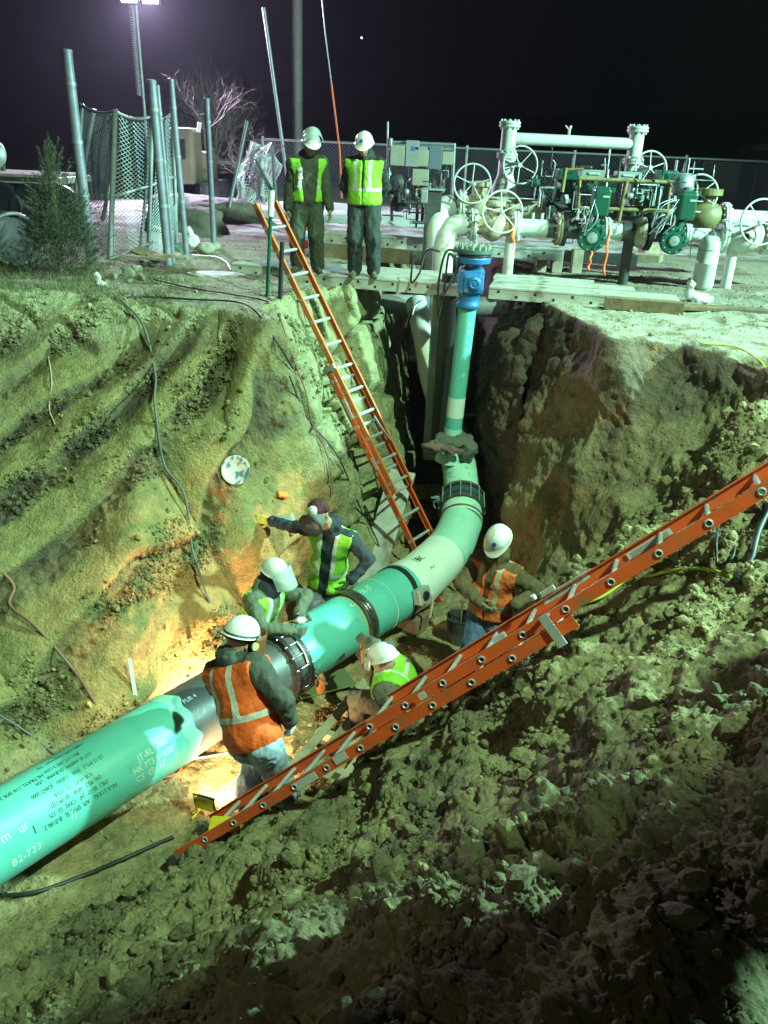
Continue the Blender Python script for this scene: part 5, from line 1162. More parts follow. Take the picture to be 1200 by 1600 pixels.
def shield(t, c, up, fwd, org, lift, m, name='face_shield', w=.135, hgt=.20, arc=75, off=.165, thick=.004):
    """curved visor hinged at the temples; lift degrees: 0 down in front of the face, 100 up over the helmet"""
    up = Vector(up).normalized(); fwd = Vector(fwd); fwd = (fwd-up*fwd.dot(up)).normalized(); lat = fwd.cross(up); c = Vector(c); L = radians(lift)
    f2 = fwd*cos(L)+up*sin(L); u2_ = -fwd*sin(L)+up*cos(L); V = []; n = 16; m_ = 6
    for s_ in (0, thick):
        for j in range(m_+1):
            for i in range(n+1):
                a = radians(-arc+2*arc*i/n); hh = .03-hgt*j/m_*(1-.18*abs(i/n*2-1)**3); V.append(c+lat*sin(a)*(w+s_)+f2*cos(a)*(off+s_)+u2_*hh-Vector(org))
    N_ = (m_+1)*(n+1); Fc = []
    for j in range(m_):
        for i in range(n): q = j*(n+1)+i; Fc += [(q, q+1, q+n+2, q+n+1), (N_+q+n+1, N_+q+n+2, N_+q+1, N_+q)]
    for i in range(n): Fc += [(i+1, i, N_+i, N_+i+1), (m_*(n+1)+i, m_*(n+1)+i+1, N_+m_*(n+1)+i+1, N_+m_*(n+1)+i)]
    for j in range(m_): a = j*(n+1); b_ = a+n+1; Fc += [(a, b_, N_+b_, N_+a), (b_+n, a+n, N_+a+n, N_+b_+n)]
    b = MB(); b.add(V, Fc, 0, True); return b.build(name, m, t)
def person(label, pelvis, neck, face, head_c, hface, hup, wr, wl, er, el_, ar, al, kr, kl, mats, vest=None, vopen=None, s=1.0, gloves=None, hat='helmet', hkw={}, bulk=1.0, curl=(.6, .6), hf=None, vlen=.02, hood=True, skinhead=True, foot=None, sdw=.185):
    """r/l = the person's right / left; all points in scene coordinates"""
    pelvis, neck, face, head_c = Vector(pelvis), Vector(neck), Vector(face), Vector(head_c); sp = (neck-pelvis); SL = sp.length; sp.normalize(); face = (face-sp*face.dot(sp)).normalized(); R_ = face.cross(sp).normalized()   # person's right
    hup = Vector(hup).normalized(); hface = Vector(hface); hface = (hface-hup*hface.dot(hup)).normalized(); hR = hface.cross(hup)
    ft = min(Vector(ar).z, Vector(al).z); org = Vector((pelvis.x, pelvis.y, ft-.09*s)); t = thing('person', label, 'person', tuple(org))
    sr, sl = neck-sp*.055*s+R_*sdw*s, neck-sp*.055*s-R_*sdw*s; hr, hl = pelvis-sp*.02+R_*.095*s, pelvis-sp*.02-R_*.095*s
    eR, wR = ik(sr, wr, .30*s, .265*s, er); eL, wL = ik(sl, wl, .30*s, .265*s, el_); kR, aR = ik(hr, ar, .43*s, .43*s, kr); kL, aL = ik(hl, al, .43*s, .43*s, kl)
    B = bulk*s; M3 = np.array([tuple(R_), tuple(face), tuple(sp)]).T; H3 = np.array([tuple(hR), tuple(hface), tuple(hup)]).T
    tor = [('e', pelvis+sp*(SL*.76), M3, (.172*B, .128*B, .17*s)), ('e', pelvis+sp*(SL*.42), M3, (.165*B, .130*B, .19*s)), ('e', pelvis+sp*(SL*.10), M3, (.172*B, .132*B, .15*s)), ('c', sr+sp*.0, sl, .078*B, .078*B), ('c', neck-sp*.03, neck+(head_c-neck)*.4, .075*s, .062*s)]
    arms = [[('c', sr, eR, .074*B, .056*B), ('c', eR, wR, .058*B, .050*B)], [('c', sl, eL, .074*B, .056*B), ('c', eL, wL, .058*B, .050*B)]]
    def legp(h, k, a): return [('c', h, k, .104*B, .084*B), ('c', k, a+Vector((0, 0, .02)), .083*B, .078*B)]
    legs = [legp(hr, kR, aR), legp(hl, kL, aL)]
    fr, fl_ = foot or (face, face); boots = []
    for a, f_ in ((aR, fr), (aL, fl_)):
        f_ = Vector(f_).normalized(); boots += [[('c', a+Vector((0, 0, .05)), a-Vector((0, 0, .02)), .058*s, .056*s), ('c', a-Vector((0, 0, .045))-f_*.04, a+f_*.15*s-Vector((0, 0, .055)), .046*s, .040*s)]]
    hd = [('e', head_c, H3, (.078*s, .098*s, .118*s)), ('c', head_c-hup*.05*s+hface*.05*s, head_c-hup*.085*s+hface*.06*s, .045*s, .036*s), ('c', neck, head_c-hup*.05, .062*s, .060*s)]
    feat = [('c', head_c+hface*.098*s+hup*.005, head_c+hface*.118*s-hup*.032*s, .009*s, .015*s), ('c', head_c+hface*.088*s+hR*.03*s+hup*.028, head_c+hface*.088*s-hR*.03*s+hup*.028, .014*s, .014*s), ('c', head_c+hface*.094*s-hup*.062*s+hR*.018, head_c+hface*.094*s-hup*.062*s-hR*.018, .010*s, .010*s), ('c', head_c+hR*.082*s-hface*.01, head_c+hR*.082*s-hup*.04, .014*s, .012*s), ('c', head_c-hR*.082*s-hface*.01, head_c-hR*.082*s-hup*.04, .014*s, .012*s)]
    pts_ = np.array([tuple(x) for x in (pelvis, neck, head_c+hup*.14*s, head_c+hface*.13, sr, sl, eR, eL, wR, wL, kR, kL, aR, aL, aR+Vector(fr)*.2, aL+Vector(fl_)*.2, pelvis-sp*.1)])
    f = Fld(pts_.min(0)-.20, pts_.max(0)+.20, .0145); g = f.g
    def ev(q, g=g, infl=0):
        return (elli(g, q[1], q[2], q[3]) if q[0] == 'e' else caps(g, q[1], q[2], q[3], q[4]))-infl
    def grp(Ls, k, g=g):
        d = None
        for q in Ls: v = ev(q, g); d = v if d is None else smin(d, v, k)
        return d
    dT = grp(tor, .06*s); dA = [grp(a, .02) for a in arms]; dL = [grp(l, .03) for l in legs]; dB = [grp(b_, .02) for b_ in boots]; dH = smin(grp(hd, .03), grp(feat, .008), .010)
    # cuffs / hems
    body = smin(dT, np.minimum(dA[0], dA[1]), .03); lg = smin(dL[0], dL[1], .018); v_s = (g-np.array(pelvis, np.float32))@np.array(sp, np.float32)
    hood_d = None
    if hood:
        nb = neck+(head_c-neck)*.25-Vector(hface)*.05; hood_d = np.minimum(elli(g, nb, H3, (.115*s, .105*s, .085*s)), 9); body = smin(body, hood_d, .03)
        if hood == 'up':
            hdm = elli(g, head_c-hface*.018, H3, (.100*s, .112*s, .138*s)); fr_ = (g-np.array(head_c, np.float32))@np.array(hface, np.float32); hdm = np.maximum(hdm, fr_-.055); body = smin(body, hdm, .02)
    wst = np.where(True, 0, 0)
    allp = np.stack([body, lg, dH, np.minimum(dB[0], dB[1])]); tot = smin(smin(smin(body, lg, .02), dH, .008), allp[3], .008)
    jm = v_s > -.02*s
    V, Q = nets(f, tot)
    def labels(Pc):
        b_ = smin(grp(tor, .06*s, Pc), np.minimum(grp(arms[0], .02, Pc), grp(arms[1], .02, Pc)), .03)
        if hood:
            b_ = np.minimum(b_, elli(Pc, nb, H3, (.115*s, .105*s, .085*s)))
            if hood == 'up': fr_ = (Pc-np.array(head_c))@np.array(hface); b_ = np.minimum(b_, np.maximum(elli(Pc, head_c-hface*.018, H3, (.100*s, .112*s, .138*s)), fr_-.055))
        l_ = np.minimum(grp(legs[0], .03, Pc), grp(legs[1], .03, Pc)); h_ = np.minimum(grp(hd, .03, Pc), grp(feat, .008, Pc)); o_ = np.minimum(grp(boots[0], .02, Pc), grp(boots[1], .02, Pc))
        vs = (Pc-np.array(pelvis))@np.array(sp); b_ = b_+np.where(vs < -.13*s, .05, -.008); h_ = h_+.002
        return np.argmin(np.stack([b_, l_, h_, o_]), 0)
    Pc = V[Q].mean(1); fm = labels(Pc)
    o = to_obj(V, Q, 'body', [mats[0], mats[1], M_skin, M_boot], fm, t, tuple(org), noise=.022*s, nscale=11)
    for e_s in (-1, 1):
        if hat in ('helmet',) and skinhead:
            b = MB(); b.lathe([(0, -.009), (.008, -.004), (.010, 0), (.006, .006), (0, .008)], head_c+hface*.087*s+hR*.031*e_s*s+hup*.012-Vector(org)*0, hface, 10); b.v = [tuple(Vector(v)-org) for v in b.v]; b.build('eye', M_eye, t)
    gl = gloves or (M_boot, M_boot)
    for W_, E_, rt, cu, gm, k in ((wR, eR, True, curl[0], gl[0], 0), (wL, eL, False, curl[1], gl[1], 1)):
        fw = (W_-E_).normalized(); pm = hf[k][1] if hf and hf[k] else (-R_ if rt else R_); fw = Vector(hf[k][0]).normalized() if hf and hf[k] and hf[k][0] else fw
        if gm is not None: hand(W_+fw*.02, fw, pm, rt, cu, gm, t, tuple(org), s)
    if vest:
        pv = g; dV = dT-.022*s
        for a, sg in zip(arms, (1, -1)): dV = np.maximum(dV, -(ev(('c', a[0][1]+R_*(.045*sg)-sp*.02, a[0][2], .074*B, .080*B))))
        dV = np.minimum(dV, 9); sx = (g-np.array(pelvis, np.float32))@np.array(R_, np.float32); sy = (g-np.array(pelvis, np.float32))@np.array(face, np.float32); vv = v_s/SL
        dV = np.maximum(dV, (vlen-vv)*SL); dV = np.maximum(dV, (vv-1.02)*SL); dV = np.maximum(dV, np.abs(sx)-.205*B)
        nk = elli(g, neck+sp*.02+face*.015, M3, (.098*s, .115*s, .14*s)); dV = np.maximum(dV, -nk)
        if vopen is not None:
            wd = vopen[0]+(vopen[1]-vopen[0])*np.clip(vv, 0, 1); dV = np.maximum(dV, np.where(sy > 0, (wd-np.abs(sx)), -1))
        V2, Q2 = nets(f, dV)
        if len(V2):
            at = np.stack([((V2-np.array(pelvis))@np.array(R_))/(.5*B)+.5, ((V2-np.array(pelvis))@np.array(sp))/SL, ((V2-np.array(pelvis))@np.array(face))+.5], 1)
            to_obj(V2, Q2, 'safety_vest', [vest], None, t, tuple(org), attr=at, noise=.012*s, nscale=8)
    if hat == 'helmet': helmet(t, head_c+hup*.045*s-hface*.004, hup, hface, tuple(org), s, **hkw)
    return t, dict(org=org, head=head_c, hup=hup, hface=hface, hR=hR, wR=wR, wL=wL, neck=neck, pelvis=pelvis, sp=sp, face=face, R=R_)
V3 = Vector
# cloths
J_olive = fabric('olive_work_cloth', (.050, .062, .036), (.034, .042, .026)); J_black = fabric('black_hooded_cloth', (.012, .016, .018), (.022, .026, .027)); T_navy = fabric('dark_navy_trouser_cloth', (.020, .028, .032), (.034, .046, .046))
J_navy = fabric('dark_blue_hooded_cloth', (.016, .024, .040), (.028, .036, .050)); J_grn = fabric('grey_green_canvas', (.13, .145, .10), (.085, .10, .07)); J_brown = fabric('brown_canvas', (.15, .115, .06), (.10, .075, .04)); J_char = fabric('charcoal_green_canvas', (.060, .066, .052), (.040, .044, .036))
T_jean = fabric('blue_denim', (.055, .10, .20), (.085, .14, .25)); T_jean2 = fabric('faded_blue_denim', (.24, .32, .44), (.32, .40, .50)); T_grey = fabric('grey_denim', (.16, .17, .19), (.11, .12, .15)); T_tan = fabric('muddy_tan_trousers', (.16, .14, .10), (.08, .07, .05))
G_tan = fabric('tan_leather_glove', (.30, .26, .17), (.2, .17, .11)); G_grey = fabric('grey_green_glove', (.14, .17, .13), (.09, .11, .08)); G_yel = fabric('yellow_cloth_glove', (.55, .52, .10), (.46, .42, .10)); G_white = fabric('white_cotton_glove', (.6, .6, .56), (.5, .5, .46)); G_dark = fabric('dark_green_glove', (.05, .06, .035), (.03, .035, .022))
# ---- left onlooker
def stand_pose(px, py, zf, s, fz): 
    b = PV(px, py, z=zf); return V3((b.x, b.y, zf))
s = .945; zd = .13
A = stand_pose(480, 425, zd, s, 0)
tA, kA = person('man in olive overalls and open lime vest, visor raised, on the walkway', A+V3((0, 0, .93*s)), A+V3((0, -.03, 1.46*s)), (.30, -1, 0), A+V3((.05, -.09, 1.625*s)), (.30, -.9, -.35), (.12, -.28, .95),
    A+V3((-.25, -.06, .80*s)), A+V3((.30, -.08, .80*s)), (-.5, .6, 0), (.5, .6, 0), A+V3((-.135, .03, .085)), A+V3((.14, -.02, .085)), (-.1, -1, 0), (.1, -1, 0), (J_olive, J_olive), M_lime, (.075, .115), s, (G_tan, G_tan), hkw=dict(), bulk=1.24, curl=(.5, .7), foot=((-.25, -1, 0), (.3, -1, 0)), vlen=.0)
shield(tA, kA['head']+kA['hup']*.05, kA['hup'], kA['hface'], kA['org'], 78, M_shield, w=.13, off=.17, hgt=.17)
b = MB(); c = kA['pelvis']+kA['sp']*.30+kA['R']*.12+kA['face']*.155; V, Q = None, None
f = Fld(np.array(c)-.16, np.array(c)+.16, .008); d = smin(caps(f.g, c+V3((0, 0, .08)), c-V3((.01, 0, .02)), .035, .028), caps(f.g, c-V3((.01, 0, .0)), c-V3((.03, -.01, .11)), .026, .016), .02)+fbm(f.g*28, 2)*.012; V, Q = nets(f, d); to_obj(V, Q, 'white_rag', [G_white], None, tA, tuple(kA['org']))
# ---- right onlooker
s = .955; Bp = stand_pose(566, 432, zd, s, 0)
tB, kB = person('man in black hoodie and closed lime vest standing with hands behind his back', Bp+V3((0, 0, .93*s)), Bp+V3((0, -.02, 1.46*s)), (-.16, -1, 0), Bp+V3((-.02, -.08, 1.63*s)), (-.12, -.9, -.45), (-.04, -.36, .92),
    Bp+V3((-.14, .17, .92*s)), Bp+V3((.14, .17, .93*s)), (-1, .1, 0), (1, .1, 0), Bp+V3((-.10, .0, .085)), Bp+V3((.14, -.02, .085)), (-.05, -1, 0), (.1, -1, 0), (J_black, T_navy), M_lime, (.006, .012), s, (G_dark, G_tan), hkw=dict(sticker=(8, 28)), bulk=1.24, hood='up', foot=((-.2, -1, 0), (.2, -1, 0)), vlen=-.02)
# ---- orange vested man in the foreground
s = 1.03; Cb = PV(416, 1262, z=ZF+.04)
hC = PV(376, 998, z=-1.72); nC = PV(366, 1036, z=-1.90); pC = PV(400, 1146, z=-2.42); pC.y = min(pC.y, 4.95)
wC = PV(452, 1126, z=-2.28)
tC, kC = person('man seen from behind in bright orange vest, dark jacket and pale jeans, nearest the camera', pC, nC, (.55, .83, 0), hC, (.72, .68, -.5), (.22, .28, .93),
    wC, pC+V3((-.12, .52, .18)), (.75, -.55, -.4), (-.8, .2, -.5), Cb+V3((.14, .02, .09)), Cb+V3((-.16, -.02, .09)), (.4, 1, 0), (.3, 1, 0), (J_char, T_jean2), M_ovest, None, s, (G_white, G_white), hkw=dict(m=M_hard, band=True, ridge=False), bulk=1.30, curl=(.8, .8), foot=((.6, .8, 0), (.4, .9, 0)), vlen=-.08, sdw=.215)
M_leather = mat('brown_leather_hood', (.20, .075, .025), .5, var=(.13, .05, .02), vscale=9, bump=.15)
shield(tC, kC['head']+kC['hup']*.02, kC['hup'], kC['hface'], kC['org'], 8, M_leather, 'welding_hood', .135, .27, 80, .20, .012)
b = MB(); q = kC['head']+kC['hR']*.155+kC['hface']*.02; b.lathe([(.03, -.006), (.03, .012), (0, .014)], q, kC['hR'], 16); b.v = [tuple(Vector(v)-kC['org']) for v in b.v]; b.build('hood_knob', mat('cream_plastic', (.5, .48, .25), .5), tC)
# ---- right worker with orange vest
s = 1.0; D0 = V3((1.02, 7.02, ZF+.05)); hD = PV(779, 846, Y=6.92); nD = PV(776, 880, Y=7.02); pD = PV(765, 962, Y=7.12)
tD, kD = person('man in orange vest and brown jacket standing right of the pipe elbow, facing the camera', pD, nD, (-.52, -.85, 0), hD, (-.38, -.72, -.60), (-.25, -.50, .83),
    PV(748, 940, Y=6.72), PV(806, 944, Y=6.85), (-1, .1, -.3), (1, .25, -.3), D0+V3((-.13, .1, .09)), D0+V3((.13, .08, .09)), (-.2, -1, 0), (0, -1, 0), (J_brown, T_jean), M_ovest2, (.0, .045), s, (G_tan, None), hkw=dict(sticker=(-10, 35)), bulk=1.2, curl=(.9, 1.2), vlen=.10)
# ---- man with dark round mask
hE = PV(498, 801, Y=7.30); nE = PV(520, 828, Y=7.60); pE = PV(510, 918, Y=7.75); E0 = V3((pE.x, 7.85, ZF+.04))
wE = hit(409, 818)[0]; 
tE, kE = person('man with round black mask, one yellow glove against the dirt wall', pE, nE, (-.25, -.95, 0), hE, (-.42, -.85, .0), (-.20, -.20, .95),
    V3(wE)+V3((.10, -.03, .05)), PV(549, 905, Y=7.45), (-.2, -.3, -1), (1, .1, -.3), E0+V3((-.15, -.05, .09)), E0+V3((.15, .02, .09)), (0, -1, 0), (.1, -1, 0), (J_navy, T_grey), M_lime, (.05, .06), 1.0, (G_yel, G_dark), hat=None, bulk=1.12, curl=(.12, .7), vlen=.05, hf=[((-1, .15, .05), (.1, 1, -.3)), None], skinhead=False)
# long glove cuff (grey) and beanie, mask
def blob(prims, name, m, parent, org, k=.02, h=.008, nz=0, ns=20):
    P_ = np.array([tuple(x) for q in prims for x in (q[1:3] if q[0] == 'c' else (q[1],))]); mx = max(max(q[3]) if q[0] == 'e' else max(q[3:5]) for q in prims)+.03
    f = Fld(P_.min(0)-mx, P_.max(0)+mx, h); d = None
    for q in prims:
        v = elli(f.g, q[1], q[2], q[3]) if q[0] == 'e' else caps(f.g, q[1], q[2], q[3], q[4]); d = v if d is None else smin(d, v, k)
    if nz: d = d+fbm(f.g*ns, 2)*nz
    V, Q = nets(f, d); return to_obj(V, Q, name, [m], None, parent, tuple(org))
fw = (kE['wR']-kE['neck']); eE = kE['wR']
blob([('c', eE+V3((.02, 0, 0)), eE+V3((.18, .0, .02)), .050, .062)], 'glove_cuff', fabric('pale_grey_leather', (.30, .34, .33), (.22, .25, .24)), tE, kE['org'], nz=.006)
H3 = np.array([tuple(kE['hR']), tuple(kE['hface']), tuple(kE['hup'])]).T
blob([('e', kE['head']+kE['hup']*.055-kE['hface']*.012, H3, (.093, .112, .085)), ('c', kE['head']+kE['hup']*.05+kE['hR']*.08-kE['hface']*.02, kE['head']+kE['hup']*.05-kE['hR']*.08-kE['hface']*.02, .04, .04)], 'knit_cap', fabric('burgundy_knit', (.085, .018, .028), (.055, .012, .02), 30, bump=.5), tE, kE['org'], nz=.005)
q = kE['head']+kE['hface']*.18-kE['hup']*.03
b = MB(); b.lathe([(.0, .022), (.112, .018), (.126, .005), (.126, -.012), (.10, -.02)], q, kE['hface'], 32, sm=True); b.v = [tuple(Vector(v)-kE['org']) for v in b.v]; mk = b.build('round_mask', mat('matt_black_mask', (.018, .020, .024), .45, bump=.05), tE)
b = MB(); b.box(q+kE['hface']*.020+kE['hup']*.02, (1, 1, 1), Matrix((kE['hR']*.06, kE['hface']*.008, kE['hup']*.022)).transposed()); b.v = [tuple(Vector(v)-kE['org']) for v in b.v]; b.build('mask_lens', mat('violet_lens', (.03, .025, .12), .1), mk)
b = MB(); b.lathe([(.105, 0), (.098, -.05), (.095, -.13), (.09, -.14)], q, kE['hface'], 28, sm=True); b.v = [tuple(Vector(v)-kE['org']) for v in b.v]; b.build('mask_hood', M_rag, tE)
b = MB(); b.lathe([(.05, 0), (.048, .03), (.03, .045), (0, .05)], kE['head']+kE['hface']*.075+kE['hup']*.075, (kE['hface']+kE['hup']*.7), 16, sm=True); b.v = [tuple(Vector(v)-kE['org']) for v in b.v]; b.build('white_pad', M_hard, tE)
# ---- kneeling man with clear visor, leaning over the pipe
hF = PV(428, 898, Y=7.02); nF = PV(416, 925, Y=6.98); pF = PV(398, 985, Y=6.95); F0 = V3((pF.x-.1, 7.0, ZF+.1))
w1 = PV(452, 985, Y=6.62); w2 = PV(467, 958, Y=6.85)
tF, kF = person('man with clear visor leaning both gloved hands on top of the pipe', pF, nF, (.80, -.45, 0), hF, (.85, -.30, -.35), (.30, -.10, .93),
    w1, w2, (-.1, -.9, -.4), (.6, .6, .1), F0+V3((-.3, .15, .09)), F0+V3((-.15, -.2, .09)), (.6, -.3, -.5), (.6, -.3, -.5), (J_grn, T_tan), M_lime, (.04, .05), 1.0, (G_grey, G_grey), hkw=dict(), bulk=1.12, curl=(.9, .7), vlen=.05)
shield(tF, kF['head']+kF['hup']*.03, kF['hup'], kF['hface'], kF['org'], 42, M_shield, w=.14, off=.17, hgt=.22)
H3 = np.array([tuple(kF['hR']), tuple(kF['hface']), tuple(kF['hup'])]).T
blob([('e', kF['neck']+(kF['head']-kF['neck'])*.25, H3, (.13, .135, .11)), ('e', kF['head']-kF['hup']*.03-kF['hface']*.02, H3, (.098, .11, .11))], 'dark_hood', J_navy, tF, kF['org'], nz=.006)
gq = V3(w1)+V3((.10, .10, .05))
g_t = thing('power_grinder', 'small white power tool with orange handle held by the man leaning on the pipe', 'power tool', tuple(gq))
blob([('c', gq+V3((-.02, -.01, 0)), gq+V3((.05, .03, .0)), .038, .034)], 'tool_body', M_hard, g_t, gq, nz=.003); 
b = MB(); b.tube([gq+V3((-.16, -.06, -.01)), gq+V3((-.03, -.015, 0))], [.016, .02], 10); link_part(b, 'handle', mat('orange_plastic', (.6, .25, .03), .5), g_t)
b = MB(); b.lathe([(.045, 0), (.045, .006), (0, .008)], gq+V3((.07, .03, .02)), (.8, .2, .6), 18); link_part(b, 'grinding_disc', M_steel, g_t)
# ---- crouching man right of the pipe
hG = PV(600, 1034, Y=5.98); nG = PV(622, 1044, Y=6.14); pG = PV(612, 1092, Y=5.80); G0 = V3((pG.x, 5.95, ZF+.03))
wG = PV(566, 996, Y=6.62); wG2 = PV(574, 1042, Y=6.42)
tG, kG = person('crouching man in lime vest seen from above, reaching to the pipe behind the foreground ladder', pG, nG, (-.60, .62, -.3), hG, (-.72, .35, -.60), (-.38, .22, .9),
    wG2, wG, (-.2, -.6, -.5), (.4, .9, .3), G0+V3((-.25, .15, .09)), G0+V3((.2, .1, .09)), (-.7, .4, .3), (.2, .8, .4), (J_grn, T_tan), M_lime, None, 1.0, (G_grey, G_grey), hkw=dict(sticker=(150, 48)), bulk=1.12, curl=(.8, .8), vlen=.03)
shield(tG, kG['head']+kG['hup']*.03, kG['hup'], kG['hface'], kG['org'], 25, M_shield, w=.138, off=.165, hgt=.12)
gq = V3(wG2)+V3((-.03, .08, .05)); g_t = thing('power_grinder', 'orange cylindrical power tool held against the pipe by the crouching man', 'power tool', tuple(gq))
b = MB(); b.tube([gq+V3((.02, -.12, -.06)), gq, gq+V3((-.02, .12, .05))], [.030, .034, .030], 14); link_part(b, 'tool_body', mat('yellow_orange_plastic', (.75, .33, .04), .45), g_t)
b = MB(); b.tube([gq+V3((-.02, .12, .05)), gq+V3((-.03, .20, .08))], [.026, .02], 12); link_part(b, 'tool_head', M_chrome, g_t)

# ---- two unseen men added beyond the right edge to shade the near bank
def copy_tree(o, parent=None):
    c = o.copy(); COL.objects.link(c); c.parent = parent
    for ch in list(o.children): copy_tree(ch, c)
    return c
by_ = copy_tree(tB); by_.location = (2.35, 2.35, -.1); by_.rotation_euler = (0, 0, radians(-70)); by_.scale = (1.06, 1.06, 1.06)
b2_ = copy_tree(tD); b2_.location = (2.75, 1.75, -.1); b2_.rotation_euler = (0, 0, radians(-60)); b2_['label'] = 'man in orange vest and brown jacket added out of view on the near bank to cast shade'
by_['label'] = 'man in black hoodie and lime vest added out of view on the near bank to cast shade'
# ================================================================== LOOSE SOIL
def ico(sub):
    bm = bmesh.new(); bmesh.ops.create_icosphere(bm, subdivisions=sub, radius=1); bm.verts.index_update(); V = np.array([v.co[:] for v in bm.verts]); Fc = np.array([[v.index for v in f.verts] for f in bm.faces]); bm.free(); return V, Fc
def rock(V, seed, rough=.35, flatz=.8):
    d = fbm(V*1.3+seed*13.7, 3)*rough; r = np.random.default_rng(seed); o = V*(1+d)[:, None]
    for k in range(6):                                                # broken faces
        n = r.normal(size=3); n /= np.linalg.norm(n); h = r.uniform(.55, .85); t = o@n; o = o-np.maximum(t-h, 0)[:, None]*n
    return o*np.array([1, r.uniform(.7, 1), flatz*r.uniform(.75, 1)])
def scatter(name, n, wfun, sfun, sub, seed, colj=.25, label=None, tint=None, sink=.25):
    r = np.random.default_rng(seed); a = TV[TF]; ctr = a.mean(1); ar = np.linalg.norm(np.cross(a[:, 1]-a[:, 0], a[:, 2]-a[:, 0]), axis=1)/2
    w = ar*wfun(ctr)*sstep(.25, .6, VNs[TF[:, 0], 2]); w = w/w.sum(); idx = r.choice(len(TF), n, p=w); c = ctr[idx]; sz = sfun(c, r)
    BV, BF = ico(sub); pool = [rock(BV, seed*31+k) for k in range(10)]; nv = len(BV)
    Vs = np.empty((n, nv, 3)); Cs = np.empty((n, nv, 3)); vc = col[TF[idx, 0]]
    for i in range(n):
        q = r.normal(size=4); q /= np.linalg.norm(q); w_, x, y, z = q
        Rm = np.array([[1-2*(y*y+z*z), 2*(x*y-z*w_), 2*(x*z+y*w_)], [2*(x*y+z*w_), 1-2*(x*x+z*z), 2*(y*z-x*w_)], [2*(x*z-y*w_), 2*(y*z+x*w_), 1-2*(x*x+y*y)]])
        Vs[i] = pool[i % 10]@Rm.T*sz[i]+c[i]
    Vs += (VNs[TF[idx, 0]]*(sz*(1-sink)*.6)[:, None])[:, None, :]
    Cs[:] = (vc*(1+r.normal(size=n)*colj)[:, None])[:, None, :]
    if tint is not None: Cs = Cs*tint
    Fc = (BF[None]+(np.arange(n)*nv)[:, None, None]).reshape(-1, 3)
    o = link_mesh(name, Vs.reshape(-1, 3), Fc, M_soil, smooth=False); set_soil(o, np.clip(Cs.reshape(-1, 3), .01, .8)); tag(o, label, None, None, 'stuff'); o['category'] = 'soil' ; return o
def W_near(c): x, y, z = c.T; s_ = (x+2.14)*.795-(y-5.02)*.607; clus = sstep(-.2, .4, fbm(c*1.7+5, 3)); return sstep(.4, .9, s_)*(y < 7.2)*(y > .3)*(np.abs(x) < 4)*(.12+clus)*(np.linalg.norm(c-CAM, axis=1) < 9)
def pw(lo, hi, a=2.2): return lambda c, r: lo*(1-r.random(len(c))*(1-(lo/hi)**a))**(-1/a)
scatter('soil_clods', 4200, W_near, pw(.016, .085, 2.4), 2, 3, label='chunky broken clods of dark clay on the near bank')
scatter('soil_crumbs', 30000, W_near, pw(.006, .028), 1, 4, label='small crumbs of earth strewn over the near bank')
def W_left(c):
    x, y, z = c.T; s_ = (x+2.14)*.795-(y-5.02)*.607; ph_ = (.855*x-.518*y+5.2+.2*np.clip(x+2.3, -1.3, 0)**2+fbm(c*.6+3, 2)*.13)/.46+.80; fr_ = ph_-np.floor(ph_)
    return (s_ < -.5)*(z < -.05)*(x > -6)*(x < -.2)*(.03+sstep(.88, .93, fr_)+sstep(.34, .12, fr_))*sstep(-.35, .3, fbm(c*1.2+9, 2))
scatter('slope_crumbs', 13000, W_left, pw(.010, .05, 2.6), 1, 5, label='loose crumbs of earth caught on the ledges of the left slope')
def W_flr(c): x, y, z = c.T; return ((z < ZF+.35)*(x > -4)+(z > -.1)*(y > 8.5)*(y < 16)*(np.abs(x) < 6)*.5+(x > 1.2)*(z < -.2)*(y > 6.8)*(y < 11)*.35).astype(float)
scatter('gravel_scatter', 6000, W_flr, pw(.008, .035, 2.6), 1, 6, label='small stones and crumbs on the trench floor and yard')
# stones one could pick up
def stone(px, py, r, lab, m=None, z=None, sq=.75):
    h = hit(px, py)[0]; V, Fc = ico(3); V = rock(V, int(px*7+py), .3, sq)*r; o = link_mesh('rock', V, Fc, m or M_rock, smooth=True); o.location = (h.x, h.y, h.z+r*sq*.45); o.rotation_euler = (0, 0, px); return tag(o, lab, 'rock', 'rocks by the fence panels')
M_rock = mat('pale_green_stone', (.26, .26, .20), .8, var=(.17, .17, .13), vscale=7, bump=.3)
for px, py, r, lab in ((200, 432, .13, 'largest pale rock left of the wood scraps'), (178, 436, .09, 'rounded rock at the left end of the rock pile'), (222, 438, .08, 'small rock in front of the wood scraps'), (215, 424, .09, 'rock half behind the largest pale rock'), (205, 441, .06, 'smallest rock at the front of the rock pile')): stone(px, py, r, lab)
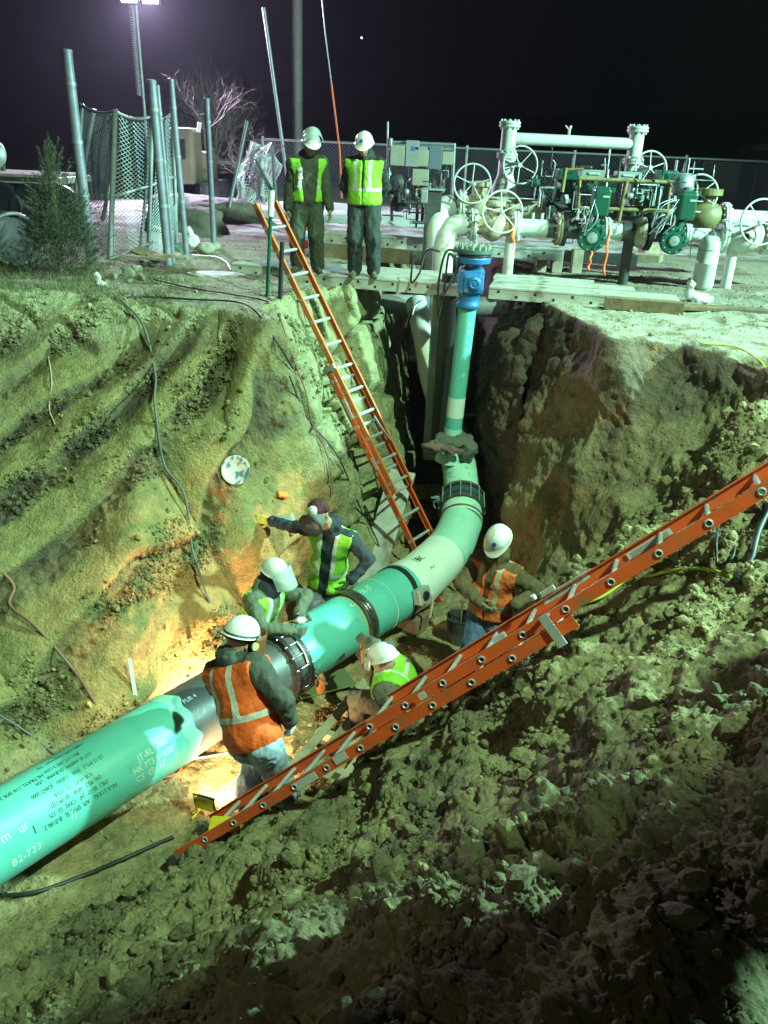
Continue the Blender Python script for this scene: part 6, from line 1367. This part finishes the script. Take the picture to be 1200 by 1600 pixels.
# ================================================================== WORK LIGHTS
def work_light(c, aim, label, power):
    c = Vector(c); aim = Vector(aim).normalized(); t = thing('work_light', label, 'work light', tuple(c)); lat = aim.cross(ez).normalized(); up = lat.cross(aim); M = Matrix((lat, aim, up)).transposed(); q = c+ez*.13
    b = MB(); b.box(q, (.15, .07, .10), M, bev=.015); link_part(b, 'lamp_housing', mat('yellow_lamp_paint', (.62, .47, .02), .4, var=(.5, .36, .02), vscale=12), t)
    b = MB(); b.box(q+aim*.037, (.13, .008, .08), M); link_part(b, 'lamp_glass', mat('lit_halogen_glass', (1, 1, 1), .3, emis=(1, .78, .42), estr=90), t)
    b = MB(); b.tube([q+lat*.085-up*.06, q+lat*.09+up*.08-aim*.03, q-lat*.09+up*.08-aim*.03, q-lat*.085-up*.06], .007, 8); link_part(b, 'handle', M_black, t)
    for s_ in (-1, 1):
        b = MB(); b.tube([c+lat*.08*s_-aim*.08, c+lat*.08*s_, q+lat*.085*s_-up*.02], .010, 8); b.tube([c+lat*.08*s_, c+lat*.08*s_+aim*.08], .010, 8); link_part(b, 'stand_leg', mat('yellow_lamp_paint_leg', (.6, .45, .02), .45), t)
    for k in range(4):
        b = MB(); b.tube([q+aim*.06+lat*(-.07)+up*(-.045+.03*k), q+aim*.06+lat*.07+up*(-.045+.03*k)], .003, 5); link_part(b, 'guard_wire', M_gal, t)
    spot('work_lamp_light', tuple(q+aim*.13), tuple(q+aim*1.5+ez*.0), power, (1, .72, .36), 150, .05, .6); return t
h = hit(322, 1275)[0]; work_light(h+ez*.01, (.30, .9, -.04), 'yellow halogen work light glowing on the trench floor by the foot of the ladder', 150)
h = Vector((-1.55, 6.45, ZF+.1)); h.z = down(h.x, h.y, -1.5)+.02; work_light(h, (-.55, .72, .45), 'second halogen work light behind the pipe, shining up the clay wall', 150)
h = hit(352, 1308)[0]
t = thing('power_box', 'small yellow and black power box tucked under the foot of the ladder', 'power box', tuple(h)); b = MB(); b.box(h+ez*.07, (.22, .14, .14), None, bev=.02); link_part(b, 'box', bpy.data.materials['yellow_lamp_paint'], t); b = MB(); b.box(h+ez*.07, (.12, .15, .10), None, bev=.01); link_part(b, 'black_panel', M_black, t)
# ================================================================== CABLES AND HOSES
def ground_cable(name, label, px, r, m, lift=.02, cat='cable', ext=None):
    pts_ = []
    for x, y in px:
        h, n = hit(x, y); pts_.append(tuple(h+n*(lift+r)))
    if ext: pts_ += ext
    return cable(name, label, pts_, r, m, cat)
ground_cable('grey_cable', 'long straight grey cable hanging down the left slope to the orange vested man', [(192, 480), (215, 515), (233, 580), (246, 640), (262, 710), (278, 780), (292, 850), (305, 910), (325, 985)], .013, M_cordg, .10)
ground_cable('black_cable', 'black cable along the top of the left slope, bending down by the ladder', [(180, 464), (230, 468), (300, 472), (370, 476), (400, 492), (430, 530), (455, 575)], .011, M_cord)
ground_cable('brown_hose', 'brown rubber hose curling down the left slope to the pipe at the left edge', [(-8, 885), (18, 915), (18, 945), (60, 985), (110, 1040), (140, 1085), (166, 1135)], .014, M_cordr)
ground_cable('thin_cable', 'thin grey cable at the left edge ending behind the pipe', [(-8, 1108), (40, 1140), (90, 1185)], .010, M_cordg)
ground_cable('black_cable', 'thick black cable over the trench floor below the pipe at the lower left', [(-10, 1405), (60, 1395), (130, 1372), (200, 1340), (268, 1312)], .016, M_cord, .01)
ground_cable('rope', 'thin brown rope hanging beside the leaning ladder, left one', [(430, 478), (440, 515), (458, 570), (475, 610), (490, 660), (505, 710), (515, 770)], .009, M_cordr, .05)
ground_cable('rope', 'green rope hanging below the leaning ladder to the pipe, right one', [(448, 590), (480, 650), (510, 690), (530, 730), (560, 790), (580, 840), (592, 868)], .009, M_cord, .05)
ground_cable('black_cable', 'black cable looping over the yard left of the leaning ladder', [(240, 440), (290, 452), (350, 462), (400, 470), (420, 474)], .009, M_cord)
ground_cable('white_hose', 'short white hose curving beside the flat pale sheet', [(300, 402), (335, 405), (352, 412), (360, 424)], .013, M_plastic)
ground_cable('yellow_cord', 'bright yellow cord lying on the bank right of the ladder', [(1150, 902), (1110, 896), (1060, 896), (1020, 903), (975, 915), (940, 935), (905, 950)], .010, M_cordy, .02)
ground_cable('dark_wire', 'tangled dark wire below the ladder at the right edge', [(1165, 790), (1140, 815), (1128, 850), (1118, 875), (1130, 885), (1142, 870), (1150, 830)], .008, M_cord, .05)
ground_cable('black_strap', 'black strap hanging off the ladder at the right edge', [(1205, 790), (1195, 840), (1180, 880), (1165, 905)], .022, M_cord, .05)
ground_cable('yellow_cord', 'pale yellow cord on the mint lit gravel at the right', [(1195, 590), (1190, 570), (1150, 545), (1100, 540), (1085, 532)], .008, M_cordy, .01)
ground_cable('grey_conduit', 'pale rod lying on the floor under the orange vested man', [(260, 1195), (320, 1186), (385, 1176)], .014, M_gal, .02, 'rod')
ground_cable('red_hose', 'red hose ring on the floor beside the pipe below the bare section', [(215, 1205), (245, 1218), (275, 1212), (280, 1200), (255, 1196)], .009, mat('faded_red_rubber', (.45, .12, .06), .5), .02, 'hose')
ground_cable('dry_root', 'pale root hanging out of the dark earth at the upper left', [(78, 560), (82, 600), (78, 640), (88, 665)], .008, M_woodp, .02, 'root')
for cx, cy, rx, ry, lab, m in ((662, 930, 30, 22, 'brown hose coil on the floor beside the pipe strap', M_cordr), (655, 960, 22, 17, 'thin black wire coil in front of the brown hose coil', M_cord)):
    ground_cable('hose_coil', lab, [(cx+rx*cos(a), cy+ry*sin(a)) for a in [k*pi/6 for k in range(13)]], .012 if rx > 25 else .005, m, .01, 'hose coil')
ground_cable('black_cable', 'welding lead trailing from the black clamp over the floor', [(500, 1050), (520, 1065), (545, 1078), (560, 1072), (580, 1085)], .009, M_cord)
# ================================================================== THINGS IN THE TRENCH
def bag(name, label, prims, m, cat, h=.02, k=.05, nz=.03, ns=6, fold=None):
    P_ = np.array([tuple(q[1]) for q in prims]); mx = .05+max(max(q[3]) for q in prims); f = Fld(P_.min(0)-mx, P_.max(0)+mx, h); d = None
    for q in prims: v = elli(f.g, q[1], q[2], q[3]); d = v if d is None else smin(d, v, k)
    d = d+fbm(f.g*ns, 3)*nz; V, Q = nets(f, d); c = P_.mean(0); o = to_obj(V, Q, name, [m], None, None, (0, 0, 0)); o.data.transform(Matrix.Translation(-Vector(c))); o.location = c; return tag(o, label, cat)
I3 = np.eye(3)
bag('pipe_blanket', 'dark green blanket bundled round the foot of the riser', [('e', RB+V3((.03, -.02, .02)), I3, (.25, .22, .09)), ('e', RB+V3((.20, -.08, -.10)), I3, (.13, .14, .16)), ('e', RB+V3((-.12, -.12, -.02)), I3, (.17, .12, .06))], M_rag, 'blanket', .018, .05, .035, 9)
bag('tan_rag', 'tan rag draped over the left side of the riser foot blanket', [('e', RB+V3((-.16, -.25, -.03)), I3, (.17, .06, .06)), ('e', RB+V3((-.30, -.22, -.02)), I3, (.10, .05, .05)), ('e', RB+V3((.02, -.27, -.05)), I3, (.12, .05, .05))], M_ragb, 'rag', .014, .03, .03, 14)
h = hit(372, 733); n = h[1]; b = MB(); b.lathe([(0, .012), (.10, .010), (.125, .018), (.15, .03), (.153, .026), (.125, .010), (.10, .0), (0, .0)], (0, 0, 0), ez, 36, sm=True)
m_pl = mat('paint_spattered_lid', (.66, .66, .64), .5, var=(.60, .62, .62), vscale=9, var2=(.10, .22, .30), v2scale=11, v2lo=.53, v2hi=.56)
o = b.build('paint_lid', m_pl); o.location = h[0]+n*.08; nn = (n+V3((0, -.6, .3))).normalized(); o.rotation_euler = nn.to_track_quat('Z', 'Y').to_euler(); tag(o, 'round white paint spattered lid lying on the left slope', 'lid')
h = hit(440, 773); o = MB(); o.box((0, 0, 0), (.12, .08, .03), None, bev=.008); o = o.build('orange_block', mat('orange_foam', (.7, .22, .05), .7)); o.location = h[0]+h[1]*.03; o.rotation_euler = (.4, .3, .5); tag(o, 'small orange block on the slope above the masked man', 'block')
h0, h1 = hit(219, 1103)[0], hit(209, 1040)[0]; o = MB(); o.box((0, 0, 0), (.035, .012, .42), None, bev=.002); o = o.build('survey_stake', mat('white_stake_wood', (.62, .60, .54), .7)); o.location = (h0+h1)/2+V3((0, -.10, .14)); o.rotation_euler = ((h1-h0)).to_track_quat('Z', 'Y').to_euler(); tag(o, 'white wooden stake standing behind the pipe on the clay slope', 'stake')
# pallet boards
pa = P(462, 1192, z=ZF+.27); pbv = P(575, 1060, z=ZF+.27); e = Vector(pbv-pa); LP_ = e.length; e.normalize(); w = Vector((e.y, -e.x, 0)); t = thing('wooden_pallet', 'wooden pallet of long boards on the floor behind the foreground ladder', 'pallet', tuple(Vector(pa)-ez*.2)); Mx = Matrix((e, w, ez)).transposed()
for k in range(4): b = MB(); b.box(Vector(pa)+e*LP_/2+w*(.0+k*.15), (LP_+.1, .085, .022), Mx, bev=.003); link_part(b, 'board', M_woodp if k != 1 else mat('mossy_board', (.30, .29, .16), .8, var=(.14, .13, .08), vscale=9, bump=.3), t)
for k in range(4): b = MB(); b.box(Vector(pa)+e*(LP_*(.08+.28*k))+w*.24-ez*.055, (.07, .62, .08), Mx, bev=.004); link_part(b, 'bearer', M_woodp, t)
for i, (px, py, sx, sy, rz, lab, m) in enumerate(((505, 1068, .6, .3, .5, 'flat green mat on the floor right of the black clamp', mat('muddy_green_mat', (.10, .14, .07), .9, bump=.2)),)):
    h = P(px, py, z=ZF+.06); o = MB(); o.box((0, 0, 0), (sx, sy, .02), None, bev=.006); o = o.build('floor_mat', m); o.location = h; o.rotation_euler = (0, 0, rz); tag(o, lab, 'mat')
h = P(468, 1075, z=ZF+.3); t = tag(bag('leather_offcut', 'orange brown leather pad hanging below the black clamp', [('e', V3((float(axp(s_clamp+.22).x)+.26, float(axp(s_clamp+.22).y)-.24, -3.02)), I3, (.05, .04, .13))], mat('orange_leather', (.42, .14, .04), .7), 'pad', .012, .02, .01, 12))
# cribbing timbers under the pipe
for i, (px, py, zz, L_c, rz, lab) in enumerate(((655, 800, ZF+.25, 1.4, .05, 'dark timber across the trench behind the elbow, lower one'), (648, 768, ZF+.6, 1.3, .1, 'dark timber across the trench behind the elbow, upper one'), (760, 742, ZF+.7, .5, .1, 'short pale ended timber right of the rear clamp'), (738, 655, -2.2, .45, .35, 'short timber wedged behind the riser'), (330, 1235, ZF+.05, 0, 0, ''))):
    if L_c: h = P(px, py, z=zz); o = MB(); o.box((0, 0, 0), (L_c, .16, .16), None, bev=.006); o = o.build('crib_timber', M_wood if i != 2 else M_woodp); o.location = h; o.rotation_euler = (0, 0, rz); tag(o, lab, 'timber', 'cribbing timbers')
for s_c, lab in ((2.9, 'timber block under the pipe at the left end'), (s_clamp-.55, 'timber block under the bare pipe section'), (s_strap+.25, 'timber block under the pipe beside the strapped box')):
    c = axp(s_c); zb = down(c.x, c.y, -2.6) if False else ZF; hh = (c.z-RP)-ZF+.03; o = MB(); o.box((0, 0, 0), (.3, .5, hh), None, bev=.01); o = o.build('pipe_block', M_wood); o.location = (c.x, c.y, ZF+hh/2-.03); o.rotation_euler = (0, 0, atan2(AXD[1], AXD[0])); tag(o, lab, 'timber')
# aluminium shoring plank leaning by the ladder foot
pA_, pB_ = PV(628, 742, Y=9.9), PV(588, 872, Y=9.25); d_ = (pA_-pB_); o = MB(); o.box((0, 0, 0), (.34, .05, d_.length+.5), None, bev=.006)
for k in (-.12, 0, .12): o.box((k, -.028, 0), (.02, .012, d_.length+.5))
o = o.build('shoring_panel', M_alud); o.location = (pA_+pB_)/2-d_.normalized()*.2; o.rotation_euler = d_.to_track_quat('Z', 'Y').to_euler(); tag(o, 'ribbed aluminium shoring panel leaning against the wall behind the ladder foot', 'panel')
# tool bucket
h = P(716, 1000, z=ZF+.02); t = thing('tool_bucket', 'dark bucket full of hand tools on the floor beside the orange vested standing man', 'bucket', tuple(h)); hv_ = Vector(h)
b = MB(); b.lathe([(.12, 0), (.15, .30), (.16, .31), (.145, .31), (.115, .02), (0, .02)], hv_, ez, 28, sm=False); link_part(b, 'bucket_body', M_dark, t)
for k, (dx, dy, m) in enumerate(((-.06, .02, M_gal), (.05, .04, M_chrome), (.0, -.05, M_wood), (.08, -.02, M_gal))): b = MB(); b.tube([hv_+V3((dx*.5, dy*.5, .05)), hv_+V3((dx*2.2, dy*2, .46+.05*k))], .013, 8); b.lathe([(.03, -.02), (.03, .02), (0, .025)], hv_+V3((dx*2.2, dy*2, .46+.05*k)), (dx, dy, .4), 8); link_part(b, 'hand_tool', m, t)
b = MB(); b.tube([hv_+V3((cos(a)*.155, 0, .31+sin(a)*.15)) for a in [k*pi/10 for k in range(11)]], .004, 6); link_part(b, 'bail_handle', M_gal, t)
# ================================================================== YARD, LEFT SIDE
# posts in front of the left onlooker
for (a, b_, r, m, nm, lab, cat) in (((416, 462), (425, 292), .022, M_gpaint, 'steel_stake', 'thin green steel stake in the ground left of the onlookers', 'stake'), ((436, 470), (441, 378), .026, M_black, 'black_post', 'short black post beside the leaning ladder', 'post')):
    p0 = G(*a); p1 = PV(*b_, Y=p0.y); t = thing(nm, lab, cat, tuple(p0)); o = MB(); o.tube([p0-ez*.2, p1], r, 10); link_part(o, 'shaft', m, t)
    if nm == 'steel_stake': o = MB(); o.tube([p0.lerp(p1, .74), p0.lerp(p1, .97)], .034, 12); link_part(o, 'white_sleeve', M_plastic, t)
# fire extinguisher
p0 = G(473, 400); p0.z = .12; t = thing('fire_extinguisher', 'red fire extinguisher standing behind the left onlooker', 'fire extinguisher', tuple(p0))
b = MB(); b.lathe([(.08, 0), (.085, .02), (.085, .36), (.06, .42), (.02, .44)], p0, ez, 24, sm=True); link_part(b, 'cylinder', M_red, t); b = MB(); b.lathe([(.0855, 0), (.0855, .14)], p0+ez*.14, ez, 24); link_part(b, 'label_band', mat('white_blue_label', (.5, .55, .65), .5, var=(.1, .2, .5), vscale=14), t); b = MB(); b.box(p0+V3((.03, 0, .47)), (.13, .03, .03), None, bev=.005); b.lathe([(.02, .42), (.02, .48)], p0, ez, 10); link_part(b, 'handle', M_black, t)
# sheet, sandbags, wood scraps, white cloth
bag('flat_sheet', 'flat pale green sheet lying on the ground near the rim', [('e', G(338, 429)+ez*.0, I3, (.42, .24, .035))], mat('pale_green_sheet', (.34, .42, .34), .6, bump=.2), 'sheet', .02, .02, .01, 5)
bag('sandbag', 'pale tied sandbag on the ground right of the panels', [('e', G(322, 396)+ez*.08, I3, (.16, .12, .10)), ('e', G(336, 393)+ez*.07, I3, (.09, .08, .07))], fabric('pale_sandbag_cloth', (.36, .36, .30), (.25, .25, .2)), 'sandbag')
bag('white_sheeting', 'peaked white sheet left of the sandbag', [('e', G(302, 388)+ez*.10, I3, (.13, .08, .12)), ('e', G(298, 384)+ez*.22, I3, (.05, .04, .12))], M_plastic, 'sheeting', .016, .04, .03, 8)
bag('green_bundle', 'rounded green bundle behind the wood scraps', [('e', G(278, 400)+ez*.08, I3, (.17, .12, .11))], fabric('green_tarp', (.16, .24, .19), (.11, .17, .13)), 'bundle')
gp = G(1086, 474); bag('plastic_sheet', 'crumpled white plastic sheet leaning by the gas bottle', [('e', gp+V3((-.09, .02, .14)), I3, (.05, .05, .17)), ('e', gp+V3((.0, .0, .07)), I3, (.13, .08, .08)), ('e', gp+V3((.14, .0, .05)), I3, (.11, .07, .06))], M_plastic, 'plastic sheet', .013, .04, .04, 11)
bag('plastic_litter', 'scrap of white plastic at the foot of the cedar bush', [('e', G(152, 440)+ez*.04, I3, (.04, .03, .06)), ('e', G(158, 446)+ez*.02, I3, (.06, .04, .03))], M_plastic, 'plastic scrap', .012, .03, .03, 14)
for i, (px, py, L_c, w_c, rz, rx, lab) in enumerate(((250, 405, .75, .10, .9, .12, 'grey board on top of the scrap pile'), (232, 412, .5, .20, -.5, .3, 'tilted square board in the scrap pile'), (262, 418, .55, .14, .4, .05, 'short board at the front of the scrap pile'), (225, 425, .6, .08, .2, .1, 'narrow stick in front of the scrap pile'), (275, 385, .9, .05, .8, .35, 'thin lath poking up behind the scrap pile'))):
    q = G(px, py); o = MB(); o.box((0, 0, 0), (L_c, w_c, .03), None, bev=.003); o = o.build('scrap_board', M_wood if i % 2 else M_woodp); o.location = q+ez*(.10+.03*i); o.rotation_euler = (rx, rx*.8, rz); tag(o, lab, 'board', 'scrap boards')
# spoil and rubble beyond
def mound(name, label, c, r, m, cat, sub=4, seed=1, kind=None):
    V, Fc = ico(sub); d = fbm(V*1.2+seed*9, 4)*.35; V = V*(1+d)[:, None]*np.array(r); V[:, 2] = np.maximum(V[:, 2], -.1); o = link_mesh(name, V, Fc, m, smooth=True); o.location = c; return tag(o, label, cat, None, kind)
M_rub = mat('pale_rubble', (.50, .48, .45), .85, var=(.16, .14, .12), vscale=6, bump=.5, bscale=12)
M_spoil = mat('dark_spoil', (.13, .11, .085), .9, var=(.2, .18, .13), vscale=5, bump=.6, bscale=14)
mound('rubble_heap', 'pale rubble heap beyond the lone steel post', PV(310, 322, Y=21)*1+ez*0, (1.3, .8, .45), M_rub, 'rubble heap', seed=2).location.z = .05
mound('spoil_heap', 'dark earth heap left of the torn mesh', PV(345, 318, Y=20), (1.1, .7, .4), M_spoil, 'spoil heap', seed=3).location.z = .02
mound('spoil_heap', 'dark earth heap behind the mesh panels', PV(290, 335, Y=17.5), (.8, .6, .5), M_spoil, 'spoil heap', seed=5).location.z = .02
mound('pale_heap', 'long low pale heap behind the onlookers', PV(540, 300, Y=22), (3.2, 1.0, .35), mat('pale_stone_dust', (.55, .54, .52), .9, bump=.3), 'gravel heap', seed=6).location.z = .0
rr = random.Random(9)
for i, (px, py) in enumerate(((566, 296), (578, 296), (300, 312), (318, 322), (285, 330))):
    q = PV(px, py, Y=19.5); V, Fc = ico(3); V = rock(V, 50+i, .3)*rr.uniform(.16, .26); o = link_mesh('boulder', V, Fc, M_rub, smooth=True); o.location = (q.x, 19.5, .08); tag(o, ['left pale boulder between the onlookers', 'right pale boulder between the onlookers', 'pale boulder by the lone steel post', 'pale boulder in front of the rubble heap', 'pale boulder behind the mesh panels'][i], 'boulder')
# rail barrier and cleared wood
t = thing('timber_rail', 'low timber rail between posts beyond the yard', 'rail', tuple(PV(350, 280, Y=30)))
tube_part([tuple(PV(334, 253, Y=30)), tuple(PV(380, 256, Y=30))], .07, 'rail', M_woodp, t, 8)
for px in (336, 378): q = PV(px, 254, Y=30); tube_part([(q.x, 30, 0), tuple(q+ez*.1)], .08, 'post', M_woodp, t, 8)
# trailer at the left edge
t = thing('flatbed_trailer', 'dark low flatbed machine with deck boards at the left edge behind the cedar', 'trailer', (-9.5, 17, 0)); YT = 17.0
c = PV(30, 300, Y=YT); Wt = 4.2
b = MB(); b.box((c.x-1.0, YT, PV(30, 272, Y=YT).z-.06), (Wt, 1.9, .12), None, bev=.02); link_part(b, 'deck_frame', M_alud, t)
for k in range(6): b = MB(); b.box((c.x-1.0, YT-.95+.32*k, PV(30, 272, Y=YT).z+.02), (Wt-.1, .26, .05), None, bev=.008); link_part(b, 'deck_board', M_woodp, t)
b = MB(); b.box((c.x-1.0, YT, PV(30, 300, Y=YT).z), (Wt-.6, 1.5, .30), None, bev=.03); b.box((c.x+.4, YT-.2, PV(30, 330, Y=YT).z), (1.6, 1.3, .35), None, bev=.03); link_part(b, 'chassis', M_dark, t)
for px in (8, 55, 95): b = MB(); q = PV(px, 345, Y=YT-.95); q.z = .42; b.lathe([(.2, -.1), (.38, -.12), (.42, -.06), (.42, .06), (.38, .12), (.2, .1)], q, ey, 28); link_part(b, 'wheel', M_black, t)
b = MB(); q = PV(2, 242, Y=YT); b.lathe([(.0, -.10), (.2, -.09), (.29, -.02), (.29, .05), (0, .08)], q-ex*.2, (0, -1, .1), 30, sm=True); link_part(b, 'round_tank_end', M_alud, t)
tube_part([tuple(q-ez*.1), (q.x, YT, .9)], .05, 'tank_bracket', M_dark, t, 10)
b = MB(); b.box(PV(60, 318, Y=YT-1.0), (.5, .1, .25), None, bev=.02); link_part(b, 'rusty_locker', M_rusty, t)
# beige excavator far behind the mesh
t = thing('excavator_cab', 'beige machine with a dark cab window standing behind the mesh panels', 'excavator', tuple(PV(292, 300, Y=26))); YX = 26; c = PV(292, 262, Y=YX); M_bg = mat('sand_machine_paint', (.24, .20, .12), .5, var=(.18, .15, .10), vscale=2)
b = MB(); b.box((c.x, YX, 1.25), (.72, 1.1, 1.5), None, bev=.12); link_part(b, 'cab', M_bg, t); b = MB(); b.box((c.x-.1, YX-.61, 1.45), (.45, .04, .55), None, bev=.03); link_part(b, 'window', M_black, t)
b = MB(); b.box((c.x+.0, YX+1.3, .95), (1.0, 1.6, .9), None, bev=.15); link_part(b, 'engine_hood', M_bg, t)
for sx in (-.6, .7): b = MB(); b.box((c.x+sx, YX+.5, .35), (.4, 2.8, .6), None, bev=.2); link_part(b, 'track', M_dark, t)
tube_part([(c.x+.45, YX-.3, 1.9), (c.x+.5, YX-.3, 2.15)], .06, 'beacon', M_plastic, t, 10)
# culvert pipes
for i, (px, py, Y_, r, lab) in enumerate(((25, 392, 11.6, .34, 'nearest black plastic culvert pipe with a ragged pale lip at the left edge'), (8, 372, 12.6, .30, 'second black culvert pipe behind the nearest one'))):
    q = PV(px, py, Y=Y_); q.z = r+.0; ax_ = V3((.75, -.66, 0)).normalized(); t = thing('culvert_pipe', lab, 'culvert pipe', (q.x, q.y, 0)); prof = []
    for k in range(60): prof.append((r*(1.0 if k % 2 else .95), -2.0+k/30))
    b = MB(); b.lathe(prof+[(r*.9, 0), (r*.88, -2.0)], q, ax_, 40, sm=False); link_part(b, 'corrugated_wall', M_black, t); b = MB(); b.lathe([(r*1.02, -.04), (r*1.05, .0), (r*1.02, .03), (r*.92, .03), (r*.9, -.04)], q, ax_, 40, sm=True); link_part(b, 'lip', mat('scuffed_grey_plastic', (.16, .15, .17), .4), t)
# ---- foliage
def cloud(name, P_, D_, L_, w_, m, parent, jit=.0):
    """many small tapering blades; P_ base points, D_ directions, L_ lengths"""
    n = len(P_); r = rng; sd = np.cross(D_, r.normal(size=(n, 3))); sd /= np.linalg.norm(sd, axis=1)[:, None]+1e-9
    V = np.stack([P_-sd*w_[:, None], P_+sd*w_[:, None], P_+D_*L_[:, None]], 1).reshape(-1, 3); Fc = np.arange(n*3).reshape(-1, 3); return link_mesh(name, V-np.array(parent.location), Fc, m, parent)
def foliage_mat(name, a, b_):
    m = mat(name, a, .75, var=b_, vscale=5); return m
cb = G(95, 428); ct = thing('cedar_bush', 'ragged dark green cedar bush at the rim, beside the steel posts', 'bush', tuple(cb)); 
tube_part([tuple(cb-ez*.1), tuple(cb+V3((.02, 0, .8))), tuple(cb+V3((.0, 0, 1.45)))], [.05, .03, .01], 'trunk', M_wood, ct, 8)
PB, DB, LB, WB = [], [], [], []
hb = PV(92, 245, Y=cb.y).z
lobes = [(0, 0, .95, .50, hb), (-.28, .1, .55, .42, hb*.62), (.30, .05, .60, .44, hb*.66), (.05, -.25, .45, .46, hb*.50), (-.45, -.1, .35, .36, hb*.38), (.48, -.12, .3, .34, hb*.42)]
for k in range(640):
    lx, ly, lw, lr, lh = lobes[rng.integers(len(lobes)) if k > 150 else 0]; z_ = rng.random()**.85; rad_ = (1-z_**1.3)**.7*lr*(.35+.95*rng.random()**.7); a = rng.random()*2*pi; base = np.array(cb)+np.array([lx*.7, ly, lh*z_*.86]); tip = base+np.array([cos(a)*rad_+.04, sin(a)*rad_, (.10+.30*rng.random())*lh*.8+.05]); nseg = 40; tt = rng.random(nseg)**.6
    q = base+(tip-base)*tt[:, None]+rng.normal(size=(nseg, 3))*.022*(1.2-tt)[:, None]; dd = (tip-base)/np.linalg.norm(tip-base)+rng.normal(size=(nseg, 3))*.45; dd /= np.linalg.norm(dd, axis=1)[:, None]; PB.append(q); DB.append(dd); LB.append(rng.uniform(.02, .06, nseg)); WB.append(np.full(nseg, .0038))
M_cedar = foliage_mat('cedar_needles', (.035, .055, .025), (.075, .085, .045))
cloud('crown', np.concatenate(PB), np.concatenate(DB), np.concatenate(LB), np.concatenate(WB), M_cedar, ct)
# dry grass along the rim
n = 9000; gx_ = rng.uniform(-6.5, -2.6, n); gy_ = rng.uniform(9.0, 11.6, n)*1.0; keep = fbm(np.stack([gx_*1.5, gy_*1.5, gx_*0], 1), 2)+.35-(gx_+4.2)*.28 > 0; gx_, gy_ = gx_[keep], gy_[keep]; gz_ = np.array([down(x, y) for x, y in zip(gx_, gy_)]); n = len(gx_)
GP = np.stack([gx_, gy_, gz_], 1); GD = rng.normal(size=(n, 3))*.5+np.array([0, -.25, .8]); GD /= np.linalg.norm(GD, axis=1)[:, None]
gr = bpy.data.objects.new('x', None)
sd = np.cross(GD, rng.normal(size=(n, 3))); sd /= np.linalg.norm(sd, axis=1)[:, None]; Lg = rng.uniform(.05, .17, n); V = np.stack([GP-sd*.004, GP+sd*.004, GP+GD*Lg[:, None]], 1).reshape(-1, 3)
bpy.data.objects.remove(gr); o = link_mesh('grass', V, np.arange(n*3).reshape(-1, 3), foliage_mat('dry_grass', (.10, .12, .045), (.17, .15, .08))); tag(o, 'dry dull grass along the left rim', None, None, 'stuff')
# bare tree: recursive limbs
def bare_tree(base, height, label, seed, lean=(0, 0, 1), m=None, tw=1.0):
    r = random.Random(seed); t = thing('bare_tree', label, 'tree', tuple(base)); trunk = MB(); crown = MB()
    def grow(p, d, L, rad, lvl):
        pts_ = [p]; q = p; dd = d
        for k in range(4): dd = (dd+Vector((r.gauss(0, .13), r.gauss(0, .13), r.gauss(.04, .1)))).normalized(); q = q+dd*L/4; pts_.append(q)
        (trunk if lvl < 2 else crown).tube(pts_, [rad*(1-.35*k/4) for k in range(5)], 6 if lvl < 2 else 3, caps=False, sm=False)
        if lvl >= 6: return
        for _ in range(r.choice([3, 4]) if lvl < 3 else r.choice([2, 3])):
            k = r.randint(2, 4); nd = (dd+Vector((r.gauss(0, .55), r.gauss(0, .55), r.gauss(.12, .35)))).normalized(); grow(pts_[k], nd, L*r.uniform(.6, .82), rad*.52, lvl+1)
    for _ in range(3): grow(Vector(base), (Vector(lean)+Vector((r.gauss(0, .28), r.gauss(0, .3), 0))).normalized(), height*.30, .075*tw, 0)
    m = m or mat('pale_bark_twigs', (.15, .12, .105), .85); link_part(trunk, 'trunk', m, t); link_part(crown, 'crown', m, t)
q = PV(325, 300, Y=28); bare_tree((q.x, 28, 0), 5.2, 'bare leafless tree lit by the light tower behind the lone post', 3)
q = PV(385, 300, Y=27); bare_tree((q.x, 27, 0), 2.6, 'small bare shrub right of the leafless tree', 8, tw=.5)
q = PV(296, 300, Y=29); bare_tree((q.x, 29, 0), 4.2, 'second bare tree with dense twigs behind the beige machine', 21)
